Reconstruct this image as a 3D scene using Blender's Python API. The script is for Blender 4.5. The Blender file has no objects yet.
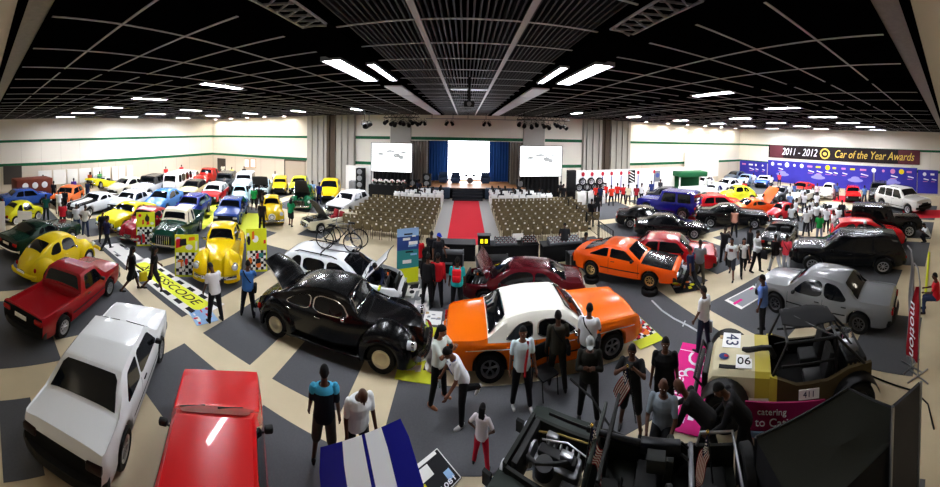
import bpy, bmesh, math, random
from math import sin, cos, pi, radians as R, sqrt, atan2, hypot
from mathutils import Vector, Matrix
rnd = random.Random(7)
SC = bpy.context.scene
COL = SC.collection
SC.view_settings.view_transform = 'Standard'
SC.view_settings.look = 'None'
SC.view_settings.gamma = 1.0
SC.view_settings.use_curve_mapping = False
SC.view_settings.exposure = 0.0

# ---------------------------------------------------------------- camera
HC, F, X0, Y0, ROLL, PITCH = 5.75, 308.002, 465.6206, 141.877, -0.0170175, -0.0280606
CM = Matrix.Rotation(ROLL, 3, 'Y') @ Matrix.Rotation(PITCH, 3, 'X')
cd = bpy.data.cameras.new('camera'); cam = bpy.data.objects.new('camera', cd); COL.objects.link(cam)
cd.type = 'PANO'; cd.panorama_type = 'CENTRAL_CYLINDRICAL'
cd.central_cylindrical_range_u_min = -X0 / F; cd.central_cylindrical_range_u_max = (940 - X0) / F
cd.central_cylindrical_range_v_min = (Y0 - 487) / F; cd.central_cylindrical_range_v_max = Y0 / F
cd.central_cylindrical_radius = 1.0
cd.clip_start = 0.05; cd.clip_end = 200
r_, f_, u_ = CM @ Vector((1, 0, 0)), CM @ Vector((0, 1, 0)), CM @ Vector((0, 0, 1))
cam.matrix_world = Matrix(((r_.x, u_.x, -f_.x, 0), (r_.y, u_.y, -f_.y, 0), (r_.z, u_.z, -f_.z, HC), (0, 0, 0, 1)))
SC.camera = cam

def ray(px, py):
    th = (px - X0) / F
    return CM @ Vector((sin(th), cos(th), (Y0 - py) / F))
def at(px, py, z=0.0):            # the place on the level z that was measured at this photo point
    d = ray(px, py); t = (z - HC) / d.z
    return Vector((d.x * t, d.y * t, z))

# ---------------------------------------------------------------- materials
MATS = {}
def srgb(h):
    if isinstance(h, str):
        h = h.lstrip('#'); c = [int(h[i:i + 2], 16) / 255 for i in (0, 2, 4)]
        return tuple(v / 12.92 if v <= 0.04045 else ((v + 0.055) / 1.055) ** 2.4 for v in c)
    return h
def mat(name, col=(.5, .5, .5), rough=.6, metal=0.0, coat=0.0, emit=None, estr=0.0, noise=0.0, nscale=8.0, alpha=1.0, spec=0.22):
    if name in MATS: return MATS[name]
    m = bpy.data.materials.new(name); m.use_nodes = True
    nt = m.node_tree; b = nt.nodes['Principled BSDF']; col = srgb(col)
    b.inputs['Base Color'].default_value = (*col, 1); b.inputs['Roughness'].default_value = rough
    b.inputs['Metallic'].default_value = metal; b.inputs['Coat Weight'].default_value = coat
    b.inputs['Coat Roughness'].default_value = .03; b.inputs['Coat IOR'].default_value = 1.4
    b.inputs['Specular IOR Level'].default_value = spec
    if alpha < 1: b.inputs['Alpha'].default_value = alpha
    if emit is not None:
        b.inputs['Emission Color'].default_value = (*srgb(emit), 1); b.inputs['Emission Strength'].default_value = estr
    if noise > 0:
        tc = nt.nodes.new('ShaderNodeTexCoord'); n = nt.nodes.new('ShaderNodeTexNoise'); n.inputs['Scale'].default_value = nscale
        n.inputs['Detail'].default_value = 6
        nt.links.new(tc.outputs['Object'], n.inputs['Vector'])
        mx = nt.nodes.new('ShaderNodeMix'); mx.data_type = 'RGBA'
        mx.inputs[6].default_value = (*[c * (1 - noise) for c in col], 1); mx.inputs[7].default_value = (*[min(1, c * (1 + noise)) for c in col], 1)
        nt.links.new(n.outputs['Fac'], mx.inputs[0]); nt.links.new(mx.outputs[2], b.inputs['Base Color'])
    MATS[name] = m
    return m
def paint(h):
    return mat('paint_' + (h if isinstance(h, str) else 'c').lstrip('#'), h, .26, 0, .35, spec=.22)
def cloth(h):
    return mat('cloth_' + h.lstrip('#'), h, .85, spec=.2)
ROLE = {
    'paint': lambda: paint('#b0b0b0'), 'paint2': lambda: paint('#b0b0b0'), 'stripe': lambda: paint('#ffffff'),
    'glass': lambda: mat('car_glass', '#0b0d10', .06, 0, .3), 'tire': lambda: mat('tire_rubber', '#0d0d0d', .75),
    'rim': lambda: mat('rim_silver', '#c9c9cc', .28, .9), 'chrome': lambda: mat('chrome', '#e0e0e0', .12, 1),
    'black': lambda: mat('black_plastic', '#101010', .55), 'head': lambda: mat('headlight_glass', '#dfe4e8', .1, .3, .5),
    'tail': lambda: mat('tail_light_red', '#9a0d0a', .2, 0, .5), 'plate': lambda: mat('number_plate', '#e6e3d4', .5),
    'amber': lambda: mat('indicator_amber', '#d9780c', .3, 0, .4), 'seam': lambda: mat('panel_gap', '#0a0a0a', .8),
    'seat': lambda: mat('seat_leather', '#151515', .6), 'white': lambda: mat('white_wall', '#e9e6de', .6),
    'dark': lambda: mat('underbody', '#060606', .9),
}
def role(r): return ROLE[r]() if r in ROLE else MATS[r]

# ---------------------------------------------------------------- mesh builder
class MB:
    def __init__(s): s.v, s.f, s.m, s.r = [], [], [], []
    def mi(s, r):
        if r not in s.r: s.r.append(r)
        return s.r.index(r)
    def face(s, pts, r='paint'):
        b = len(s.v); s.v += [tuple(p) for p in pts]; s.f.append(tuple(range(b, b + len(pts)))); s.m.append(s.mi(r))
    def grid(s, rows, r='paint', wrap=False, caps=False, rf=None):
        b = len(s.v); n = len(rows[0])
        for row in rows: s.v += [tuple(p) for p in row]
        for i in range(len(rows) - 1):
            for j in range(n if wrap else n - 1):
                k = (j + 1) % n
                s.f.append((b + i * n + j, b + i * n + k, b + (i + 1) * n + k, b + (i + 1) * n + j))
                s.m.append(s.mi(rf(i, j) if rf else r))
        if caps:
            s.f.append(tuple(b + j for j in range(n - 1, -1, -1))); s.m.append(s.mi(rf(0, 0) if rf else r))
            s.f.append(tuple(b + (len(rows) - 1) * n + j for j in range(n))); s.m.append(s.mi(rf(len(rows) - 2, 0) if rf else r))
    def box(s, c, d, r='paint', M=None, bev=0.0):
        x, y, z = [v / 2 for v in d]; c = Vector(c)
        if bev <= 0:
            P = [Vector((a * x, b * y, e * z)) for e in (-1, 1) for b in (-1, 1) for a in (-1, 1)]
            P = [(M @ p if M else p) + c for p in P]
            b0 = len(s.v); s.v += [tuple(p) for p in P]
            for q in ((0, 2, 3, 1), (4, 5, 7, 6), (0, 1, 5, 4), (2, 6, 7, 3), (0, 4, 6, 2), (1, 3, 7, 5)):
                s.f.append(tuple(b0 + i for i in q)); s.m.append(s.mi(r))
            return
        # rounded: rings up the z axis
        def ring(k, zz):
            o = []
            for sx, sy, a0 in ((1, 1, 0), (-1, 1, 90), (-1, -1, 180), (1, -1, 270)):
                for t in (0, 45, 90):
                    a = R(a0 + t); o.append(Vector((sx * (x - bev) + cos(a) * (bev - k), sy * (y - bev) + sin(a) * (bev - k), zz)))
            return [tuple((M @ p if M else p) + c) for p in o]
        s.grid([ring(bev, -z), ring(bev * .3, -z + bev * .3), ring(0, -z + bev), ring(0, z - bev), ring(bev * .3, z - bev * .3), ring(bev, z)], r, True, True)
    def tube(s, path, rad, r='paint', n=8, cap=True):
        path = [Vector(p) for p in path]; rows = []
        rads = rad if isinstance(rad, (list, tuple)) else [rad] * len(path)
        up = None
        for i, p in enumerate(path):
            d = (path[min(i + 1, len(path) - 1)] - path[max(i - 1, 0)])
            d = d.normalized() if d.length > 1e-9 else Vector((0, 0, 1))
            a = up if up is not None else (Vector((0, 0, 1)) if abs(d.z) < .9 else Vector((1, 0, 0)))
            e1 = d.cross(a); e1 = e1.normalized() if e1.length > 1e-6 else d.orthogonal().normalized()
            e2 = e1.cross(d); up = e2
            rows.append([p + (e1 * cos(2 * pi * k / n) + e2 * sin(2 * pi * k / n)) * rads[i] for k in range(n)])
        s.grid(rows, r, True, cap)
    def cone(s, p0, r0, p1, r1, r='paint', n=10):       # closed capsule with round ends
        p0, p1 = Vector(p0), Vector(p1); d = p1 - p0
        d = d.normalized() if d.length > 1e-6 else Vector((0, 0, 1))
        pa = [p0 - d * r0 * .98, p0 - d * r0 * .7, p0, p1, p1 + d * r1 * .7, p1 + d * r1 * .98]
        s.tube(pa, [r0 * .15, r0 * .72, r0, r1, r1 * .72, r1 * .15], r, n)
    def ell(s, c, rad, r='paint', M=None, n=14, k=9, zmin=-1.0, zmax=1.0):
        c = Vector(c); rows = []
        a0, a1 = math.asin(max(-1, zmin)), math.asin(min(1, zmax))
        for i in range(k + 1):
            t = a0 + (a1 - a0) * i / k; t = max(-1.54, min(1.54, t))
            row = [Vector((rad[0] * cos(t) * cos(2 * pi * j / n), rad[1] * cos(t) * sin(2 * pi * j / n), rad[2] * sin(t))) for j in range(n)]
            rows.append([(M @ p if M else p) + c for p in row])
        s.grid(rows, r, True, True)
    def lathe(s, prof, c=(0, 0, 0), axis='Y', r='paint', n=20, closed=True, rf=None):
        c = Vector(c); rows = []
        for j in range(n + 1):
            a = 2 * pi * j / n
            row = []
            for (rr, h) in prof:
                if axis == 'Y': p = Vector((rr * cos(a), h, rr * sin(a)))
                elif axis == 'Z': p = Vector((rr * cos(a), rr * sin(a), h))
                else: p = Vector((h, rr * cos(a), rr * sin(a)))
                row.append(p + c)
            if closed: row.append(row[0])
            rows.append(row)
        s.grid(rows, r, rf=rf)
    def prism(s, pts, d, r='paint'):        # polygon pts extruded by vector d
        pts = [Vector(p) for p in pts]; d = Vector(d); n = len(pts); b = len(s.v)
        s.v += [tuple(p) for p in pts] + [tuple(p + d) for p in pts]
        s.f.append(tuple(b + i for i in range(n - 1, -1, -1))); s.m.append(s.mi(r))
        s.f.append(tuple(b + n + i for i in range(n))); s.m.append(s.mi(r))
        for i in range(n):
            j = (i + 1) % n; s.f.append((b + i, b + j, b + n + j, b + n + i)); s.m.append(s.mi(r))
    def mesh(s, name, ang=38, weld=1e-4):
        me = bpy.data.meshes.new(name); me.from_pydata(s.v, [], s.f)
        for r in s.r: me.materials.append(role(r))
        me.polygons.foreach_set('material_index', s.m)
        bm = bmesh.new(); bm.from_mesh(me)
        if weld: bmesh.ops.remove_doubles(bm, verts=bm.verts, dist=weld)
        bmesh.ops.recalc_face_normals(bm, faces=bm.faces)
        bm.to_mesh(me); bm.free()
        me.polygons.foreach_set('use_smooth', [True] * len(me.polygons))
        me.set_sharp_from_angle(angle=R(ang))
        me['roles'] = ','.join(s.r)
        return me
    def build(s, name, parent=None, over=None, **k):
        return link(name, s.mesh(name, **k), parent, over)

def link(name, me, parent=None, over=None, loc=None):
    o = bpy.data.objects.new(name, me); COL.objects.link(o)
    if parent: o.parent = parent
    if over and me.get('roles'):
        for i, r in enumerate(me['roles'].split(',')):
            if r in over:
                o.material_slots[i].link = 'OBJECT'; o.material_slots[i].material = over[r]
    if loc is not None: o.location = loc
    return o
def tag(o, label, cat, group=None, kind=None):
    o['label'] = label; o['category'] = cat
    if group: o['group'] = group
    if kind: o['kind'] = kind
    return o
def thing(name, loc, rz, label, cat, group=None):
    o = bpy.data.objects.new(name, None); o.empty_display_size = .2; COL.objects.link(o)
    o.location = loc; o.rotation_euler = (0, 0, rz)
    return tag(o, label, cat, group)
def struct(o):
    o['kind'] = 'structure'; return o
def copy_tree(o, parent=None, over=None):
    c = o.copy(); COL.objects.link(c)
    if parent: c.parent = parent; c.matrix_parent_inverse = o.matrix_parent_inverse
    for ch in o.children: copy_tree(ch, c)
    return c
TXT = {}
def text_mesh(s, size, shear=0.0, extrude=.004, spacing=1.0):
    cu = bpy.data.curves.new('lettering', 'FONT'); cu.body = s; cu.size = size; cu.shear = shear; cu.extrude = extrude
    cu.align_x = 'CENTER'; cu.align_y = 'CENTER'; cu.space_character = spacing; cu.offset = 0.0; cu.resolution_u = 3
    o = bpy.data.objects.new('lettering', cu); COL.objects.link(o)
    dg = bpy.context.evaluated_depsgraph_get(); dg.update()
    me = bpy.data.meshes.new_from_object(o.evaluated_get(dg)); bpy.data.objects.remove(o); bpy.data.curves.remove(cu)
    me.name = 'lettering'
    return me
def text(s, size, M, m, parent=None, shear=0.0, bold=0.0, name='lettering', fit=None):
    me = text_mesh(s, size, shear)
    if fit:
        w = max(v.co.x for v in me.vertices) - min(v.co.x for v in me.vertices)
        for v in me.vertices: v.co.x *= fit / w
    me.transform(M); me.materials.clear(); me.materials.append(m)
    o = bpy.data.objects.new(name, me); COL.objects.link(o)
    if parent: o.parent = parent
    return o
def frame(o, xa, ya):       # matrix with local x along xa, y along ya, placed at o
    xa, ya = Vector(xa).normalized(), Vector(ya).normalized(); za = xa.cross(ya)
    return Matrix(((xa.x, ya.x, za.x, o[0]), (xa.y, ya.y, za.y, o[1]), (xa.z, ya.z, za.z, o[2]), (0, 0, 0, 1)))
def lerp(a, b, t): return a + (b - a) * t
def interp(pts, x):
    if x <= pts[0][0]: return pts[0][1]
    for (a, va), (b, vb) in zip(pts, pts[1:]):
        if x <= b: return va if b - a < 1e-9 else va + (vb - va) * (x - a) / (b - a)
    return pts[-1][1]
def pchip(pts):
    xs = [p[0] for p in pts]; ys = [p[1] for p in pts]; n = len(xs)
    h = [max(1e-6, xs[i + 1] - xs[i]) for i in range(n - 1)]; dl = [(ys[i + 1] - ys[i]) / h[i] for i in range(n - 1)]
    m = [dl[0]] + [0 if dl[i - 1] * dl[i] <= 0 else 2 * dl[i - 1] * dl[i] / (dl[i - 1] + dl[i]) for i in range(1, n - 1)] + [dl[-1]]
    def f(x):
        if x <= xs[0]: return ys[0]
        if x >= xs[-1]: return ys[-1]
        for i in range(n - 1):
            if x <= xs[i + 1]:
                t = (x - xs[i]) / h[i]; t2, t3 = t * t, t * t * t
                return (2 * t3 - 3 * t2 + 1) * ys[i] + (t3 - 2 * t2 + t) * h[i] * m[i] + (-2 * t3 + 3 * t2) * ys[i + 1] + (t3 - t2) * h[i] * m[i + 1]
    return f
# ---------------------------------------------------------------- the hall
CZ = 7.45; XL, XR, YB, YF = -31.3, 36.1, 29.2, 1.0
mat('floor_beige', '#cabb9a', .5, noise=.13, nscale=1.3)
mat('carpet_grey', '#56575a', .95, noise=.16, nscale=30, spec=.1)
mat('carpet_dark', '#3a3b3d', .95, noise=.16, nscale=30, spec=.1)
mat('wall_cream', '#eae4d8', .8, noise=.03, nscale=.6)
mat('wall_beige', '#cfc3b2', .8, noise=.05, nscale=.7)
mat('green_band', '#0c5a38', .5)
mat('ceiling_black', '#040405', 1.0, spec=0.0)
mat('ceiling_bar', '#b4b4b8', .5, .2)
mat('ceiling_fin', '#2d2d33', .6, .2)
mat('soffit_white', '#d8d3c8', .8, noise=.05, nscale=2)
mat('beam_metal', '#8d8a86', .45, .6, noise=.25, nscale=14)
mat('pillar_grey', '#a7a39b', .7, noise=.06, nscale=2)
mat('pillar_dark', '#4c4036', .7)
mat('lamp_glow', '#ffffff', .5, emit='#f4f7ff', estr=150); mat('lamp_glow_trough', '#ffffff', .5, emit='#f4f7ff', estr=60); mat('lamp_glow_far', '#ffffff', .5, emit='#f6f8ff', estr=380)
mat('trough_black', '#040405', 1.0, spec=0.0)
mat('trough_silver', '#d4d4e4', .35, .2)

def q(name, pts, r, parent=None):
    b = MB(); b.face(pts, r); return b.build(name, parent)
b = MB(); b.box((2.4, 15, -.1), (68.5, 46, .2), 'floor_beige'); fl = struct(b.build('floor'))
# grey carpet stands let into the floor, separated by beige aisles
CARP = [(-6.55, -4.8, 5.65, 12.4), (-4.12, -2.4, 5.65, 12.4), (-1.45, 4.35, 5.0, 6.83), (-1.45, 4.35, 7.3, 12.4), (4.97, 6.9, 5.0, 12.4),
        (-10.9, -7.54, 5.65, 12.4), (-15.5, -11.5, 5.65, 12.4), (-19.5, -16.1, 5.65, 12.4), (-24.5, -20.2, 5.65, 12.4),
        (-6.55, -4.86, 3.3, 4.98), (-3.86, -1.5, 2.3, 4.98), (-10.9, -8.3, 1.9, 5.0), (-15.5, -11.6, 2.9, 5.0), (-19.5, -16.1, 2.9, 5.0), (-24.5, -20.2, 1.0, 5.0),
        (-10.6, -7.5, .2, 1.85), (-6.58, -5.0, .2, .9), (-15.5, -11.3, .2, 2.3), (3.0, 5.4, .25, 2.7),  # last patch added to darken the ground under the awning
        (7.6, 9.0, 8.7, 12.4), (7.5, 10.86, 4.4, 7.48), (11.2, 14.2, 2.0, 7.3), (7.73, 10.4, .75, 2.5), (14.8, 18.5, 1.0, 7.3),
        (9.7, 12.4, 8.85, 12.4), (13.1, 17.0, 8.6, 12.4), (17.8, 21.5, 8.6, 12.4), (22.2, 26, 8.6, 12.4), (19.2, 23.5, 1, 7.3), (24.2, 30, 1, 7.3),
        (-8.89, -7.4, 14.6, 17.5), (-12.5, -10.0, 13.2, 14.2), (-16.0, -13.0, 13.2, 18), (-21, -17, 13.2, 18), (-27, -22, 13.2, 18),
        (-14, -10, 19, 24), (-20, -15, 19, 24), (-27, -21, 19, 24), (8.3, 12, 13.2, 18), (13, 17, 13.2, 18), (18, 23, 13.2, 18), (24, 30, 13.2, 18),
        (9, 13, 19, 24), (14, 19, 19, 24), (20, 26, 19, 24), (27, 33, 19, 24)]
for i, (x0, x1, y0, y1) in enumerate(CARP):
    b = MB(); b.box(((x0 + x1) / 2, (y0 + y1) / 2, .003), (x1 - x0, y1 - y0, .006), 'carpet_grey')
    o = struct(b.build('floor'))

def bands(b, P):          # one stretch of panelled wall: P(t) -> xy for t in 0..1 ; returns nothing
    for z0, z1, r, off in ((0, 2.75, 'wall_beige', 0), (2.75, CZ, 'wall_cream', 0)):
        pass
mat('wall_joint', '#9a8f80', .8)
def wall_run(name, p0, p1, nrm, z0=0, z1=CZ, green=True, cuts=()):
    p0, p1, nrm = Vector(p0), Vector(p1), Vector(nrm); d = p1 - p0; L = d.length; u = d / L
    b = MB()
    def slab(t0, t1, za, zb, r, th=.15, out=0.0):
        za, zb = max(za, z0), min(zb, z1)
        if zb - za < .01: return
        a, c = p0 + u * t0 + nrm * out, p0 + u * t1 + nrm * out
        b.prism([(a.x, a.y, za), (c.x, c.y, za), (c.x, c.y, zb), (a.x, a.y, zb)], -nrm * th, r)
    slab(0, L, 0, 2.62, 'wall_beige'); slab(0, L, 2.62, CZ, 'wall_cream')
    if green:
        slab(0, L, 2.62, 2.92, 'green_band', .04, .03); slab(0, L, 5.06, 5.32, 'green_band', .04, .03)
        k = 0
        while k < L:
            slab(k, k + .02, 0, 2.6, 'wall_joint', .02, .004); slab(k, k + .012, 2.95, 5.0, 'wall_joint', .02, .002); k += 2.1
    return struct(b.build(name))
wall_run('wall_left', (XL, YB, 0), (XL, -2, 0), (1, 0, 0))
wall_run('wall_right', (XR, -2, 0), (XR, YB, 0), (-1, 0, 0))
# back wall: outer panelled stretches, grooved pillars, the middle with the stage opening
b = MB()
def bslab(x0, x1, z0, z1, r, out=0.0, th=.15): b.box(((x0 + x1) / 2, YB - out + th / 2, (z0 + z1) / 2), (x1 - x0, th, z1 - z0), r)
for x0, x1 in ((XL, -16.3), (16.8, XR)):
    bslab(x0, x1, 0, 2.62, 'wall_beige'); bslab(x0, x1, 2.62, CZ, 'wall_cream')
    bslab(x0, x1, 2.62, 2.9, 'green_band', .03, .05); bslab(x0, x1, 5.06, 5.3, 'green_band', .03, .05)
    k = x0
    while k < x1: bslab(k, k + .02, 0, 2.6, 'wall_joint', .01, .05); k += 2.1
for x0, x1 in ((-16.3, -3.6), (4.3, 16.8)): bslab(x0, x1, 0, CZ, 'wall_cream')
bslab(-3.6, 4.3, 5.0, CZ, 'wall_cream')
for x0, x1 in ((-10.9, -7.3), (-5.2, 5.6), (7.7, 11.6)): bslab(x0, x1, 5.06, 5.35, 'green_band', .03, .05)
for x0, x1 in ((-10.9, -8.7), (9.2, 11.6)): bslab(x0, x1, 2.5, 2.8, 'green_band', .03, .05)
for x0, x1 in ((-7.2, -5.2), (5.5, 7.6)): bslab(x0, x1, 0, CZ, 'pillar_grey', .25, .4)
for x0, x1 in ((-5.2, -3.6), (4.3, 5.5)): bslab(x0, x1, 0, 4.95, 'pillar_grey', .06, .2)
struct(b.build('wall_back'))
for nm, x0, x1 in (('trim_1', -16.3, -10.9), ('trim_2', 11.6, 16.8)):
    b = MB(); k = x0; i = 0
    while k < x1 - .05:
        w = .34; dd = .55 if i % 2 else .42; mid = abs(k - (x0 + x1) / 2 + .1) < .5
        b.box((k + w / 2, YB - dd / 2, CZ / 2), (w - .06, dd, CZ), 'pillar_dark' if mid else 'pillar_grey')
        b.box((k + w / 2, YB - dd / 2 - .01, 1.85), (w - .055, dd + .01, 3.7), 'pillar_dark' if mid else 'pillar_grey')
        k += w; i += 1
    b.box(((x0 + x1) / 2, YB - .12, CZ / 2), (x1 - x0, .2, CZ), 'pillar_grey')
    struct(b.build(nm))
# door in the back wall and two lit notice frames
mat('door_beige', '#b3a594', .6)
b = MB(); b.box((-18.0, YB - .06, 1.25), (2.6, .1, 2.5), 'door_beige'); b.box((-19.35, YB - .08, 1.3), (.12, .16, 2.6), 'pillar_dark'); b.box((-18.0, YB - .08, 2.55), (2.8, .16, .12), 'pillar_dark')
struct(b.build('door_1'))
mat('door_dark', '#3d3833', .6)
b = MB(); b.box((-29.6, YB - .06, 1.1), (1.5, .1, 2.2), 'door_dark'); struct(b.build('door_2'))
b = MB(); b.box((XL + .06, 3.05, 1.75), (.1, 1.9, 1.9), 'door_dark'); struct(b.build('door_3'))
# alcove behind the stage
mat('alcove_dark', '#15171d', .9)
for c_, d_ in (((.35, 33.3, 2.7), (8.4, .1, 5.6)), ((-3.75, 31.3, 2.7), (.1, 3.9, 5.6)), ((4.45, 31.3, 2.7), (.1, 3.9, 5.6)), ((.35, 31.3, 5.4), (8.1, 3.9, .1))):
    b = MB(); b.box(c_, d_, 'alcove_dark'); struct(b.build('wall_alcove'))
# ceiling: slab, grid bars, black cross beams, fins in the middle bay
b = MB(); b.box(((XL + XR) / 2, (YF + 33.5) / 2 - .2, CZ + .65), (XR - XL, 33.5 - YF + .4, .1), 'ceiling_black'); struct(b.build('ceiling'))
b = MB()
YN = [2.18 + 1.232 * k for k in range(22)]
XN = [x for x in [.06 + s_ * (.81 + 0) for s_ in (-1, 1)]]
k = 2.93
while k < XR - .3: XN.append(k); k += 1.69
k = -2.72
while k > XL + .3: XN.append(k); k -= 1.64
for y in YN: b.box(((XL + XR) / 2, y, CZ + .008), (XR - XL, .036, .014), 'ceiling_bar')
for x in XN: b.box((x, (YF + YB) / 2, CZ + .006), (.036 if abs(x) > 1 else .1, YB - YF, .014), 'ceiling_bar')
g = struct(b.build('trim_3'))
b = MB()
k = -1.9
while k < 2.05:
    b.box((k, (YF + YB) / 2, CZ + .1), (.025, YB - YF, .12), 'ceiling_fin'); k += .095
for x0, x1 in ((XL, -3.05), (3.1, XR)): b.box(((x0 + x1) / 2, (YF + YB) / 2, CZ + .05), (x1 - x0, YB - YF, .06), 'ceiling_black')
struct(b.build('trim_4'))
b = MB()
for x in (-7.95, 8.05, -12.95, 13.0, -18, 18.0, -23, 23, -28, 28, 33): b.box((x, (YF + YB) / 2, CZ + .03), (.42, YB - YF, .07), 'trough_black')
for x in (-2.55, 2.55): b.box((x, (YF + YB) / 2, CZ + .08), (.95, YB - YF, .22), 'trough_black')
struct(b.build('trim_5'))
# front edge of the hall: metal cased beam and plaster soffit of the gallery the picture was taken from
b = MB(); b.box((2, .78, CZ + .0), (XR - XL + 3, .34, .12), 'beam_metal'); b.box((2, .96, CZ + .3), (XR - XL + 3, .06, .8), 'trough_black'); b.box((2, .56, CZ - .01), (XR - XL + 3, .1, .14), 'trough_black')
struct(b.build('trim_6'))
b = MB(); b.box((2, -2.0, CZ + .05), (XR - XL + 3, 5.0, .1), 'soffit_white'); struct(b.build('ceiling'))
b = MB(); b.box((2.4, -7.6, 3.5), (XR - XL + 3, .2, 9), 'wall_beige'); struct(b.build('wall_front'))
# lamps
mat('lamp_frame', '#8e8e92', .4, .6)
def ceiling_light(x, y, l, w, z, label, m='lamp_glow', group='fluorescent ceiling lights'):
    t = thing('ceiling_light', (x, y, z), 0, label, 'ceiling light', group)
    b = MB()
    for sx in (-1, 1): b.box((sx * (w / 2 + .02), 0, .03), (.04, l + .08, .1), 'lamp_frame')
    for sy in (-1, 1): b.box((0, sy * (l / 2 + .02), .03), (w, .04, .1), 'lamp_frame')
    b.build('frame', t)
    b = MB(); b.box((0, 0, .02), (w, l, .03), m); b.build('diffuser', t)
for s_, x in (('left', -2.95), ('right', 3.0)):
    ceiling_light(x + (-.05 if s_ == 'left' else .05), 7.9, 3.0, .42, CZ - .06, f'long bright fluorescent lamp in the {s_} trough beside the centre bay', 'lamp_glow_trough')
    ceiling_light(x * .77, 8.3, 2.4, .16, CZ - .06, f'thin bright lamp strip on the inner edge of the {s_} centre trough', 'lamp_glow_trough')
    b = MB()
    for yy in (11.8, 14.6, 17.4, 20.2, 23.0, 25.8): b.box((x * .86, yy, CZ - .09), (.62, 2.6, .05), 'trough_silver')
    struct(b.build('trim_7' if s_ == 'left' else 'trim_8'))
    t = thing('air_grille', (x * .78 + 0, 3.5, CZ - .04), 0, 'black louvred air grille in the ceiling left of the centre bay' if s_ == 'left' else 'black louvred air grille in the ceiling right of the centre bay', 'air grille')
    b = MB(); 
    for sx in (-1, 1): b.box((sx * .2, 0, 0), (.03, 1.6, .03), 'lamp_frame')
    for k in range(14): b.box((0, -.78 + k * .12, 0), (.4, .014, .04), 'lamp_frame', Matrix.Rotation(.5 if k % 2 else -.5, 3, 'Z'))
    b.build('grille', t); b = MB(); b.tube([(-.21, -.8, 0), (.21, -.8, 0), (.21, .8, 0), (-.21, .8, 0), (-.21, -.8, 0)], .016, 'lamp_frame', 4); b.build('frame', t)
mat('gallery_glow', '#ffffff', .5, emit='#fff6e6', estr=14)  # glow of unseen strips added behind the camera to brighten the soffit
for i, x in enumerate((-24, -14, -5, 5, 14, 24)):
    t = thing('fill_lamp', (x, -3.2, CZ - .45), 0, f'hanging lamp of the viewing gallery, {["first", "second", "third", "fourth", "fifth", "sixth"][i]} along the front wall', 'lamp', 'gallery lamps'); b = MB(); b.box((0, 0, 0), (2.4, .18, .08), 'gallery_glow'); b.build('diffuser', t); [(lambda b: (b.tube([(sx, 0, .04), (sx, 0, .45)], .012, 'lamp_frame', 5), b.build('hanger', t)))(MB()) for sx in (-1, 1)]
RNG = {7.9: 'second row', 21.5: 'far row', 14.6: 'middle row'}
for yy in (7.9, 14.6, 21.5):
    for x in (-7.95, 8.05, -12.95, 13.0, -18, 18.0, -23, 23, -28, 28, 33):
        if yy == 14.6 and abs(x) < 14: continue
        n_ = int(round((abs(x) - 3) / 5)); side = 'left' if x < 0 else 'right'
        ceiling_light(x, yy, 1.9, .3, CZ - .03, f'white ceiling lamp strip, {["", "first", "second", "third", "fourth", "fifth", "sixth"][n_]} one {side} of the centre bay in the {"near row" if yy < 8 else RNG[yy]}', 'lamp_glow' if yy < 8 else 'lamp_glow_far')

mat('spot_glow', '#ffffff', .5, emit='#fff4e2', estr=520)
for i, x in enumerate([-29.5, -26.8, -24.1, -21.4, -18.7, 18.6, 21.6, 24.6, 27.6, 30.6, 33.6]):
    t = thing('ceiling_spot', (x, 28.1, CZ - .03), 0, f'small round downlight close to the back wall, {["first", "second", "third", "fourth", "fifth", "first", "second", "third", "fourth", "fifth", "sixth"][i]} from the {"left corner" if x < 0 else "grooved pillar"}' + (' on the right' if x > 0 else ''), 'downlight', 'downlights along the back wall')
    b = MB(); b.lathe([(.17, .02), (.2, 0), (.17, -.02)], (0, 0, 0), 'Z', 'lamp_frame', 14); b.build('ring', t); b = MB(); b.lathe([(0, .0), (.16, .0), (.16, .02), (0, .02)], (0, 0, 0), 'Z', 'spot_glow', 14, False); b.build('lens', t)
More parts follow.
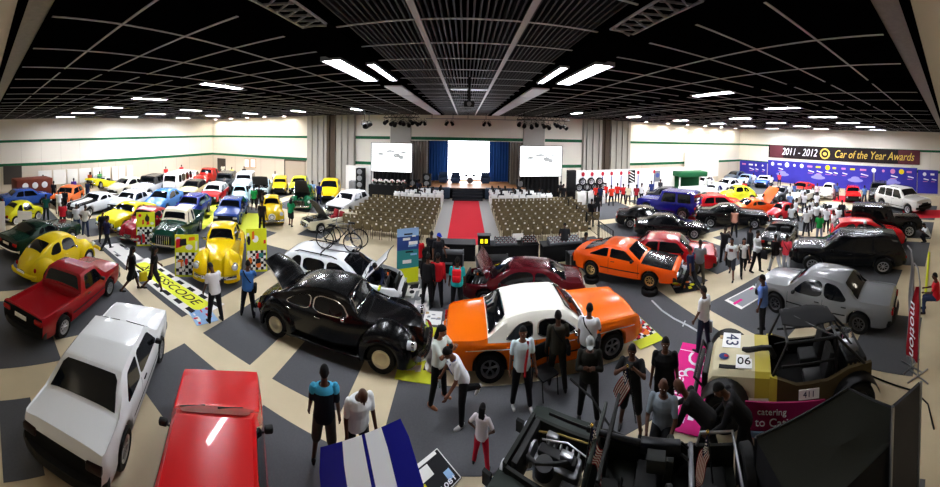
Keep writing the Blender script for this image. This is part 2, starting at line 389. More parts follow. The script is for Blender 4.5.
# ---------------------------------------------------------------- cars
# x forward from the tail, y left, z up; every kind is a silhouette, a waistline, a plan outline and its glass
def S(**k): return k
KIND = {
 'sedan80': S(L=4.25, W=1.66, sil=[(0, .74), (.06, .92), (.66, .97), (1.18, 1.33), (1.8, 1.385), (2.55, 1.36), (3.12, .965), (4.15, .84), (4.25, .72)],
    belt=[(0, .86), (4.25, .84)], plan=[(0, .74), (.12, .81), (2, .83), (3.9, .80), (4.25, .73)], xr=.82, xf=3.36, R=.3, tum=.30,
    side=[(1.05, 1.7, 1.27, 1.72), (1.78, 2.9, 1.79, 2.52)], ws=(3.06, 2.6), rw=(.68, 1.16), lamp='rect'),
 'sedanlong': S(L=4.75, W=1.75, sil=[(0, .72), (.08, .95), (1.0, .99), (1.62, 1.36), (2.3, 1.43), (2.85, 1.39), (3.5, .99), (4.6, .86), (4.75, .66)],
    belt=[(0, .86), (4.75, .84)], plan=[(0, .74), (.2, .84), (2.2, .875), (4.2, .84), (4.6, .74), (4.75, .62)], xr=1.0, xf=3.85, R=.32, tum=.33,
    side=[(1.34, 2.15, 1.72, 2.17), (2.22, 3.28, 2.23, 2.8)], ws=(3.44, 2.9), rw=(1.05, 1.57), lamp='rect', sm=1),
 'sedan00': S(L=4.55, W=1.72, sil=[(0, .78), (.12, 1.0), (.6, 1.06), (1.35, 1.38), (2.1, 1.43), (2.65, 1.38), (3.5, .98), (4.35, .76), (4.55, .52)],
    belt=[(0, .92), (3, .88), (4.55, .7)], plan=[(0, .66), (.25, .82), (2, .86), (3.9, .83), (4.35, .7), (4.55, .5)], xr=.85, xf=3.55, R=.32, tum=.40,
    side=[(1.05, 1.78, 1.42, 1.8), (1.86, 3.15, 1.87, 2.6)], ws=(3.42, 2.72), rw=(.66, 1.3), lamp='rect', sm=1),
 'hatch': S(L=3.85, W=1.62, sil=[(0, .7), (.08, .98), (.5, 1.33), (1.0, 1.40), (2.15, 1.37), (2.78, .965), (3.75, .83), (3.85, .7)],
    belt=[(0, .88), (3.85, .83)], plan=[(0, .72), (.12, .79), (2, .81), (3.6, .79), (3.85, .74)], xr=.68, xf=3.08, R=.29, tum=.3,
    side=[(.42, 1.22, .62, 1.22), (1.32, 2.55, 1.32, 2.1)], ws=(2.72, 2.2), rw=(.12, .46), lamp='round'),
 'modhatch': S(L=4.25, W=1.78, sil=[(0, .8), (.1, 1.1), (.55, 1.46), (1.2, 1.53), (2.2, 1.48), (3.2, 1.02), (4.05, .84), (4.25, .55)],
    belt=[(0, 1.02), (3, .92), (4.25, .74)], plan=[(0, .7), (.25, .86), (2, .89), (3.6, .86), (4.05, .74), (4.25, .5)], xr=.8, xf=3.4, R=.33, tum=.34,
    side=[(.55, 1.3, .9, 1.3), (1.4, 2.85, 1.4, 2.2)], ws=(3.12, 2.28), rw=(.14, .5), lamp='rect', sm=1),
 'fiat': S(L=3.0, W=1.32, sil=[(0, .55), (.12, .8), (.45, 1.02), (.95, 1.28), (1.5, 1.33), (1.85, 1.27), (2.25, .92), (2.75, .78), (2.97, .62), (3.0, .5)],
    belt=[(0, .8), (3, .74)], plan=[(0, .48), (.2, .6), (1.2, .66), (2.5, .62), (2.9, .5), (3, .4)], xr=.55, xf=2.4, R=.26, tum=.34,
    side=[(.62, 1.12, .9, 1.13), (1.2, 1.98, 1.21, 1.72)], ws=(2.2, 1.88), rw=(.5, .88), lamp='round', sm=1, rim='wwall', chrome=1),
 'pickup': S(L=4.4, W=1.66, sil=[(0, .88), (.02, .92), (1.72, .93), (1.76, .94), (1.9, 1.36), (2.3, 1.4), (2.75, 1.37), (3.25, .96), (4.3, .84), (4.4, .7)],
    belt=[(0, .88), (4.4, .83)], plan=[(0, .78), (2, .83), (4.1, .8), (4.4, .72)], xr=.88, xf=3.48, R=.3, tum=.28,
    side=[(1.98, 3.0, 2.05, 2.68)], ws=(3.2, 2.8), rw=(1.765, 1.885), lamp='rect', bed=(.1, 1.66)),
 'beetle': S(L=4.07, W=1.54, sil=[(0, .5), (.12, .72), (.4, .98), (.85, 1.25), (1.45, 1.45), (1.95, 1.5), (2.4, 1.43), (2.68, 1.06), (2.9, .98), (3.5, .82), (3.85, .55), (4.0, .42)],
    belt=[(0, .5), (.4, .8), (1, .95), (2.7, .93), (3.5, .78), (4, .42)], plan=[(0, .22), (.2, .42), (.7, .6), (1.4, .68), (2.5, .64), (3.3, .42), (3.8, .26), (4.0, .14)], xr=.78, xf=3.18, R=.31, tum=.36,
    side=[(.98, 1.58, 1.2, 1.6), (1.68, 2.5, 1.69, 2.34)], ws=(2.64, 2.44), rw=(.6, 1.18), lamp='fend', sm=1, rim='hub', chrome=1,
    fend=dict(rear=(.62, .62, .76, .42), front=(.6, .58, .76, .36)), runb=1, noarch=1),
 'hotrod': S(L=4.1, W=1.66, sil=[(0, .45), (.2, .78), (.6, 1.12), (1.1, 1.42), (1.7, 1.55), (2.2, 1.5), (2.5, 1.12), (2.7, 1.06), (3.6, 1.0), (3.85, .86), (3.9, .5)],
    belt=[(0, .45), (.5, .86), (1.2, 1.02), (2.6, 1.0), (3.6, .86), (3.9, .5)], plan=[(0, .4), (.5, .58), (1.2, .68), (2.4, .62), (3.2, .42), (3.8, .28), (3.9, .22)], xr=.78, xf=3.42, R=.34, tum=.3,
    side=[(1.0, 1.6, 1.2, 1.62), (1.7, 2.4, 1.71, 2.26)], ws=(2.47, 2.25), rw=(.66, 1.0), lamp='fend', sm=1, rim='hub', chrome=1,
    fend=dict(rear=(.66, .62, .82, .4), front=(.66, .72, .84, .36)), runb=1, noarch=1),
 'forties': S(L=4.95, W=1.86, sil=[(0, .5), (.15, .78), (.55, 1.02), (1.1, 1.3), (1.75, 1.56), (2.4, 1.63), (2.95, 1.57), (3.32, 1.18), (3.5, 1.12), (4.4, 1.02), (4.8, .88), (4.88, .5)],
    belt=[(0, .5), (.3, .82), (1.2, 1.06), (3.3, 1.06), (4.5, .94), (4.88, .5)], plan=[(0, .5), (.3, .68), (1.2, .82), (2.6, .84), (3.4, .76), (4.3, .5), (4.8, .32), (4.88, .26)], xr=.95, xf=3.95, R=.36, tum=.34,
    side=[(1.2, 1.98, 1.56, 2.0), (2.1, 3.1, 2.12, 2.86)], ws=(3.28, 3.0), rw=(.75, 1.35), lamp='fend', sm=1, rim='hub', chrome=1, trimw=1, wtop=.17,
    fend=dict(rear=(.8, .74, .93, .42), front=(.86, .8, .93, .36)), runb=1, noarch=1),
 'fifties': S(L=4.95, W=1.88, sil=[(0, .56), (.08, .86), (.9, .98), (1.45, 1.32), (2.1, 1.42), (2.75, 1.38), (3.35, 1.03), (3.6, 1.0), (4.7, .92), (4.9, .74), (4.95, .5)],
    belt=[(0, .78), (1, .9), (3.3, .9), (4.7, .82), (4.95, .55)], plan=[(0, .7), (.2, .86), (1.0, .93), (3.5, .94), (4.6, .9), (4.85, .8), (4.95, .66)], xr=1.05, xf=3.98, R=.33, tum=.36,
    side=[(1.34, 1.98, 1.66, 2.0), (2.12, 3.1, 2.14, 2.72)], ws=(3.3, 2.8), rw=(1.0, 1.42), lamp='rect', sm=1, rim='spoke', chrome=1, trimw=1, ridge=1, wtop=.15),
 'coupe60': S(L=4.5, W=1.72, sil=[(0, .76), (.08, .95), (.7, 1.0), (1.5, 1.3), (1.95, 1.33), (2.3, 1.28), (2.85, .98), (4.35, .84), (4.5, .66)],
    belt=[(0, .9), (1.2, .96), (3, .92), (4.5, .82)], plan=[(0, .74), (.15, .82), (2, .86), (4.1, .82), (4.5, .7)], xr=.92, xf=3.6, R=.32, tum=.38,
    side=[(1.3, 1.66, 1.5, 1.68), (1.74, 2.6, 1.76, 2.24)], ws=(2.8, 2.34), rw=(.8, 1.45), lamp='round', sm=1, chrome=1),
 'ae86': S(L=4.2, W=1.63, sil=[(0, .72), (.05, .92), (.35, .98), (1.35, 1.31), (1.8, 1.335), (2.2, 1.29), (2.85, .93), (4.1, .76), (4.2, .62)],
    belt=[(0, .84), (1.3, .9), (4.2, .74)], plan=[(0, .72), (.1, .79), (2, .815), (3.9, .79), (4.2, .72)], xr=.82, xf=3.2, R=.29, tum=.34,
    side=[(.72, 1.5, 1.34, 1.52), (1.6, 2.62, 1.62, 2.18)], ws=(2.8, 2.24), rw=(.42, 1.3), lamp='rect'),
 'sports': S(L=4.3, W=1.76, sil=[(0, .68), (.1, .9), (.6, .95), (1.4, 1.2), (1.9, 1.22), (2.2, 1.17), (2.95, .82), (4.0, .64), (4.3, .45)],
    belt=[(0, .86), (1.5, .85), (3, .76), (4.3, .6)], plan=[(0, .7), (.2, .85), (2, .88), (3.7, .85), (4.1, .7), (4.3, .5)], xr=.85, xf=3.4, R=.32, tum=.5,
    side=[(1.35, 2.65, 1.5, 2.1)], ws=(2.9, 2.24), rw=(.75, 1.36), lamp='rect', sm=1),
 'cabrio': S(L=4.3, W=1.66, sil=[(0, .7), (.1, .86), (1.2, .9), (2.7, .9), (4.1, .82), (4.3, .62)],
    belt=[(0, .84), (4.3, .8)], plan=[(0, .6), (.2, .78), (2, .83), (3.8, .78), (4.15, .62), (4.3, .44)], xr=.85, xf=3.45, R=.31, tum=.3,
    side=[], ws=None, rw=None, lamp='round', sm=1, chrome=1, open=(1.15, 2.6)),
 'suv': S(L=4.75, W=1.92, sil=[(0, .9), (.08, 1.15), (.35, 1.72), (.9, 1.82), (2.75, 1.8), (3.35, 1.26), (3.5, 1.2), (4.6, 1.1), (4.75, .8)],
    belt=[(0, 1.12), (4.75, 1.06)], plan=[(0, .84), (.15, .93), (2, .96), (4.3, .93), (4.6, .86), (4.75, .74)], xr=.95, xf=3.8, R=.38, tum=.22, zb=.3,
    side=[(.45, 1.25, .6, 1.25), (1.33, 2.1, 1.33, 2.1), (2.18, 3.15, 2.18, 2.72)], ws=(3.3, 2.82), rw=(.1, .32), lamp='rect', rail=1),
 'jeep': S(L=4.2, W=1.8, sil=[(0, .9), (.04, 1.1), (.1, 1.72), (.3, 1.78), (2.3, 1.76), (2.5, 1.22), (2.6, 1.16), (4.05, 1.1), (4.2, .9)],
    belt=[(0, 1.1), (4.2, 1.04)], plan=[(0, .8), (2.4, .84), (4.0, .74), (4.2, .7)], xr=.75, xf=3.4, R=.4, tum=.1, zb=.36,
    side=[(.25, 1.15, .3, 1.15), (1.3, 2.3, 1.3, 2.15)], ws=(2.48, 2.34), rw=(.045, .095), lamp='round'),
 'wagon': S(L=4.5, W=1.76, sil=[(0, .82), (.1, 1.05), (.55, 1.42), (1.0, 1.48), (2.4, 1.45), (3.35, 1.0), (4.3, .82), (4.5, .55)],
    belt=[(0, .98), (3.2, .92), (4.5, .74)], plan=[(0, .72), (.2, .85), (2, .88), (3.9, .85), (4.3, .72), (4.5, .52)], xr=.88, xf=3.6, R=.32, tum=.34,
    side=[(.5, 1.05, .8, 1.06), (1.14, 1.95, 1.15, 1.95), (2.03, 3.05, 2.03, 2.45)], ws=(3.28, 2.5), rw=(.14, .5), lamp='rect', sm=1, rail=1),
 'van': S(L=4.2, W=1.72, sil=[(0, .7), (.06, 1.25), (.25, 1.9), (.7, 1.97), (3.5, 1.95), (3.85, 1.86), (4.1, 1.2), (4.2, .7)],
    belt=[(0, 1.15), (4.2, 1.15)], plan=[(0, .76), (.2, .84), (3.7, .84), (4.0, .74), (4.2, .6)], xr=.85, xf=3.2, R=.31, tum=.12,
    side=[(.3, 1.1, .38, 1.1), (1.2, 2.05, 1.2, 2.05), (2.15, 3.0, 2.15, 3.0), (3.08, 3.75, 3.08, 3.66)], ws=(4.09, 3.9), rw=(.09, .22), lamp='round', sm=1, rim='hub'),
 'truck': S(L=4.7, W=1.75, sil=[(0, .95), (.02, 1.0), (1.9, 1.0), (1.95, 1.02), (2.05, 1.62), (2.4, 1.7), (2.9, 1.66), (3.15, 1.2), (3.3, 1.14), (4.5, 1.08), (4.7, .8)],
    belt=[(0, .95), (3.2, 1.04), (4.7, .9)], plan=[(0, .8), (2.6, .84), (3.4, .7), (4.5, .52), (4.7, .42)], xr=.95, xf=3.85, R=.36, tum=.22,
    side=[(2.12, 3.0, 2.16, 2.84)], ws=(3.12, 2.94), rw=(1.955, 2.04), lamp='fend', sm=0, rim='hub', chrome=1, bed=(.1, 1.85),
    fend=dict(front=(.72, .7, .88, .36)), noarch=1),
}
class Shape:
    def __init__(s, k):
        s.k = k; s.L = k['L']; sm = k.get('sm')
        s.sil = pchip(k['sil']) if sm else (lambda x: interp(k['sil'], x)); s.belt0 = pchip(k['belt']) if len(k['belt']) > 2 else (lambda x: interp(k['belt'], x))
        s.plan = pchip(k['plan']); s.zb0 = k.get('zb', .2); s.tum = k['tum']
        s.Ra = k['R'] + .055
    def belt(s, x): return min(s.belt0(x), s.sil(x))
    def zbot(s, x):
        k = s.k; z = s.zb0
        e = min(x, s.L - x)
        if e < .35: z += .16 * (1 - e / .35) ** 2
        if not k.get('noarch'):
            for xw in (k['xr'], k['xf']):
                d = abs(x - xw)
                if d <= s.Ra: z = max(z, k['R'] + sqrt(max(0, s.Ra ** 2 - d * d)))
        return min(z, s.belt(x) - .03)
    def upper(s, x):
        zb, zt, w = s.belt(x), s.sil(x), s.plan(x) * .965; g = zt - zb
        wt = max(w - s.tum * g, w * .3); cr = .03 if not s.k.get('sm') else .05
        k = min(1, g / .3)
        if s.k.get('ridge') and x > 3.4:     # fifties bonnet: rounded fender tops with a raised middle
            return [(w, zb), (w * .99, zb + .05), (w * .94, zb + .085), (w * .84, zb + .07), (w * .7, lerp(zb, zt, .55)), (w * .35, zt + .01), (0, zt + .03)]
        P = [(w, zb), (lerp(w, wt, .5), zb + .5 * g), (lerp(w, wt, .86), zb + .86 * g), (lerp(w * .97, wt * .94, k), zb + g * lerp(.25, 1, k)), (lerp(w * .7, wt * .66, k), zb + g * lerp(.72, 1, k) + cr * .6), (lerp(w * .36, wt * .34, k), zb + g * lerp(.94, 1, k) + cr * .93), (0, zt + cr)]
        return P
    def ring(s, x):
        w, zl, zb = s.plan(x), s.zbot(x), s.belt(x); h = zb - zl
        lo = [(0, zl), (w * .82, zl), (w * .95, zl + .1 * h), (w * .99, zl + .32 * h), (w, zl + .6 * h), (w * .99, zl + .86 * h)]
        half = lo + s.upper(x)
        return half
    def topz(s, x, y):
        P = s.upper(x); y = abs(y)
        pts = sorted([(p[0], p[1]) for p in P[2:]])
        return interp(pts, y)
    def sidey(s, x, z):
        w = s.plan(x) * .965; zb, zt = s.belt(x), s.sil(x)
        if z <= zb:
            zl = s.zbot(x); h = max(.02, zb - zl); t = (z - zl) / h
            return s.plan(x) * interp([(0, .82), (.1, .95), (.32, .99), (.6, 1), (.86, .99), (1, .965)], max(0, t))
        return max(w - s.tum * (z - zb), w * .3)
    def stations(s):
        k = s.k; X = {round(x, 4) for x, _ in k['sil'] if x <= s.L}
        n = int(s.L / .09)
        X |= {round(s.L * i / n, 4) for i in range(n + 1)}
        X |= {.02, .06, round(s.L - .02, 4), round(s.L - .06, 4)}
        if not k.get('noarch'):
            for xw in (k['xr'], k['xf']):
                for a in range(0, 181, 15): X.add(round(xw + s.Ra * cos(R(a)), 4))
                X |= {round(xw - s.Ra - .004, 4), round(xw + s.Ra + .004, 4)}
        X = sorted(x for x in X if 0 <= x <= s.L); o = [X[0]]
        for x in X[1:]:
            if x - o[-1] > .003: o.append(x)
        return o
def wheel_meshes(Rr, wd, kind):
    key = ('wheel', Rr, wd, kind)
    if key in CACHE: return CACHE[key]
    h = wd / 2
    b = MB(); b.lathe([(.6 * Rr, -h * .8), (.7 * Rr, -h), (.92 * Rr, -h), (Rr, -h * .72), (Rr, h * .72), (.92 * Rr, h), (.7 * Rr, h), (.6 * Rr, h * .8)], n=24, r='tire')
    if kind == 'wwall': b.lathe([(.62 * Rr, h + .004), (.84 * Rr, h + .004), (.84 * Rr, h - .01), (.62 * Rr, h - .01)], n=24, r='white')
    t = b.mesh('tire')
    b = MB()
    if kind in ('hub', 'wwall'):
        b.lathe([(0, h * .98), (.14 * Rr, h * .96), (.34 * Rr, h * .85), (.42 * Rr, h * .62), (.55 * Rr, h * .66), (.62 * Rr, h * .86), (.63 * Rr, h * .6), (0, h * .2)], n=24, r='rim', closed=False)
    else:
        b.lathe([(.5 * Rr, h * .8), (.63 * Rr, h * .95), (.63 * Rr, -h * .6), (.5 * Rr, h * .5)], n=24, r='rim')
        b.lathe([(0, h * .1), (.55 * Rr, h * .1), (.55 * Rr, 0), (0, 0)], n=20, r='dark', closed=False)
        ns = 5 if kind == 'spoke' else 8
        for i in range(ns):
            a = 2 * pi * i / ns + .3
            for da in ((-.12, .12) if kind == 'spoke' else (0,)):
                p0 = Vector((.1 * Rr * cos(a), h * .6, .1 * Rr * sin(a))); p1 = Vector((.56 * Rr * cos(a + da), h * .72, .56 * Rr * sin(a + da)))
                b.tube([p0, p1], [.05 * Rr, .055 * Rr], 'rim', 5)
        b.lathe([(0, h * .8), (.12 * Rr, h * .74), (.14 * Rr, h * .4)], n=14, r='rim', closed=False)
    r = b.mesh('rim'); CACHE[key] = (t, r); return t, r
CACHE = {}
def rounded_quad(n=4, rr=.22):
    o = []
    for cx, cy, a0 in ((1 - rr, 1 - rr, 0), (rr, 1 - rr, 90), (rr, rr, 180), (1 - rr, rr, 270)):
        for i in range(n + 1):
            a = R(a0 + 90 * i / n); o.append((cx + rr * cos(a), cy + rr * sin(a)))
    return o
def car_parts(kind, lod, opt):
    """list of (name, mesh, location, [sub-parts])"""
    key = (kind, lod, tuple(sorted(opt.items())))
    if key in CACHE: return CACHE[key]
    k = dict(KIND[kind]); k.update({a: v for a, v in opt.items() if a in ('rim', 'R')}); sh = Shape(k); L = k['L']; hx = L / 2; parts = []
    nohood = opt.get('hood')
    # body
    b = MB(); rows = []
    xs = sh.stations(); wsx = k['ws'][0] + .04 if k['ws'] else 2.75
    bed = k.get('bed'); op = k.get('open')
    for x in xs:
        half = sh.ring(x)
        if bed and bed[0] < x < bed[1]:
            w = sh.plan(x); half = half[:6] + [(w * .965, sh.belt(x)), (w * .9, sh.belt(x) + .01), (w * .89, sh.belt(x) - .1), (w * .88, .73), (w * .5, .72), (w * .2, .72), (0, .72)]
        if op and op[0] < x < op[1]:
            w = sh.plan(x); half = half[:6] + [(w * .965, sh.belt(x)), (w * .88, sh.belt(x) + .03), (w * .84, sh.belt(x) - .1), (w * .82, .45), (w * .5, .42), (w * .2, .42), (0, .42)]
        if nohood and wsx + .05 < x < L - .12:
            w = sh.plan(x); half = half[:6] + [(w * .965, sh.belt(x)), (w * .88, sh.belt(x) + .02), (w * .84, sh.belt(x) - .12), (w * .82, .5), (w * .5, .45), (w * .2, .45), (0, .45)]
        rows.append([(x - hx, y, z) for y, z in half] + [(x - hx, -y, z) for y, z in half[-2:0:-1]])
    nh = len(rows[0]); half_n = (nh + 2) // 2
    def rf(i, j):
        jj = j if j < half_n - 1 else nh - 1 - j
        x = (xs[i] + xs[i + 1]) / 2
        if jj == 0: return 'dark'
        if jj >= 8 and ((bed and bed[0] < x < bed[1]) ): return 'black' if opt.get('blackbed') else 'paint'
        if jj >= 8 and ((op and op[0] < x < op[1]) or (nohood and wsx < x < L - .1)): return 'dark'
        if opt.get('blackhood') and jj >= 7 and k['ws'] and k['ws'][0] + .05 < x < L - .15: return 'stripe'
        if jj >= 6 and sh.sil(x) - sh.belt(x) > .12 and (not k['ws'] or x < k['ws'][0] + .05): return 'paint2'
        if opt.get('stripes') and jj in ((9, 10) if opt['stripes'] == 2 else (10, 11)): return 'stripe'
        return 'paint'
    b.grid(rows, wrap=True, caps=True, rf=rf)
    if lod and not k.get('fend'):        # door and lid gaps, a sill rubbing strip
        for xg in opt.get('gaps', ([k['side'][-1][1] + .12] if k['side'] else []) + [s_[0] - .04 for s_ in k['side'][-1:]] + ([k['side'][-1][0] - .04] if k['side'] else [])):
            for sg in (1, -1):
                pts = [(xg - hx, sg * (sh.sidey(xg, z) + .003), z) for z in [lerp(sh.zbot(xg) + .05, sh.belt(xg), t / 6) for t in range(7)]]
                b.grid([[Vector(p) + Vector((-.006, 0, 0)) for p in pts], [Vector(p) + Vector((.006, 0, 0)) for p in pts]], 'seam')
        xa, xb = k['xr'] + sh.Ra + .05, k['xf'] - sh.Ra - .05
        for sg in (1, -1):
            pts = [lerp(xa, xb, t / 8) for t in range(9)]
            b.grid([[(x - hx, sg * (sh.sidey(x, z) + .008), z) for x in pts] for z in (.5, .54)], 'seam')
    parts.append(('body', b.mesh('body', 30), (0, 0, 0), []))
    # glass
    rr = .3 if k.get('sm') else .12
    for (a, c, at_, ct) in k['side']:
        for sg in (1, -1):
            b = MB(); o1 = []; z_of = lambda x, v: 0
            zt = min(sh.sil(at_ + .01), sh.sil(ct - .01)); 
            for u, v in rounded_quad(4, rr):
                x = lerp(lerp(a, c, u), lerp(at_, ct, u), v); zl = sh.belt(x) + .035; zh = sh.sil(lerp(at_, ct, u)) - k.get('wtop', .085)
                z = lerp(zl, max(zh, zl + .05), v); z = min(z, sh.sil(x) - .05)
                o1.append(Vector((x - hx, sg * (sh.sidey(x, z) + .008), z)))
            b.face(o1 if sg > 0 else o1[::-1], 'glass'); n = len(o1); inn = [p - Vector((0, sg * .03, 0)) for p in o1]
            b.grid([o1, inn], 'glass', True)
            if k.get('trimw'):
                ce = sum(o1, Vector()) / n; out = [ce + (p - ce) * 1.07 + Vector((0, sg * .006, 0)) for p in o1]; out2 = [ce + (p - ce) * .99 + Vector((0, sg * .012, 0)) for p in o1]
                b.grid([out, out2], 'chrome', True)
            parts.append(('side_window', b.mesh('side_window'), (0, 0, 0), []))
    for nm, pr_ in (('windshield', k['ws']), ('rear_window', k['rw'])):
        if not pr_: continue
        x0, x1 = pr_; b = MB(); rows = []
        for i in range(7):
            x = lerp(x0, x1, lerp(.06, .92, i / 6)); P = sh.upper(x); wt = P[3][0] * .9; row = []
            dz = sh.sil(x + .02) - sh.sil(x - .02); nrm = Vector((-dz, 0, .04)).normalized()
            for j in range(9):
                y = wt * (-1 + 2 * j / 8) * (1 - .1 * (i / 6 > .9 and abs(j - 4) == 4)); p = Vector((x - hx, y, sh.topz(x, y))) + nrm * .016
                row.append(p)
            rows.append(row)
        b.grid(rows, 'glass')
        if k.get('trimw'):
            ed = rows[0] + [r[-1] for r in rows] + rows[-1][::-1] + [r[0] for r in rows[::-1]]
            b.tube([p + Vector((0, 0, .004)) for p in ed], .013, 'chrome', 4)
        parts.append((nm, b.mesh(nm), (0, 0, 0), []))
    if kind == 'fifties':
        for sg in (1, -1):
            b = MB(); b.tube([(x - hx, sg * (sh.sidey(x, sh.belt(x) - .13) + .012), sh.belt(x) - .13) for x in [lerp(.5, 4.6, i / 16) for i in range(17)]], .013, 'chrome', 5); parts.append(('side_trim', b.mesh('side_trim'), (0, 0, 0), []))
    # fenders and running boards
    if k.get('fend'):
        for end, (af, ab, yo, ht) in k['fend'].items():
            xw = k['xf'] if end == 'front' else k['xr']; Rz = k['R']; ra = Rz + .05
            for sg in (1, -1):
                b = MB(); rows = []
                for i in range(25):
                    ph = R(-14 + 208 * i / 24); cx, cz = cos(ph), sin(ph)
                    ax = af if cx > 0 else ab; bz = ra + ht
                    ro = 1 / sqrt((cx / ax) ** 2 + (cz / bz) ** 2) if cz > 0 else ax
                    ro = max(ro, ra + .06); row = []
                    for t in (0, .0, .12, .3, .5, .72, .9, 1):
                        rad = lerp(ra, ro, t); yy = yo - .40 * t ** 2.3 - (0 if t > 0 else 0)
                        if len(row) == 0: yy = yo - .1
                        row.append((xw - hx + rad * cx, sg * yy, max(.16, Rz + rad * cz)))
                    row.append((xw - hx + ro * cx * .95, sg * .3, max(.16, Rz + ro * cz * .9)))
                    rows.append(row)
                b.grid(rows, 'paint'); parts.append(('fender', b.mesh('fender', 50), (0, 0, 0), []))
    if k.get('runb'):
        for sg in (1, -1):
            b = MB(); yo = k['W'] / 2 - .14; b.box(((k['xr'] + k['xf']) / 2 - hx, sg * yo, .3), (k['xf'] - k['xr'] - .5, .26, .05), 'paint', bev=.02)
            parts.append(('running_board', b.mesh('running_board'), (0, 0, 0), []))
    # wheels
    Rr = k['R']; wd = .2 if Rr < .3 else .22; tm, rm = wheel_meshes(Rr, wd, k.get('rim', 'steel'))
    for xw in (k['xr'], k['xf']):
        for sg in (1, -1):
            yw = (k['W'] / 2 - wd / 2 - .015) if not k.get('fend') else (k['W'] / 2 - wd / 2 - .04)
            if kind == 'beetle': yw = .66
            parts.append(('wheel', tm, (xw - hx, sg * yw, Rr, 0 if sg > 0 else pi), [('rim', rm)]))
    # ends
    bm = 'chrome' if k.get('chrome') else 'black'
    for end in (1, -1):
        x = L if end > 0 else 0; b = MB(); w = (interp(k['plan'], L - .15) if end > 0 else interp(k['plan'], .12)) * 1.0
        if k.get('fend'): w = .74
        rows = []
        zc = .42 if not k.get('zb') else .55; hh = .07 if k.get('chrome') else .09
        for i in range(13):
            t = -1 + 2 * i / 12; y = w * t; xo = (x - hx) + end * (.07 - .16 * t ** 4)
            rows.append([(xo + end * dx, y, zc + dz) for dx, dz in ((-.06, -hh), (.03, -hh * .8), (.05, 0), (.03, hh * .8), (-.06, hh))])
        b.grid(rows, bm if not opt.get('paintbump') else 'paint', True, True)
        parts.append(('front_bumper' if end > 0 else 'rear_bumper', b.mesh('bumper'), (0, 0, 0), []))
    zf = sh.sil(L - .02); wf = sh.plan(L - .04); zl = (zf + .45) / 2 + .02
    if k.get('zb'): zl = .86
    hl = []
    if k['lamp'] == 'fend':
        fr = k['fend']['front']
        for sg in (1, -1): hl.append((k['xf'] - hx + fr[0] * .86, sg * (fr[2] - .17), .74, .1))
    else:
        for sg in (1, -1): hl.append((L - hx - .02, sg * wf * .8, zl, .085 if k['lamp'] == 'round' else 0))
    for hx_, hy, hz, rd in hl:
        b = MB()
        if rd:
            b.lathe([(0, .1), (rd * .6, .09), (rd * .9, .06), (rd, .0), (rd, -.12), (0, -.16)], (hx_, hy, hz), 'X', 'head', 14, False)
            if k.get('chrome'): b.lathe([(rd, .05), (rd * 1.14, .05), (rd * 1.14, -.02), (rd, -.02)], (hx_, hy, hz), 'X', 'chrome', 14)
        else: b.box((hx_ + (.0 if k.get('sm') else .01), hy, hz), (.12, wf * .34, .12), 'head', bev=.03)
        parts.append(('headlight', b.mesh('headlight'), (0, 0, 0), []))
    b = MB(); gw = wf * (.9 if k['lamp'] != 'fend' else .0)
    if gw:
        b.box((L - hx, 0, zl), (.06, gw, .13), 'black', bev=.02)
        if k.get('chrome'):
            for i in range(4): b.box((L - hx + .03, 0, zl - .05 + i * .034), (.02, gw, .01), 'chrome')
    else:
        gx = L - hx - .02; zt = sh.sil(L - .1) - .06
        b.box((gx, 0, (.42 + zt) / 2), (.1, sh.plan(L) * 1.7, zt - .42), 'black', bev=.03)
        for i in range(7): b.box((gx + .055, -sh.plan(L) * .72 + i * sh.plan(L) * .24, (.42 + zt) / 2), (.02, .02, zt - .46), 'chrome')
    if kind not in ('beetle', 'van', 'fiat'): parts.append(('grille', b.mesh('grille'), (0, 0, 0), []))
    wr = sh.plan(.04); zr = (sh.sil(.03) + .5) / 2 + .05
    for sg in (1, -1):
        b = MB()
        if k.get('fend') and 'rear' in k['fend']: b.ell((k['xr'] - hx - k['fend']['rear'][1] * .93, sg * (k['fend']['rear'][2] - .2), .62), (.05, .06, .09), 'tail')
        else: b.box((.0 - hx, sg * wr * .8, zr), (.08, wr * .36, .13), 'tail', bev=.025)
        parts.append(('tail_light', b.mesh('tail_light'), (0, 0, 0), []))
    if lod:
        b = MB() if not opt.get('noplate') else None
        if b: b.box((-hx - .06, 0, zr - .02 if not k.get('fend') else .5), (.03, .44, .11), 'plate', bev=.01)
        if b: parts.append(('number_plate', b.mesh('number_plate'), (0, 0, 0), []))
        if k['ws']:
            xm = k['side'][-1][1] - .12 if k['side'] else 2.6
            for sg in (1, -1):
                b = MB(); y = sh.sidey(xm, sh.belt(xm)); b.box((xm - hx, sg * (y + .09), sh.belt(xm) + .07), (.1, .15, .1), 'black' if not k.get('chrome') else 'chrome', bev=.03)
                b.tube([(xm - hx, sg * (y - .02), sh.belt(xm) + .02), (xm - hx, sg * (y + .06), sh.belt(xm) + .05)], .015, 'black', 6)
                parts.append(('wing_mirror', b.mesh('wing_mirror'), (0, 0, 0), []))
        if k['side']:
            for sg in (1, -1):
                for s_ in k['side'][-2:] if len(k['side']) > 2 or kind in ('sedanlong', 'sedan00', 'fifties', 'forties') else k['side'][-1:]:
                    b = MB(); xh = s_[0] + .14; z = sh.belt(xh) - .1; b.box((xh - hx, sg * (sh.sidey(xh, z) + .015), z), (.16, .03, .028), bm if not opt.get('paintbump') else 'paint', bev=.01)
                    parts.append(('door_handle', b.mesh('door_handle'), (0, 0, 0), []))
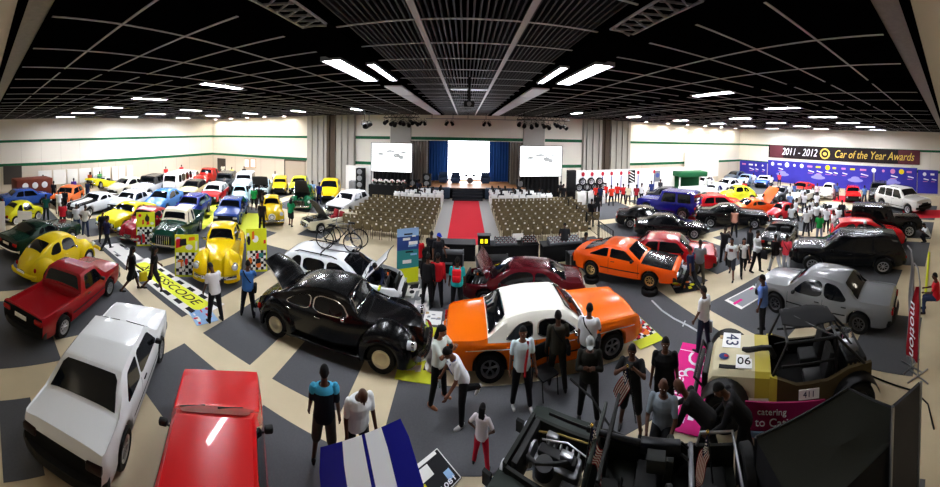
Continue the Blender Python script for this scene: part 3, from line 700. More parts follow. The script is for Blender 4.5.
        if k['ws']:
            x0 = k['ws'][0]
            for yy in (-.45, .2):
                b = MB(); b.tube([(x0 - hx + .03, yy, sh.topz(x0 + .03, yy) + .015), (x0 - hx - .12, yy + .42, sh.topz(x0 - .12, yy + .42) + .03)], .009, 'black', 5)
                parts.append(('windshield_wiper', b.mesh('windshield_wiper'), (0, 0, 0), []))
    if k.get('rail'):
        for sg in (1, -1):
            b = MB(); xa, xb = k['side'][0][0] + .2, k['side'][-1][3] - .1; n = 8
            pts = [(lerp(xa, xb, i / n) - hx, sg * sh.upper(lerp(xa, xb, i / n))[3][0] * .93, sh.sil(lerp(xa, xb, i / n)) + .06 - (.06 if i in (0, n) else 0)) for i in range(n + 1)]
            b.tube(pts, .02, 'black', 6); parts.append(('roof_rail', b.mesh('roof_rail'), (0, 0, 0), []))
    if op:
        for sx in (1.5, 2.05) if kind != 'cabrio' else (1.75,):
            for sg in (1, -1):
                b = MB(); b.box((sx - hx, sg * .36, .6), (.5, .46, .18), 'seat', bev=.05); b.box((sx - hx - .26, sg * .36, .86), (.16, .46, .5), 'seat', Matrix.Rotation(-.2, 3, 'Y'), bev=.05)
                parts.append(('seat', b.mesh('seat'), (0, 0, 0), []))
        b = MB(); y = .66
        b.tube([(2.7 - hx, -y, .9), (2.45 - hx, -y * .9, 1.24), (2.45 - hx, y * .9, 1.24), (2.7 - hx, y, .9)], .018, 'chrome', 6)
        parts.append(('windshield_frame', b.mesh('windshield_frame'), (0, 0, 0), []))
        b = MB(); b.face([(2.69 - hx, -y * .98, .92), (2.69 - hx, y * .98, .92), (2.46 - hx, y * .88, 1.23), (2.46 - hx, -y * .88, 1.23)], 'glass2'); parts.append(('windshield', b.mesh('windshield'), (0, 0, 0), []))
        b = MB(); b.lathe([(.17, .012), (.19, 0), (.17, -.012), (.15, 0)], (0, 0, 0), 'X', 'black', 16); b.tube([(-.02, -.16, 0), (-.02, .16, 0)], .012, 'black', 5)
        parts.append(('steering_wheel', b.mesh('steering_wheel'), (2.25 - hx, -.36, .92), []))
    if nohood:       # raised bonnet and an engine in the bay
        xh = wsx + .06; ang = R(nohood) ; b = MB(); ln = L - .15 - xh; rows = []
        for i in range(7):
            u = ln * i / 6; row = []
            for t in ((-1, -.75, -.5, -.25, 0, .25, .5, .75, 1) if not opt.get('hoodstripes') else (-1, -.75, -.46, -.04, .04, .5, .75, .9, 1)):
                y = t * (sh.plan(xh + u) * .86); zc = .05 * (1 - t * t) - .02 * (u / ln) ** 2
                row.append((u, y, zc))
            rows.append(row)
        back = [[(p[0], p[1], p[2] - .03) for p in row] for row in rows]
        loop = lambda rws: rws[0] + [r[-1] for r in rws[1:-1]] + rws[-1][::-1] + [r[0] for r in rws[1:-1]][::-1]
        b.grid(rows, 'paint', rf=(lambda i, j: 'stripe' if j in (2, 4) else 'paint') if opt.get('hoodstripes') else None); b.grid([r[::-1] for r in back], 'hoodin'); b.grid([loop(rows), loop(back)], 'hoodin', True)
        me = b.mesh('hood'); me.transform(Matrix.Rotation(-ang, 4, 'Y')); parts.append(('hood', me, (xh - hx, 0, sh.sil(xh) + .02), []))
        b = MB(); cx = (xh + L - .3) / 2 - hx
        b.box((cx - .1, 0, .66), (.62, .5, .3), 'enginemetal', bev=.06); b.box((cx - .1, 0, .84), (.55, .2, .1), 'engineblack', bev=.04)
        b.lathe([(0, .1), (.15, .1), (.17, 0), (0, -.02)], (cx + .1, .1, .9), 'Z', 'chrome', 14, False)
        b.box((cx + .5, 0, .7), (.08, .9, .34), 'engineblack', bev=.02); b.box((cx - .3, .5, .72), (.26, .2, .22), 'engineblack', bev=.02); b.box((cx + .1, -.52, .7), (.3, .22, .2), 'enginemetal', bev=.05)
        for i in range(5): b.tube([(cx - .3 + .12 * i, .2, .8), (cx - .28 + .12 * i, .36, .74), (cx - .25 + .13 * i, .45, .6)], .022, 'enginemetal', 6)
        b.tube([(cx + .44, .25, .86), (cx + .2, .3, .92), (cx, .15, .9)], .035, 'engineblack', 8)
        parts.append(('engine', b.mesh('engine'), (0, 0, 0), []))
        b = MB(); b.tube([(L - .5 - hx, -.5, .8), (xh - hx + ln * .7 * cos(ang), -.5, sh.sil(xh) + ln * .7 * sin(ang) - .02)], .012, 'chrome', 5); parts.append(('hood_prop', b.mesh('hood_prop'), (0, 0, 0), []))
    CACHE[key] = parts
    return parts
mat('hood_inner', '#3b3a36', .6); ROLE['hoodin'] = lambda: MATS['hood_inner']
mat('engine_metal', '#77787a', .35, .8); ROLE['enginemetal'] = lambda: MATS['engine_metal']
mat('engine_black', '#141414', .5); ROLE['engineblack'] = lambda: MATS['engine_black']
mat('windscreen_clear', '#6f7d80', .05, alpha=.35); ROLE['glass2'] = lambda: MATS['windscreen_clear']
CARS = []
def car(kind, x, y, head, col, label, cat='car', lod=0, roof=None, stripe=None, scale=1.0, z=0.0, name='car', rim=None, over=None, group=None, pitch=0, roll=0, fixed=0, **opt):
    t = thing(name, (x, y, z), R(head), label, cat, group)
    if pitch or roll: t.rotation_euler = (R(roll), R(-pitch), R(head))
    t.scale = (scale,) * 3
    CARS.append([t, KIND[kind]['L'] * scale + .12, KIND[kind]['W'] * scale + .1, R(head), bool(fixed)])
    ov = {'paint': paint(col), 'paint2': paint(roof or col), 'stripe': paint(stripe or '#f2f2f2')}
    if rim: ov['rim'] = mat('rim_' + rim.lstrip('#'), rim, .3, .8)
    if over: ov.update(over)
    for nm, me, loc, subs in car_parts(kind, lod, opt):
        o = link(nm, me, t, ov, loc[:3])
        if len(loc) > 3: o.rotation_euler = (0, 0, loc[3])
        for sn, sm_ in subs: link(sn, sm_, o, ov)
    return t

OBST = []          # other things the cars must keep clear of: [x, y, half x, half y, angle]
def obb(c):
    if len(c) == 6: return c
    t, L, W, a, fx = c; return [t.location.x, t.location.y, L / 2, W / 2, a, fx]
def push(A, B):    # smallest move that parts box A from box B, or None
    best = None; d = Vector((B[0] - A[0], B[1] - A[1]))
    ax = [(cos(q_[4]), sin(q_[4])) for q_ in (A, B)]; ax += [(-y, x) for x, y in ax]
    for x, y in ax:
        r = sum(q_[2] * abs(x * cos(q_[4]) + y * sin(q_[4])) + q_[3] * abs(-x * sin(q_[4]) + y * cos(q_[4])) for q_ in (A, B))
        s_ = d.x * x + d.y * y; o = r - abs(s_)
        if o <= 0: return None
        if best is None or o < best[0]: best = (o, x * (-1 if s_ > 0 else 1), y * (-1 if s_ > 0 else 1))
    return Vector((best[1] * best[0], best[2] * best[0], 0))
def relax(n=160):
    for it in range(n):
        moved = 0
        for i, a in enumerate(CARS):
            for b_ in CARS[i + 1:] + OBST:
                A, B = obb(a), obb(b_)
                if hypot(A[0] - B[0], A[1] - B[1]) > A[2] + B[2] + A[3] + B[3]: continue
                p = push(A, B)
                if p is None: continue
                fb = b_[-1]
                if a[4] and fb: continue
                moved += 1
                if a[4]: b_[0].location -= p
                elif fb: a[0].location += p
                else: a[0].location += p * .5; b_[0].location -= p * .5
        for a in CARS:
            if a[4]: continue
            A = obb(a); ex = A[2] * abs(cos(A[4])) + A[3] * abs(sin(A[4])); ey = A[2] * abs(sin(A[4])) + A[3] * abs(cos(A[4]))
            l = a[0].location; l.x = max(XL + .5 + ex, min(XR - .3 - ex, l.x)); l.y = max(1.2 + ey, min(YB - .4 - ey, l.y))
        if not moved: break
    print('relax', it, moved)
# ---------------------------------------------------------------- people (face along +x, left = +y)
def remesh(mb, name, vox, smooth=3):
    me = mb.mesh(name, weld=0); o = bpy.data.objects.new('tmp', me); COL.objects.link(o)
    m = o.modifiers.new('r', 'REMESH'); m.mode = 'VOXEL'; m.voxel_size = vox; m.use_smooth_shade = True
    if smooth:
        s_ = o.modifiers.new('s', 'SMOOTH'); s_.factor = .5; s_.iterations = smooth
    dg = bpy.context.evaluated_depsgraph_get(); dg.update()
    n = bpy.data.meshes.new_from_object(o.evaluated_get(dg)); n.name = name
    bpy.data.objects.remove(o); bpy.data.meshes.remove(me)
    n['roles'] = mb.r[0]
    n.materials.clear(); n.materials.append(role(mb.r[0]))
    return n
ROLE['skin'] = lambda: mat('skin_brown', '#5b3a28', .6); ROLE['shirt'] = lambda: cloth('#808080'); ROLE['trousers'] = lambda: cloth('#15161a')
ROLE['hair'] = lambda: mat('hair_black', '#0b0908', .8); ROLE['shoe'] = lambda: mat('shoe_black', '#0e0e0e', .5)
POSE = {   # lean, head(pitch,yaw), arms (pitch, abduct, elbow, inward), legs (hip pitch, abduct, knee)
 'stand': dict(),
 'relax': dict(aL=(8, 10, 18, 10), aR=(-4, 9, 14, 8), lL=(6, 6, 4), lR=(-4, 5, 4)),
 'walk': dict(lean=3, aL=(-24, 8, 20, 5), aR=(24, 8, 30, 10), lL=(24, 3, 8), lR=(-20, 3, 22)),
 'walk2': dict(lean=3, aL=(20, 8, 30, 8), aR=(-20, 8, 16, 5), lL=(-18, 3, 24), lR=(22, 3, 6)),
 'hips': dict(aL=(-10, 38, 80, 60), aR=(-10, 38, 80, 60), lL=(4, 9, 4), lR=(-4, 9, 4)),
 'fold': dict(aL=(30, 10, 105, 55), aR=(30, 10, 105, 55), lL=(3, 6, 3), lR=(-3, 6, 3), head=(12, 0)),
 'phone': dict(aL=(48, 10, 95, 38), aR=(48, 10, 95, 38), head=(14, 0), lL=(5, 8, 4), lR=(-3, 7, 4)),
 'photo': dict(aL=(70, 18, 105, 42), aR=(70, 18, 105, 42), head=(5, 0), lL=(5, 8, 4), lR=(-5, 8, 4)),
 'down': dict(lean=12, head=(38, 0), aL=(16, 10, 22, 15), aR=(16, 10, 22, 15), lL=(3, 7, 5), lR=(-3, 7, 5)),
 'bend': dict(lean=52, head=(12, 0), aL=(72, 12, 35, 20), aR=(76, 12, 30, 20), lL=(8, 9, 10), lR=(-8, 9, 10)),
 'bend2': dict(lean=38, head=(25, 15), aL=(60, 14, 40, 20), aR=(40, 12, 55, 25), lL=(12, 8, 12), lR=(-12, 8, 6)),
 'sit': dict(lean=4, aL=(35, 10, 55, 20), aR=(35, 10, 55, 20), lL=(84, 10, 84), lR=(84, 10, 84)),
 'squat': dict(lean=24, head=(14, 0), aL=(62, 6, 100, 42), aR=(66, 6, 90, 42), lL=(108, 18, 128), lR=(84, 14, 120)),
 'point': dict(aL=(8, 9, 14, 8), aR=(68, 14, 12, 6), lL=(5, 6, 3), lR=(-5, 6, 3), head=(4, -12)),
 'kick': dict(lean=26, head=(20, 0), aL=(42, 12, 30, 10), aR=(30, 14, 20, 5), lL=(8, 4, 6), lR=(-22, 8, 48)),
 'carry': dict(aL=(4, 8, 10, 6), aR=(20, 12, 70, 30), lL=(10, 5, 6), lR=(-8, 5, 8)),
}
def skel(p):
    D = lambda k, d: p.get(k, d)
    lean = R(D('lean', 1)); T = Matrix.Rotation(lean, 3, 'Y'); J = {}
    pel = Vector((0, 0, .93)); J['pel'] = pel
    sp = lambda u, f=0.0, s=0.0: pel + T @ Vector((f, s, u))
    J['T'] = T; J['sp'] = sp
    J['neck'] = sp(.52, .0); hp, hy = D('head', (3, 0))
    H = T @ Matrix.Rotation(R(hy), 3, 'Z') @ Matrix.Rotation(R(hp) - lean * .55, 3, 'Y'); J['H'] = H
    J['head'] = J['neck'] + H @ Vector((.025, 0, .175))
    for sd, sg in (('L', 1), ('R', -1)):
        sh = sp(.455, -.005, .185 * sg); a = D('a' + sd, (4, 9, 12, 6)); up = Matrix.Rotation(R(-a[0]), 3, 'Y') @ Matrix.Rotation(R(sg * a[1]), 3, 'X')
        d = T @ (up @ Vector((0, 0, -1))); el = sh + d * .285
        fw = T @ (up @ (Matrix.Rotation(R(-sg * a[3]), 3, 'Z') @ (Matrix.Rotation(R(-a[2]), 3, 'Y') @ Vector((0, 0, -1)))))
        wr = el + fw * .25
        J['sh' + sd], J['el' + sd], J['wr' + sd], J['fw' + sd] = sh, el, wr, fw
        J['sd' + sd] = (T @ Vector((0, sg, 0)))
        hip = pel + Vector((0, .092 * sg, -.03)); l = D('l' + sd, (1, 4, 2))
        M = Matrix.Rotation(R(sg * l[1]), 3, 'X') @ Matrix.Rotation(R(-l[0]), 3, 'Y')
        kn = hip + M @ Vector((0, 0, -.43)); M2 = M @ Matrix.Rotation(R(l[2]), 3, 'Y'); an = kn + M2 @ Vector((0, 0, -.41))
        fd = M2 @ Vector((1, 0, 0)); fd.z = max(fd.z, -.6); fl = -.1 if l[2] < 40 or l[0] > 40 else fd.z
        fd = Vector((fd.x, fd.y, fl if l[0] <= 40 else -.02)).normalized()
        J['hip' + sd], J['kn' + sd], J['an' + sd], J['fd' + sd] = hip, kn, an, fd
    lo = min(J['anL'].z, J['anR'].z) - .075
    dz = Vector((0, 0, -lo + .0)); 
    for k in list(J):
        if isinstance(J[k], Vector) and k[:2] not in ('fw', 'fd', 'sd'): J[k] = J[k] + dz
    J['sp'] = lambda u, f=0.0, s=0.0: J['pel'] + T @ Vector((f, s, u))
    return J
def torso(b, J, r, g=0.0, u0=-.1, u1=.5, fat=1.0):
    prof = [(-.14, .11, .085), (-.1, .155, .11), (-.02, .172, .118), (.08, .158, .108), (.2, .15, .105), (.32, .172, .118), (.4, .178, .115), (.45, .16, .1), (.49, .1, .075), (.53, .058, .056)]
    rows = []
    for u, s, f in prof:
        if u < u0 - .001 or u > u1 + .001: continue
        k = fat if u < .42 else 1
        rows.append([J['sp'](u, (f + g) * k * cos(2 * pi * i / 16) + (.012 if .25 < u < .42 else 0), (s + g) * k * sin(2 * pi * i / 16)) for i in range(16)])
    b.grid(rows, r, True, True)
def hand(b, J, sd, r, near):
    w, d = J['wr' + sd], J['fw' + sd]; sg = 1 if sd == 'L' else -1; out = J['sd' + sd]; e = d.cross(out); e = e.normalized() if e.length > .1 else Vector((1, 0, 0)); e = e if e.x >= 0 else -e
    palm = w + d * .085; b.cone(w, .026, palm, .03, r, 8); b.cone(w + d * .02 + e * .015, .022, palm + e * .022, .019, r, 8)
    if near:
        inn = d.cross(e) * -sg
        for i, (o, l) in enumerate(((.03, .066), (.01, .076), (-.01, .07), (-.03, .055))):
            p0 = palm + e * o; p1 = p0 + d * l * .55 + inn * -.006; p2 = p1 + d * l * .38 + out * -.022
            b.cone(p0, .0105, p1, .0095, r, 6); b.cone(p1, .0095, p2, .0085, r, 6)
        b.cone(w + d * .03 + e * .025, .013, w + d * .075 + e * .058, .0105, r, 6)
def body_mesh(J, near, fat):
    b = MB(); r = 'skin'; torso(b, J, r, 0, fat=fat)
    H, hc = J['H'], J['head']
    b.cone(J['sp'](.47), .06, hc + H @ Vector((-.02, 0, -.06)), .055, r)
    b.ell(hc, (.098, .077, .12), r, H, 16, 12); b.ell(hc + H @ Vector((.03, 0, -.055)), (.062, .056, .068), r, H, 12, 8)
    b.cone(hc + H @ Vector((.09, 0, .01)), .012, hc + H @ Vector((.11, 0, -.025)), .017, r, 6)
    for sg in (1, -1): b.ell(hc + H @ Vector((-.005, .078 * sg, -.01)), (.022, .012, .033), r, H, 8, 6)
    b.cone(hc + H @ Vector((.088, -.02, -.062)), .009, hc + H @ Vector((.088, .02, -.062)), .009, r, 6)
    for sd in 'LR':
        b.cone(J['sh' + sd], .052, J['el' + sd], .04, r); b.cone(J['el' + sd], .04, J['wr' + sd], .027, r); hand(b, J, sd, r, near)
        b.cone(J['hip' + sd], .088, J['kn' + sd], .056, r); b.cone(J['kn' + sd], .055, J['an' + sd], .036, r)
        b.cone(J['an' + sd] + Vector((0, 0, -.03)), .035, J['an' + sd] + J['fd' + sd] * .14 + Vector((0, 0, -.045)), .028, r)
    return remesh(b, 'body', .0105 if near else .02)
def shirt_mesh(J, near, sleeve, fat, longer):
    b = MB(); r = 'shirt'; torso(b, J, r, .024, -.1 if not longer else -.14, .49, fat)
    for sd in 'LR':
        e = J['el' + sd] if sleeve == 'long' else J['sh' + sd].lerp(J['el' + sd], .0 if sleeve == 'none' else .72)
        if sleeve == 'none': b.cone(J['sh' + sd], .06, J['sh' + sd] + Vector((0, 0, -.01)), .055, r); continue
        b.cone(J['sh' + sd], .068, e, .056 if sleeve != 'long' else .052, r)
        if sleeve == 'long': b.cone(J['el' + sd], .052, J['el' + sd].lerp(J['wr' + sd], .92), .038, r)
    if longer: 
        b.cone(J['hipL'], .115, J['hipL'].lerp(J['knL'], .22), .11, r); b.cone(J['hipR'], .115, J['hipR'].lerp(J['knR'], .22), .11, r)
    return remesh(b, 'shirt', .014 if near else .022)
def trouser_mesh(J, near, kind, fat):
    b = MB(); r = 'trousers'; torso(b, J, r, .004, -.14, .06, fat)
    for sd in 'LR':
        if kind == 'skirt':
            b.cone(J['hip' + sd], .11, J['hip' + sd].lerp(J['kn' + sd], .8), .115, r); continue
        b.cone(J['hip' + sd], .105, J['kn' + sd], .078 if kind == 'long' else .09, r)
        if kind == 'long': b.cone(J['kn' + sd], .074, J['an' + sd] + Vector((0, 0, .0)), .056, r)
    if kind == 'skirt': b.cone(J['hipL'].lerp(J['hipR'], .5), .13, J['knL'].lerp(J['knR'], .5).lerp(J['pel'], .2), .12, r)
    return remesh(b, {'long': 'trousers', 'short': 'shorts', 'skirt': 'skirt'}[kind], .014 if near else .022)
def hair_mesh(J, style):
    b = MB(); H, hc = J['H'], J['head']; n = 'hair'
    if style == 'cap':
        b.ell(hc + H @ Vector((-.006, 0, .03)), (.108, .09, .105), 'hair', H, 16, 6, .02); rows = []
        for i in range(9):
            a = R(-60 + 15 * i); rows.append([hc + H @ Vector((.08 * cos(a), .085 * sin(a), .045)), hc + H @ Vector((.19 * cos(a) * (1 if abs(a) < .8 else .8), .09 * sin(a), .03)), hc + H @ Vector((.08 * cos(a), .085 * sin(a), .035))])
        b.grid(rows, 'hair'); n = 'cap'
    else:
        bald = style == 'bald'
        k = 1.02 if style == 'crop' else 1.07
        rows = []
        for i in range(8):
            t = R(90 * i / 7 * 1.0); row = []
            for j in range(18):
                a = 2 * pi * j / 18; front = cos(a)
                el = R(lerp(lerp(-25, 32, (front + 1) / 2), 90, i / 7))
                row.append(hc + H @ Vector((.1 * k * cos(el) * cos(a) - .004, .08 * k * cos(el) * sin(a), .122 * k * sin(el) + .002)))
            rows.append(row)
        b.grid(rows, 'hair', True, True)
        if style == 'long':
            for sg in (-.6, 0, .6): b.cone(hc + H @ Vector((-.06, .05 * sg, .02)), .062, hc + H @ Vector((-.085, .07 * sg, -.2)), .045, 'hair')
        if style == 'bun': b.ell(hc + H @ Vector((-.12, 0, .05)), (.05, .05, .05), 'hair')
    return b.mesh(n, 60), n
def shoe_mesh(J, sd):
    b = MB(); a, d = J['an' + sd], J['fd' + sd]; z = Vector((0, 0, -.045))
    b.cone(a + Vector((0, 0, -.01)) - d * .03, .045, a + z - d * .04, .033, 'shoe', 10); b.cone(a + z - d * .045 + Vector((0, 0, .003)), .034, a + z + d * .15 + Vector((0, 0, .004)), .031, 'shoe', 10)
    b.cone(a + z + d * .05, .042, a + z + d * .12, .036, 'shoe', 10)
    return b.mesh('shoe', 60)
PC = {}
def person_parts(pose, near, sleeve, leg, hair, fat, longer):
    key = (pose, near, sleeve, leg, hair, fat, longer)
    if key in PC: return PC[key]
    k2 = ('J', pose)
    if k2 not in PC: PC[k2] = skel(POSE[pose])
    J = PC[k2]
    def get(k, f):
        if k not in PC: PC[k] = f()
        return PC[k]
    L = [('body', get(('b', pose, near, fat), lambda: body_mesh(J, near, fat))), ('shirt', get(('s', pose, near, sleeve, fat, longer), lambda: shirt_mesh(J, near, sleeve, fat, longer))),
         ({'long': 'trousers', 'short': 'shorts', 'skirt': 'skirt'}[leg], get(('t', pose, near, leg, fat), lambda: trouser_mesh(J, near, leg, fat)))]
    if hair != 'bald':
        me, n = get(('h', pose, hair), lambda: hair_mesh(J, hair)); L.append((n, me))
    for sd in 'LR': L.append(('shoe', get(('f', pose, sd), lambda sd=sd: shoe_mesh(J, sd))))
    if near:
        def eyes(sg):
            b = MB(); b.ell(J['head'] + J['H'] @ Vector((.088, .032 * sg, .018)), (.009, .011, .006), 'eyewhite', J['H'], 8, 6); b.ell(J['head'] + J['H'] @ Vector((.097, .032 * sg, .018)), (.006, .006, .006), 'hair', J['H'], 8, 6)
            return b.mesh('eye')
        L += [('eye', get(('e', pose, sg), lambda sg=sg: eyes(sg))) for sg in (1, -1)]
    PC[key] = (L, J); return PC[key]
ROLE['eyewhite'] = lambda: mat('eye_white', '#d8d2c8', .4)
SKIN = {'d': '#4a2e20', 'b': '#6a4330', 'm': '#8a5a40', 'l': '#c08a6c'}
def person(x, y, face, pose, shirt, trousers, label, h=1.72, hair='crop', skin='d', sleeve='short', leg='long', shoe='#101010', near=0, fat=1.0, longer=0, extra=(), z=0.0, hairc=None, group=None):
    L, J = person_parts(pose, near, sleeve, leg, hair, fat, longer)
    t = thing('person', (x, y, z), R(face), label, 'person', group); t.scale = (h / 1.72,) * 3
    ov = {'skin': mat('skin_' + skin, SKIN[skin], .55), 'shirt': cloth(shirt), 'trousers': cloth(trousers), 'shoe': mat('shoe_' + shoe.lstrip('#'), shoe, .5), 'hair': cloth(hairc) if hairc else ROLE['hair']()}
    for n, me in L: link(n, me, t, ov if n != 'eye' else None)
    for e in extra:
        kind, c = e[0], e[1]; b = MB(); ROLE['x'] = lambda c=c: cloth(c)
        sp = J['sp']
        if kind == 'backpack':
            b.box(sp(.3, -.2), (.16, .28, .4), 'x', J['T'], .05); b.box(sp(.22, -.29), (.06, .22, .2), 'x', J['T'], .025)
            for sg in (1, -1): b.tube([sp(.48, -.14, .1 * sg), sp(.53, 0, .11 * sg), sp(.42, .145, .11 * sg), sp(.2, .12, .14 * sg), sp(.16, -.12, .13 * sg)], .016, 'x', 6)
            n = 'backpack'
        elif kind == 'sling':
            b.tube([sp(.5, -.05, .13), sp(.4, .15, .07), sp(.2, .14, -.08), sp(.04, .06, -.19), sp(.2, -.13, -.08), sp(.4, -.14, .07), sp(.5, -.05, .13)], .017, 'x', 6)
            b.box(sp(-.02, -.02, -.23), (.3, .1, .24), 'x', J['T'], .04); n = 'shoulder_bag'
        elif kind == 'bag':
            w = J['wrR'] + J['fwR'] * .1; b.box(w + Vector((0, 0, -.24)), (.3, .1, .34), 'x', None, .03); b.tube([w + Vector((-.1, 0, -.08)), w, w + Vector((.1, 0, -.08))], .01, 'x', 5); n = 'carrier_bag'
        elif kind == 'camera':
            w = (J['wrL'] + J['wrR']) / 2 + (J['fwR'] + J['fwL']) * .05; b.box(w, (.06, .13, .09), 'x', None, .015); b.lathe([(0, .1), (.035, .1), (.04, .02), (0, 0)], w, 'X', 'x', 12, False); n = 'camera'
        elif kind == 'bottle':
            w = J['wrR'] + J['fwR'] * .1; b.cone(w, .032, w + Vector((0, 0, -.16)), .034, 'x'); n = 'bottle'
        elif kind == 'lanyard':
            b.tube([sp(.5, -.03, .08), sp(.47, .11, .05), sp(.3, .16, 0), sp(.47, .11, -.05), sp(.5, -.03, -.08)], .01, 'x', 5); b.box(sp(.25, .155), (.01, .06, .09), 'x', J['T']); n = 'lanyard'
        elif kind == 'yoke':
            rows = []
            for u, s, f in ((.41, .205, .14), (.44, .2, .135), (.475, .172, .118), (.505, .1, .085)): rows.append([sp(u, f * cos(2 * pi * i / 18) + .006, s * sin(2 * pi * i / 18)) for i in range(18)])
            b.grid(rows, 'x', True); n = 'shirt_yoke'
            for sd in 'LR': b.cone(J['sh' + sd], .074, J['sh' + sd].lerp(J['el' + sd], .22), .07, 'x')
        elif kind == 'gloves':
            b.cone(J['wrL'], .038, J['wrL'] + J['fwL'] * .13, .045, 'x'); o = b.build('glove', t); b = MB(); b.cone(J['wrR'], .038, J['wrR'] + J['fwR'] * .13, .045, 'x'); n = 'glove'
        elif kind == 'jacket':
            rows = []
            for u, s, f in ((-.12, .2, .15), (.1, .19, .145), (.3, .2, .15), (.42, .205, .145), (.49, .12, .1)): rows.append([sp(u, f * cos(a), s * sin(a)) for a in [R(32 + 296 * i / 18) for i in range(19)]])
            b.grid(rows, 'x'); n = 'waistcoat'
        elif kind == 'print':
            b.box(sp(.33, .148), (.012, .16, .12), 'x', J['T']); n = 'shirt_print'
        elif kind == 'hose':
            b.tube([sp(.5, .05, .1), sp(.3, .17, .06), sp(.1, .2, .02), sp(-.1, .24, 0)], .025, 'x', 6); n = 'strap'
        o = b.build(n, t)
        o['label'] = {'backpack': 'backpack'}.get(n, n.replace('_', ' '))
        del ROLE['x']
    return t
# ---------------------------------------------------------------- stage, screens, lights, seating
def onY(px, py, Y): d = ray(px, py); t = Y / d.y; return Vector((d.x * t, Y, HC + d.z * t))
def onX(px, py, X): d = ray(px, py); t = X / d.x; return Vector((X, d.y * t, HC + d.z * t))
def solo(b, name, label, cat, loc=None, rz=0, group=None, over=None, **k):
    o = b.build(name, None, over, **k)
    if loc is not None: o.location = loc
    o.rotation_euler = (0, 0, rz)
    return tag(o, label, cat, group)
mat('block_blue', '#2c3b4c', .7); mat('stage_skirt', '#14171c', .8); mat('stage_floor', '#c98e5e', .4); mat('stage_step', '#22262b', .6)
mat('led_white', '#ffffff', .5, emit='#eef4ff', estr=9.0); mat('screen_white', '#e8e8e8', .5, emit='#f4f6f6', estr=1.6); mat('screen_grey', '#9a9a9a', .5, emit='#b4babd', estr=.45)
mat('drape_black', '#0a0a0b', .95); mat('drape_blue', '#2a5aa6', .9); mat('drape_grey', '#7b766e', .9)
mat('metal_truss', '#2a2a2c', .4, .7); mat('steel', '#9a9b9e', .3, .9); mat('black_matt', '#0b0b0c', .8); mat('white_matt', '#e8e6e1', .8); mat('grey_matt', '#77787a', .8)
mat('red_carpet', '#e0323f', .95, spec=.1); mat('runner_grey', '#bcb9b6', .9, spec=.1)
b = MB(); b.box((.05, 28.1, .45), (10.9, 2.2, .9), 'stage_skirt'); b.box((.05, 28.1, .91), (10.9, 2.2, .03), 'stage_floor'); b.box((.35, 31.2, .45), (8.0, 4.0, .92), 'stage_floor')
st = solo(b, 'stage', 'wide black skirted stage with a warm wooden floor at the end of the red carpet', 'stage')
b = MB()
for i in range(4): b.box((.25, 26.95 - .28 * i, .39 - .11 * i), (2.6, .28, .78 - .22 * i), 'stage_step')
b.build('steps', st)
for sg, x in ((-1, -2.45), (1, 2.95)):
    b = MB(); b.box((0, 0, .48), (2.3, .5, .96), 'block_blue', bev=.03)
    solo(b, 'stage_block', f'dark blue padded block {"left" if sg < 0 else "right"} of the steps at the front of the stage', 'stage block', (x, 26.72, 0), R(-9 * sg))
def curtain(x0, x1, y, z0, z1, m, label):
    b = MB(); n = int(abs(x1 - x0) / .06); rows = [[(lerp(x0, x1, i / n), y + .07 * sin(i * 1.35) + .02 * sin(i * .7), z) for i in range(n + 1)] for z in (z0, (z0 + z1) / 2, z1)]
    b.grid(rows, m); b.grid([[(p[0], p[1] + .03, p[2]) for p in r] for r in rows], m); b.tube([(x0, y, z1), (x1, y, z1)], .03, 'metal_truss', 6)
    return solo(b, 'stage_curtain', label, 'curtain')
curtain(-3.6, -1.7, 30.6, .95, 5.0, 'drape_blue', 'blue lit curtain on the left of the bright stage screen'); curtain(2.4, 4.3, 30.6, .95, 5.0, 'drape_blue', 'blue lit curtain on the right of the bright stage screen')
curtain(-5.2, -3.7, 28.9, .95, 4.95, 'drape_grey', 'grey curtain left of the stage opening'); curtain(4.35, 5.5, 28.9, .95, 4.95, 'drape_grey', 'grey curtain right of the stage opening')
t = thing('led_screen', (.35, 31.6, .95), 0, 'large glowing white screen at the back of the stage', 'screen')
b = MB(); b.box((0, .06, 2.05), (4.4, .1, 4.1), 'black_matt'); b.build('frame', t); b = MB(); b.box((0, 0, 2.05), (4.25, .03, 3.95), 'led_white'); b.build('display', t)
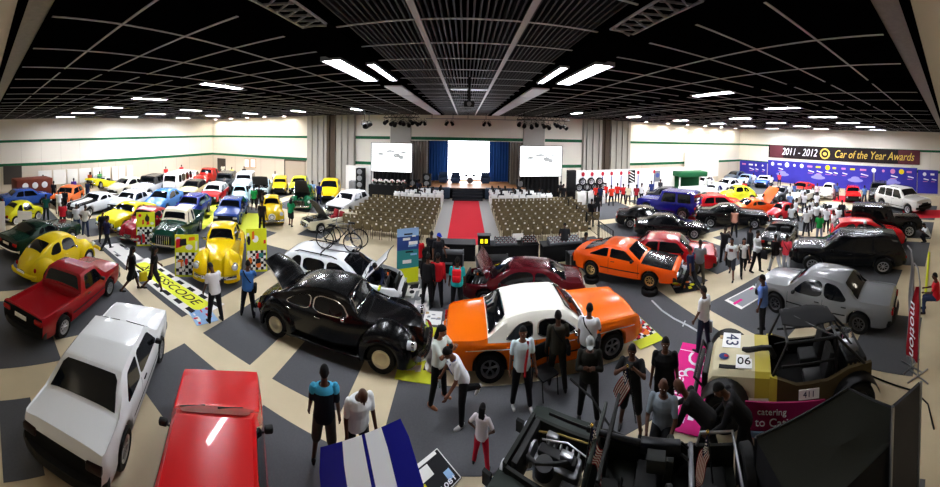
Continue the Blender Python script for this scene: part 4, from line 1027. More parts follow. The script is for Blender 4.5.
def side_screen(p0, p1, nm):
    a, c = onY(*p0, 27), onY(*p1, 27); w, h = c.x - a.x, a.z - c.z; cx = (a.x + c.x) / 2
    t = thing('projection_screen', (cx, 27, 0), 0, f'white projection screen {nm} of the stage above a black drape', 'screen')
    b = MB(); b.box((0, .05, c.z + h / 2), (w + .12, .06, h + .12), 'black_matt'); b.build('frame', t)
    b = MB(); b.box((0, 0, c.z + h / 2), (w, .03, h), 'screen_white')
    b.build('display', t)
    b = MB()
    for dx, dz, rx, rz_ in ((-.1, .55, .5, .12), (.5, .2, .32, .22), (.9, .05, .25, .2), (-.9, -.9, .6, .03), (.1, -.95, .5, .03)): b.ell((dx, -.02, c.z + h / 2 + dz), (rx, .006, rz_), 'screen_grey', None, 12, 4)
    for dx, dz, rx, rz_ in ((-1.0, .3, .35, .12), (.2, .75, .7, .05), (1.1, .5, .3, .1), (-.4, -.3, .25, .06)): b.ell((dx, -.02, c.z + h / 2 + dz), (rx, .006, rz_), 'screen_grey', None, 12, 4)
    b.build('screen_print', t)
    for sx in (-1, 1):
        b = MB(); b.tube([(sx * (w / 2 + .08), .1, 0), (sx * (w / 2 + .08), .1, c.z + h)], .05, 'steel', 6); b.box((sx * (w / 2 + .08), .1, .03), (.5, .8, .06), 'metal_truss'); b.build('stand', t)
    b = MB(); n = 40; x0, x1 = -w / 2 + .1, w / 2 - .15
    b.grid([[(lerp(x0, x1, i / n), .2 + .06 * sin(i * 1.5), z) for i in range(n + 1)] for z in (.02, c.z - .04)], 'drape_black'); b.build('drape', t)
side_screen((372, 143), (411.5, 172.5), 'left'); side_screen((520.5, 146), (561, 176), 'right')
# equipment by the screens
def speaker(x, y, z, w, d, h, label, m='black_matt', rz=0):
    t = thing('loudspeaker', (x, y, z), rz, label, 'loudspeaker'); b = MB(); b.box((0, 0, h / 2), (w, d, h), m, bev=.03); b.build('cabinet', t)
    b = MB(); n = max(1, int(h / .5))
    for i in range(n): b.lathe([(0, -.005), (min(w, h / n) * .36, -.012), (min(w, h / n) * .42, 0)], (0, -d / 2 - .004, h * (i + .5) / n), 'Y', 'grey_matt', 16, False)
    b.build('speaker_cone', t)
def wpanel(p0, p1, Y, nm, lab, cat='display wall', m='white_matt', th=.08):
    a, c = onY(*p0, Y), onY(*p1, Y); b = MB(); b.box(((a.x + c.x) / 2, Y, a.z / 2), (c.x - a.x, th, a.z), m)
    return solo(b, nm, lab, cat)
wpanel((346, 165), (373, 200), 27.4, 'booth_wall', 'white booth wall standing left of the left projection screen')
speaker(-9.5, 26.9, 0, .75, .7, 2.4, 'tall black loudspeaker tower in front of the white booth left of the stage'); speaker(-10.2, 26.7, 0, .6, .6, 1.2, 'low grey loudspeaker beside the tall black tower left of the stage', 'grey_matt')
speaker(-3.4, 27.5, .93, .7, .7, 1.1, 'black loudspeaker on the stage left of the steps'); speaker(5.0, 27.5, .93, .6, .6, .7, 'small black monitor speaker at the right end of the stage'); speaker(-4.7, 27.6, .93, .9, .6, .5, 'low black monitor speaker at the left end of the stage')
mat('armchair_blue', '#2b3a55', .8)
for i, (x, lab) in enumerate(((-2.1, 'left'), (-.9, 'second from left'), (2.0, 'right'))):
    t = thing('armchair', (x, 29.8, .93), R(180), f'dark blue tub armchair on stage, the {lab} one', 'armchair', 'armchairs on the stage')
    b = MB(); b.box((0, 0, .245), (.75, .7, .47), 'armchair_blue', bev=.06); b.build('seat', t); b = MB(); b.box((0, -.32, .65), (.8, .16, .7), 'armchair_blue', bev=.06); b.build('backrest', t)
    for sg in (1, -1): b = MB(); b.box((sg * .4, 0, .42), (.13, .7, .5), 'armchair_blue', bev=.05); b.build('armrest', t)
t = thing('drum_kit', (.5, 29.6, .93), 0, 'small drum kit in the middle of the stage in front of the glowing screen', 'drum kit'); mat('drum_shell', '#596068', .3, .5); mat('brass', '#b99a48', .25, .9)
b = MB(); b.lathe([(0, -.2), (.3, -.2), (.3, .2), (0, .2)], (0, 0, .32), 'Y', 'drum_shell', 20, False); b.build('bass_drum', t)
for x, z in ((-.35, .75), (.35, .75)): b = MB(); b.lathe([(0, .1), (.16, .1), (.16, -.1), (0, -.1)], (x, .1, z), 'Z', 'drum_shell', 16, False); b.tube([(x, .1, z), (x, .15, 0)], .015, 'steel', 5); b.build('tom_drum', t)
for x in (-.65, .65): b = MB(); b.lathe([(0, .02), (.22, 0)], (x, .2, 1.2), 'Z', 'brass', 16, False); b.tube([(x, .2, 1.2), (x, .2, 0)], .012, 'steel', 5); b.build('cymbal', t)
# flower row under the left screen
mat('flower_white', '#e9e2df', .8); mat('flower_pink', '#c87a80', .8); mat('leaf_dark', '#26331f', .8)
b = MB(); b.box((-6.6, 26.2, .55), (3.6, .7, 1.1), 'drape_black', bev=.02); solo(b, 'table', 'long black draped table under the left projection screen', 'table')
for i in range(6):
    t = thing('flower_arrangement', (-7.95 + .54 * i, 26.15, 1.1), 0, f'round white flower arrangement, {["leftmost", "second from left", "third from left", "third from right", "second from right", "rightmost"][i]} on the black table under the left screen', 'flowers', 'flower arrangements under the left screen')
    b = MB(); b.lathe([(0, 0), (.09, 0), (.12, .14), (.1, .14), (0, .05)], (0, 0, 0), 'Z', 'grey_matt', 12, False); b.build('pot', t)
    b = MB()
    for j in range(22):
        a, e = rnd.uniform(0, 6.28), rnd.uniform(-.2, 1.4); b.ell((.2 * cos(a) * cos(e), .2 * sin(a) * cos(e), .3 + .16 * sin(e)), (.07, .07, .06), 'flower_pink' if (j + i) % 6 == 0 else 'flower_white', None, 7, 4)
    b.build('blossoms', t); b = MB(); b.ell((0, 0, .26), (.2, .2, .14), 'leaf_dark', None, 10, 6); b.build('leaves', t)
# hanging pipes, trusses and stage lamps
def truss(x0, x1, y, z, label, drops):
    t = thing('lighting_truss', ((x0 + x1) / 2, y, z), 0, label, 'lighting truss'); b = MB(); hw = (x1 - x0) / 2; s_ = .13
    for dy, dz in ((-s_, -s_), (s_, -s_), (0, s_)): b.tube([(-hw, dy, dz), (hw, dy, dz)], .028, 'metal_truss', 6)
    k = -hw
    while k < hw - .2:
        for A, B in (((-s_, -s_), (0, s_)), ((s_, -s_), (0, s_)), ((-s_, -s_), (s_, -s_))): b.tube([(k, *A), (k + .22, *B)], .013, 'metal_truss', 4); b.tube([(k + .22, *B), (k + .44, *A)], .013, 'metal_truss', 4)
        k += .44
    b.build('truss_frame', t)
    for d in drops: b = MB(); b.tube([(d, 0, s_), (d, 0, CZ - z)], .03, 'black_matt', 6); b.build('hanging_rod', t)
LAMPN = 0
def stage_lamp(x, y, z, drop, rz, tilt, label, s=1.0, group=None):
    t = thing('stage_light', (x, y, z), rz, label, 'stage light', group or 'stage lights on the trusses'); t.scale = (s,) * 3
    b = MB(); M = Matrix.Rotation(R(tilt), 3, 'X'); c = Vector((0, 0, -drop))
    pts = [(0, .18), (.11, .18), (.13, .05), (.14, -.2), (.16, -.24), (.13, -.24), (.11, -.16), (0, -.14)]
    b.lathe(pts, (0, 0, 0), 'Y', 'black_matt', 14, False); me = b.mesh('can'); me.transform(Matrix.Translation(c) @ M.to_4x4()); link('can', me, t)
    b = MB(); b.tube([(0, 0, 0), (0, 0, -drop + .26), (.18, 0, -drop + .2), (.18, 0, -drop)], .018, 'black_matt', 5); b.tube([(0, 0, -drop + .26), (-.18, 0, -drop + .2), (-.18, 0, -drop)], .018, 'black_matt', 5); b.build('yoke', t)
ZT, YT = 6.95, 22.0
TL = onY(384, 120, YT).x, onY(443, 120, YT).x; TR_ = onY(517, 122, YT).x, onY(567, 122, YT).x
truss(TL[0], onY(418, 120, YT).x, YT, ZT, 'black lighting truss full of lamps left of the stage under the ceiling', (-.9, .9)); truss(TR_[0], TR_[1], YT, ZT, 'black lighting truss full of lamps right of the stage under the ceiling', (-1.4, 0, 1.4))
for i, px in enumerate((387, 391.5, 396, 400, 404, 408, 412, 416)): p = onY(px, 120, YT); stage_lamp(p.x, YT + (.2 if i % 2 else -.2), ZT - .1, .35 + .08 * (i % 3), R(-20 + 9 * i), 25, f'black stage lamp on the left truss, {["first", "second", "third", "fourth", "fifth", "sixth", "seventh", "eighth"][i]} from its left end')
for i, px in enumerate((519, 525, 531, 537, 543, 549, 555, 560, 564)): p = onY(px, 122, YT); stage_lamp(p.x, YT + (.2 if i % 2 else -.2), ZT - .1, .35 + .08 * (i % 3), R(-20 + 6 * i), 25, f'black stage lamp on the right truss, {["first", "second", "third", "fourth", "fifth", "sixth", "seventh", "eighth", "ninth"][i]} from its left end')
b = MB(); x0, x1 = onY(426, 119, 26).x, onY(530, 120, 26).x; b.tube([(x0, 26, 6.95), (x1, 26, 6.95)], .035, 'steel', 6)
for px in (432, 453, 468, 486, 505): b.tube([(onY(px, 119, 26).x, 26, 6.95), (onY(px, 119, 26).x, 26, CZ)], .02, 'black_matt', 5)
solo(b, 'lighting_pipe', 'long thin metal pipe hanging across the hall above the stage', 'lighting pipe')
for i, (px, nm) in enumerate(((421, 'far left'), (424.5, 'second left'), (447, 'third'), (452, 'fourth'), (484.5, 'fifth'), (489, 'sixth'))):
    p = onY(px, 121, 26); stage_lamp(p.x, 26, 6.95, .42, R(25 if i % 2 else -25), 35, f'small stage lamp on the long pipe above the stage, {nm} from the left', .9, 'stage lamps on the long pipe')
for i, px in enumerate((364.5, 369)): p = onY(px, 122, YT); stage_lamp(p.x, YT, CZ - .2, .75, R(-30 if i else 30), 20, f'{"right" if i else "left"} black lamp of the lone pair hanging left of the trusses', 1.3, 'lone pair of lamps')
t = thing('projector', (.09, 9.4, CZ), 0, 'black projector hanging on a pole from the middle of the ceiling', 'projector')
b = MB(); b.tube([(0, 0, 0), (0, 0, -.75)], .045, 'black_matt', 8); b.build('pole', t); b = MB(); b.box((0, 0, -.34), (1.15, .06, .05), 'steel'); b.box((0, .2, -.34), (1.15, .06, .05), 'steel'); b.box((-.55, .1, -.34), (.05, .26, .05), 'steel'); b.box((.55, .1, -.34), (.05, .26, .05), 'steel'); b.build('bracket', t)
b = MB(); b.box((0, 0, -.82), (.32, .34, .17), 'black_matt', bev=.03); b.build('housing', t); b = MB(); b.lathe([(0, -.22), (.06, -.22), (.07, -.15)], (0, 0, -.82), 'Y', 'steel', 12, False); b.build('lens', t)
# carpets to the stage
b = MB(); b.box((.15, 21.1, .012), (2.1, 10.8, .012), 'red_carpet'); solo(b, 'red_carpet', 'red carpet running between the seat blocks to the stage', 'carpet')
for sg, x in (('left', -1.32), ('right', 1.61)): b = MB(); b.box((x, 21.4, .008), (.82, 10.2, .01), 'runner_grey'); solo(b, 'carpet_runner', f'pale grey runner along the {sg} edge of the red carpet', 'carpet')
# banquet chairs
mat('chair_khaki', '#6f6349', .85, noise=.2, nscale=30); mat('chair_frame', '#3a342a', .4, .6); mat('card_white', '#f2f0ea', .7); mat('cover_white', '#f1efec', .85)
def chair_meshes():
    b = MB(); b.box((0, .02, .46), (.44, .42, .07), 'chair_khaki', bev=.025); a = b.mesh('seat')
    b = MB(); b.box((0, -.2, .72), (.45, .07, .5), 'chair_khaki', Matrix.Rotation(R(9), 3, 'X'), .03); c = b.mesh('backrest')
    b = MB()
    for sg in (1, -1): b.tube([(sg * .2, -.26, 0), (sg * .2, -.19, .46), (sg * .2, -.245, .9)], .012, 'chair_frame', 4); b.tube([(sg * .2, .22, 0), (sg * .2, .19, .45)], .012, 'chair_frame', 4)
    d = b.mesh('frame')
    b = MB(); b.box((.02, -.275, .84), (.1, .012, .09), 'card_white', Matrix.Rotation(R(9), 3, 'X')); e = b.mesh('seat_card')
    return (('seat', a), ('backrest', c), ('frame', d), ('seat_card', e))
CH = chair_meshes()
NTH = ['first', 'second', 'third', 'fourth', 'fifth', 'sixth', 'seventh', 'eighth', 'ninth', 'tenth', 'eleventh', 'twelfth', 'thirteenth']
ORD = ['nearest', 'second', 'third', 'fourth', 'fifth', 'sixth', 'seventh', 'eighth', 'ninth']
for side, xs in (('left', [-2.0 - .53 * i for i in range(10)]), ('right', [2.25 + .53 * i for i in range(12)])):
    for r in range(8):
        y = 15.9 + .98 * r
        for x in xs:
            if side == 'left' and r < 1 and x < -6.3: continue
            if side == 'right' and r < 2 and x > 6.9: continue
            n_ = xs.index(x); t = thing('banquet_chair', (x + rnd.uniform(-.02, .02), y + rnd.uniform(-.03, .03), 0), R(rnd.uniform(-4, 4)), f'khaki chair, {NTH[n_]} from the red carpet in the {ORD[r]} row of the {side} seat block', 'chair', f'khaki chairs in the {side} seat block')
            for n, me in CH: link(n, me, t)
b = MB(); b.box((0, 0, .46), (.48, .46, .1), 'cover_white', bev=.04); b.box((0, -.22, .74), (.48, .09, .5), 'cover_white', bev=.04); b.grid([[(.24 * s1, .23 * s2 - (.03 if s2 < 0 else 0), z) for s1, s2 in ((-1, -1), (1, -1), (1, 1), (-1, 1))] for z in (.01, .42)], 'cover_white', True)
cov = b.mesh('chair_cover')
WCH = []
for side, x0, n in (('left', -2.0, 7), ('right', 2.3, 9)):
    for r in range(3):
        for i in range(n - r):
            x = x0 + (-1 if side == 'left' else 1) * .55 * i; y = 23.75 + .95 * r
            o = link('covered_chair', cov, None, None, (x, y, 0)); tag(o, f'white covered chair, {NTH[i]} from the red carpet, {["third", "second", "front"][r]} row {side} of it', 'chair', f'white covered chairs {side} of the red carpet'); WCH.append((x, y, side, r, i))
# control tables behind the seats
mat('console_grey', '#55585c', .5); mat('yellow_glow', '#e5d000', .5, emit='#f3dd20', estr=1.5); mat('case_black', '#121214', .5)
for i, (x0, x1, y, lab) in enumerate(((-1.7, .55, 14.0, 'left'), (.65, 3.4, 13.8, 'middle'), (3.5, 6.3, 13.5, 'right'))):
    t = thing('control_table', ((x0 + x1) / 2, y, 0), 0, f'{lab} one of the three black skirted control tables behind the seats', 'table'); w = x1 - x0
    b = MB(); b.box((0, 0, .76), (w, .75, .04), 'case_black'); b.build('tabletop', t); b = MB(); b.box((0, -.02, .37), (w - .04, .68, .74), 'drape_black', bev=.03); b.build('skirt', t)
def console(x, y, z, w, lab, m='console_grey'):
    t = thing('mixing_console', (x, y, z), 0, lab, 'mixing console'); b = MB(); b.prism([(-w / 2, -.3, 0), (-w / 2, .3, 0), (-w / 2, .3, .2), (-w / 2, -.3, .07)], (w, 0, 0), m); b.build('body', t)
    b = MB()
    for i in range(int(w / .06)):
        for j in range(4): b.box((-w / 2 + .05 + .06 * i, -.2 + .13 * j, .105 + .045 * j), (.02, .03, .03), 'white_matt' if (i + j) % 3 else 'tail')
    b.build('button_pattern', t)
console(1.9, 13.8, .78, 1.0, 'grey mixing console on the middle control table'); console(3.0, 13.8, .78, .7, 'small dark mixing console on the middle control table', 'case_black'); console(4.6, 13.5, .78, 1.5, 'wide silver mixing console on the right control table')
t = thing('laptop', (.98, 14.0, .78), R(180), 'laptop with two yellow panels on its screen on the control table', 'laptop'); b = MB(); b.box((0, 0, .015), (.42, .3, .03), 'case_black'); b.build('keyboard', t)
b = MB(); b.box((0, -.17, .17), (.46, .03, .32), 'case_black'); b.build('screen', t)
b = MB(); b.box((0, 0, .25), (.55, .04, .5), 'case_black'); 
for dx in (-.1, .1): b.box((dx, -.03, .17), (.12, .01, .18), 'yellow_glow')
b.box((0, -.1, .5), (.6, .3, .04), 'grey_matt'); solo(b, 'monitor', 'dark monitor showing two yellow bars at the end of the red carpet', 'monitor', (.9, 13.6, .78))
b = MB(); b.box((0, 0, .2), (.5, .04, .3), 'card_white'); b.box((0, .03, .02), (.2, .16, .04), 'case_black'); solo(b, 'white_monitor', 'small white lit monitor on the middle control table', 'monitor', (2.5, 14.0, .78), over=None)
for i, (x, y, w, d, h, lab) in enumerate(((-1.9, 13.0, .8, .6, .75, 'black flight case left of the red shirted man'), (-.6, 12.7, 1.2, .6, .8, 'wide black flight case in front of the left control table'), (1.2, 12.4, 1.3, .7, .7, 'black flight case behind the maroon car'), (5.0, 12.6, 1.0, .6, .6, 'black flight case near the orange car tail'))):
    t = thing('flight_case', (x, y, 0), 0, lab, 'flight case'); b = MB(); b.box((0, 0, h / 2), (w, d, h), 'case_black', bev=.02); b.build('shell', t)
    for sx in (1, -1):
        for sy in (1, -1): b = MB(); b.box((sx * (w / 2 - .01), sy * (d / 2 - .01), h / 2), (.05, .05, h + .01), 'steel'); b.build('corner_trim', t)
    b = MB(); b.box((0, -d / 2 - .012, h * .55), (.3, .02, .08), 'steel'); b.build('handle', t)
# crowd barriers between the seats and the cars on the right
for i in range(5):
    x = 7.2 + .1 * i; y = 14.4 + 2.0 * i; t = thing('crowd_barrier', (x, y, 0), R(88), f'black tube barrier beside the right seat block, {["nearest", "second", "third", "fourth", "farthest"][i]} from the camera', 'barrier', 'black barriers by the right seat block')
    b = MB(); b.tube([(-.9, 0, .05), (-.9, 0, 1.05), (.9, 0, 1.05), (.9, 0, .05)], .025, 'black_matt', 6); b.build('frame', t); b = MB()
    for k in range(9): b.tube([(-.8 + .2 * k, 0, .2), (-.8 + .2 * k, 0, 1.05)], .01, 'black_matt', 4)
    b.tube([(-.9, 0, .2), (.9, 0, .2)], .015, 'black_matt', 5); b.build('bars', t)
    for sx in (-.9, .9): b = MB(); b.box((sx, 0, .025), (.06, .6, .05), 'black_matt'); b.build('foot', t)
# exhibitor booth right of the right screen
BY = 25.2; t = thing('exhibition_booth', (onY(568, 168, BY).x, BY, 0), 0, 'long white exhibition booth wall with red topped blue stripes right of the stage', 'booth'); x0 = onY(568, 168, BY).x
X = lambda px: onY(px, 170, BY).x - x0
b = MB(); b.box((X(690) / 2, 0, 1.35), (X(690), .1, 2.7), 'white_matt'); b.build('wall_panel', t); mat('booth_blue', '#46508a', .6); mat('booth_red', '#b01c30', .6)
for px in (583, 592, 602.5, 611.5, 621, 629, 638, 654):
    b = MB(); x = X(px); b.ell((x, -.07, 2.35), (.16, .04, .2), 'booth_red', None, 10, 6); b.box((x, -.06, 1.35), (.1, .03, 1.5), 'booth_blue'); b.build('logo_stripe', t)
b = MB(); b.box((X(631.5), -.07, 2.0), (.75, .05, 1.2), 'black_matt')
for k in range(4): b.box((X(631.5), -.1, 1.55 + .28 * k), (.6, .02, .08), 'white_matt', Matrix.Rotation(.5, 3, 'Y'))
b.build('poster', t); b = MB(); b.box((X(657), -.07, 1.9), (.7, .05, 1.1), 'grey_matt'); b.lathe([(0, -.03), (.24, -.03), (.24, 0)], (X(657), -.1, 2.0), 'Y', 'booth_blue', 16, False); b.build('poster', t)
a = onY(571.5, 170, 24.6); b = MB(); b.box((0, 0, 1.4), (.75, .4, 2.8), 'black_matt', bev=.02); solo(b, 'banner_column', 'tall black column at the left end of the white booth', 'column', (a.x, 24.6, 0))
def wheel_rack(px, py, lab):
    p = onY(px, py, 23.9)
    t = thing('wheel_display', (p.x, 23.9, 0), 0, lab, 'wheel display'); b = MB(); b.box((0, 0, .55), (1.0, .5, 1.1), 'white_matt', bev=.02); b.build('plinth', t); tm, rm = wheel_meshes(.33, .22, 'spoke')
    for dx, dz in ((-.3, 1.43), (.34, 1.46), (0, 1.9)): o = link('wheel', tm, t, None, (dx, -.05, dz)); o.rotation_euler = (0, 0, pi); link('rim', rm, o)
wheel_rack(582, 190, 'white plinth with black wheels, left one before the white booth'); wheel_rack(590.5, 190, 'white plinth with black wheels, middle one before the white booth'); wheel_rack(599, 190, 'white plinth with black wheels, right one before the white booth')
# white hall screen and green booth at the right part of the back wall
a, c = onY(685, 153, 28.9), onY(718, 176, 28.9); b = MB(); b.box(((a.x + c.x) / 2, 28.9, (a.z + c.z) / 2), (c.x - a.x, .08, a.z - c.z), 'white_matt'); b.tube([(a.x + .2, 28.9, 0), (a.x + .2, 28.9, a.z)], .04, 'steel', 6); b.tube([(c.x - .2, 28.9, 0), (c.x - .2, 28.9, a.z)], .04, 'steel', 6); mat('paper_white', '#ffffff', .6)
solo(b, 'white_backdrop', 'large plain white backdrop against the back wall above the green booth', 'backdrop board')
mat('booth_green', '#12542f', .7); a = at(690, 196)
t = thing('green_booth', (onY(690, 180, 23.4).x, 23.4, 0), R(-14), 'green and white exhibition booth near the back wall right of the white booth', 'booth')
b = MB(); b.box((0, 0, 2.2), (3.2, 1.6, .5), 'booth_green', bev=.02); b.build('fascia', t)
for sx in (-1.5, 1.5):
    for sy in (-.7, .7): b = MB(); b.box((sx, sy, 1.0), (.12, .12, 2.0), 'white_matt'); b.build('post', t)
b = MB(); b.box((0, .7, 1.0), (3.0, .06, 2.0), 'booth_green'); b.build('back_panel', t); b = MB(); b.box((0, -.6, .5), (3.0, .5, 1.0), 'white_matt', bev=.02); b.build('counter', t)
# banners on the right wall
mat('banner_black', '#1a0f14', .7); mat('banner_blue', '#34309c', .7, noise=.25, nscale=.8); mat('gold', '#e2c25a', .4, .2); mat('logo_white', '#f0eef6', .7); mat('logo_pink', '#cf7fae', .7); mat('logo_yellow', '#e8c81c', .7); mat('banner_brown', '#5a2a33', .7)
WX = XR - .06
b = MB(); b.box((WX, 13.65, 4.42), (.04, 20.5, 1.72), 'banner_black'); b.box((WX - .024, 22.6, 4.42), (.02, 2.2, 1.7), 'banner_brown'); b.box((WX - .024, 4.7, 4.42), (.02, 2.6, 1.7), 'banner_brown')
bn = solo(b, 'awards_banner', 'long black awards banner with gold lettering high on the right wall', 'banner')
Mr = lambda y, z: frame((WX - .05, y, z), (0, -1, 0), (0, 0, 1))
text('2011 - 2012', 1.35, Mr(19.1, 4.42), MATS['logo_white'], bn, .28, fit=5.3); text('Car of the Year Awards', 1.35, Mr(9.1, 4.42), MATS['gold'], bn, .28, fit=9.9)
b = MB(); b.lathe([(.5, -.02), (.68, -.03), (.68, .0), (.5, .0)], (WX - .04, 15.35, 4.42), 'X', 'gold', 20); b.ell((WX - .05, 15.35, 4.4), (.02, .3, .22), 'gold', None, 10, 5)
for k in range(12): a_ = 2 * pi * k / 12; b.ell((WX - .05, 15.35 + .62 * cos(a_), 4.42 + .62 * sin(a_)), (.02, .12, .07), 'gold', None, 6, 4)
b.build('emblem', bn)
def blue_banner(y0, y1, z1, lab, seed, z0=.25):
    b = MB(); b.box((WX, (y0 + y1) / 2, (z0 + z1) / 2), (.05, abs(y1 - y0), z1 - z0), 'banner_blue'); o = solo(b, 'logo_banner', lab, 'banner'); rr = random.Random(seed); y = y1 - .8
    while y > y0 + .6:
        m = ('logo_white', 'logo_white', 'logo_pink', 'logo_yellow')[rr.randrange(4)]; w = rr.uniform(.35, .8)
        b = MB()
        if rr.random() < .5: b.lathe([(0, -.01), (w * .42, -.01), (w * .42, 0)], (WX - .03, y, z1 - .5), 'X', m, 14, False)
        else: b.box((WX - .03, y, z1 - .5), (.02, w, .22), m)
        if rr.random() < .6: b.box((WX - .03, y - .2, z1 - 1.1), (.02, w * 1.2, .12), 'logo_white', Matrix.Rotation(.2, 3, 'X')); b.box((WX - .03, y - .1, z1 - 1.35), (.02, w, .06), 'logo_pink')
        b.build('sponsor_logo', o); y -= rr.uniform(.9, 1.4)
    if y1 - y0 > 10:
        for yy in (21.5, 16.2, 11.2, 6.6): banner_car(o, yy, 1.35, .8)
mat('lilac', '#8f8bd6', .7)
def banner_car(o, y, z, s_): b = MB(); b.ell((WX - .03, y, z), (.012, 1.3 * s_, .3 * s_), 'lilac', None, 14, 6); b.ell((WX - .03, y, z + .3 * s_), (.012, .7 * s_, .28 * s_), 'lilac', None, 12, 6); b.build('car_picture', o)
blue_banner(3.7, 23.95, 3.18, 'long blue sponsor banner under the black awards banner', 3); blue_banner(24.1, 29.0, 2.8, 'short blue banner on the right wall next to the back corner', 5); blue_banner(1.2, 3.6, 3.0, 'blue banner on the right wall nearest the camera', 8)
# posters along the left wall and notices on the back wall
LP = ((38, 52), (53, 66), (67, 78), (79, 91), (93, 101), (102, 110), (112, 118), (119, 125), (127, 133))
for i, (p, q_) in enumerate(LP):
    a, c = onX(p, 172, XL + .35), onX(q_, 172, XL + .35); t = thing('display_board', (XL + .35, (a.y + c.y) / 2, 0), R(90), f'white display board by the left wall, {["nearest the camera", "second", "third", "fourth", "fifth", "sixth", "seventh", "eighth", "ninth"][i]} of the row', 'display board', 'white boards along the left wall')
    w = abs(c.y - a.y) * .95; b = MB(); b.box((0, 0, 1.35), (w, .06, 1.5), 'white_matt'); b.build('panel', t)
    for sg in (1, -1): b = MB(); b.tube([(sg * w * .4, 0, 0), (sg * w * .4, 0, 1.2)], .02, 'steel', 5); b.build('leg', t)
mat('notice_glow', '#fff2e0', .5, emit='#fff3dd', estr=1.2); mat('notice_frame', '#c9a37c', .6)
for i, (p, q_) in enumerate(((244.5, 249.5), (250.5, 256))):
    a, c = onY(p, 158.5, YB - .06), onY(q_, 168, YB - .06); t = thing('wall_notice', ((a.x + c.x) / 2, YB - .08, (a.z + c.z) / 2), 0, f'{["left", "right"][i]} one of two pale framed notices on the back wall near the left corner', 'notice'); w, h = c.x - a.x, a.z - c.z
    b = MB(); b.box((0, 0, 0), (w, .06, h), 'notice_frame'); b.build('frame', t); b = MB(); b.box((0, -.035, 0), (w * .8, .02, h * .84), 'paper_white'); b.build('sheet', t)
# picture boards and floor mats of the stands
mat('mat_yellow', '#d3d81e', .7); mat('mat_lime', '#dde43a', .7); mat('mat_black', '#17171a', .8); mat('mat_white', '#e6e4e0', .8); mat('mat_red', '#c8202a', .7); mat('mat_blue', '#28407a', .7); mat('mat_teal', '#2f7a78', .7); mat('mat_orange', '#e0701c', .7); mat('mat_pink', '#d8117e', .7); mat('mat_grey', '#8d8f93', .8); mat('mat_tan', '#b59a6c', .8); mat('mat_sky', '#8fb2d8', .7)
def blotch(b, w, h, z, seed, cols, n, y0=-.5, y1=.5, face=1):
    rr = random.Random(seed)
    for k in range(n):
        x, y, a, c = rr.uniform(-.44, .44) * w, rr.uniform(y0, y1) * h, rr.uniform(.05, .16) * w, rr.uniform(.04, .12) * h
        x = max(-w * .5 + a + .02, min(w * .5 - a - .02, x)); y = max(y0 * h + c, min(y1 * h - c, y)); zz = z + .0012 * (k % 3)
        m = cols[rr.randrange(len(cols))]
        if rr.random() < .55: b.face([(x + a * cos(t * pi / 5), y + c * sin(t * pi / 5), zz) for t in range(10)], m)
        else: b.face([(x - a, y - c, zz), (x + a, y - c * .7, zz), (x + a * .9, y + c, zz), (x - a * .8, y + c * .8, zz)], m)
def checker(b, w, x0, y0, nx, ny, s_, z):
    for i in range(nx):
        for j in range(ny): b.face([(x0 + i * s_, y0 + j * s_, z), (x0 + (i + 1) * s_, y0 + j * s_, z), (x0 + (i + 1) * s_, y0 + (j + 1) * s_, z), (x0 + i * s_, y0 + (j + 1) * s_, z)], 'mat_black' if (i + j) % 2 else 'mat_white')
def floor_mat(cx, cy, w, h, rz, base, label, seed=1, cols=('mat_black', 'mat_white', 'mat_red'), n=16, y0=-.42, y1=.42, chk=None, frame_=None, name='floor_mat', cat='floor mat'):
    b = MB(); b.box((0, 0, .014), (w, h, .01), base)
    if frame_: b.face([(-w * .42, -h * .42, .0195), (w * .42, -h * .42, .0195), (w * .42, h * .42, .0195), (-w * .42, h * .42, .0195)], frame_)
    if chk: checker(b, w, *chk, .0205)
    o = solo(b, name, label, cat, (cx, cy, 0), rz)
    if n: b = MB(); blotch(b, w, h, .0225, seed, cols, n, y0, y1); b.build('picture_print', o)
    return o
floor_mat(-1.07, 7.85, .95, 2.05, 0, 'mat_lime', 'yellow floor mat with motor pictures between the black and orange cars', 11, ('mat_white', 'mat_black', 'mat_sky', 'mat_pink', 'mat_white'), 26, -.36, .3)
floor_mat(4.98, 7.85, .8, 1.95, 0, 'mat_lime', 'yellow floor mat with checks and red pictures right of the orange saloon', 4, ('mat_red', 'mat_white', 'mat_red', 'mat_orange'), 14, -.3, .15, (-.38, -.62, 7, 9, .11))
floor_mat(-.92, 9.35, .55, .7, 0, 'mat_white', 'small pale floor mat behind the yellow mat', 3, ('mat_grey', 'mat_tan'), 6)
o = floor_mat(-.35, 8.7, .75, .7, 0, 'mat_black', 'black floor mat with a red word beside the orange saloon boot', 3, ('mat_grey',), 0)
text('nos', .3, frame((-.12, .1, .022), (1, 0, 0), (0, 1, 0)), MATS['mat_red'], o)
floor_mat(-1.6, 10.9, 1.0, 2.6, 0, 'mat_white', 'grey and white picture mat near the leaning blue banner stand', 6, ('mat_grey', 'mat_black', 'mat_white', 'mat_grey'), 24)
floor_mat(7.95, 9.05, .95, 1.15, R(-22), 'mat_black', 'black floor mat with flame coloured logo in front of the red saloon', 9, ('mat_orange', 'mat_yellow', 'mat_red', 'mat_grey', 'mat_grey'), 12, -.35, .2)
floor_mat(9.1, 6.75, 1.6, .8, R(-3), 'mat_white', 'white framed dark floor mat beside the silver saloon nose', 9, ('mat_grey', 'mat_pink'), 5, frame_='mat_grey')
o = floor_mat(-9.6, 6.5, 4.9, 1.25, 0, 'mat_white', 'long yellow mat with black letters in front of the yellow hot rod', 2, (), 0)
b = MB(); pts = []
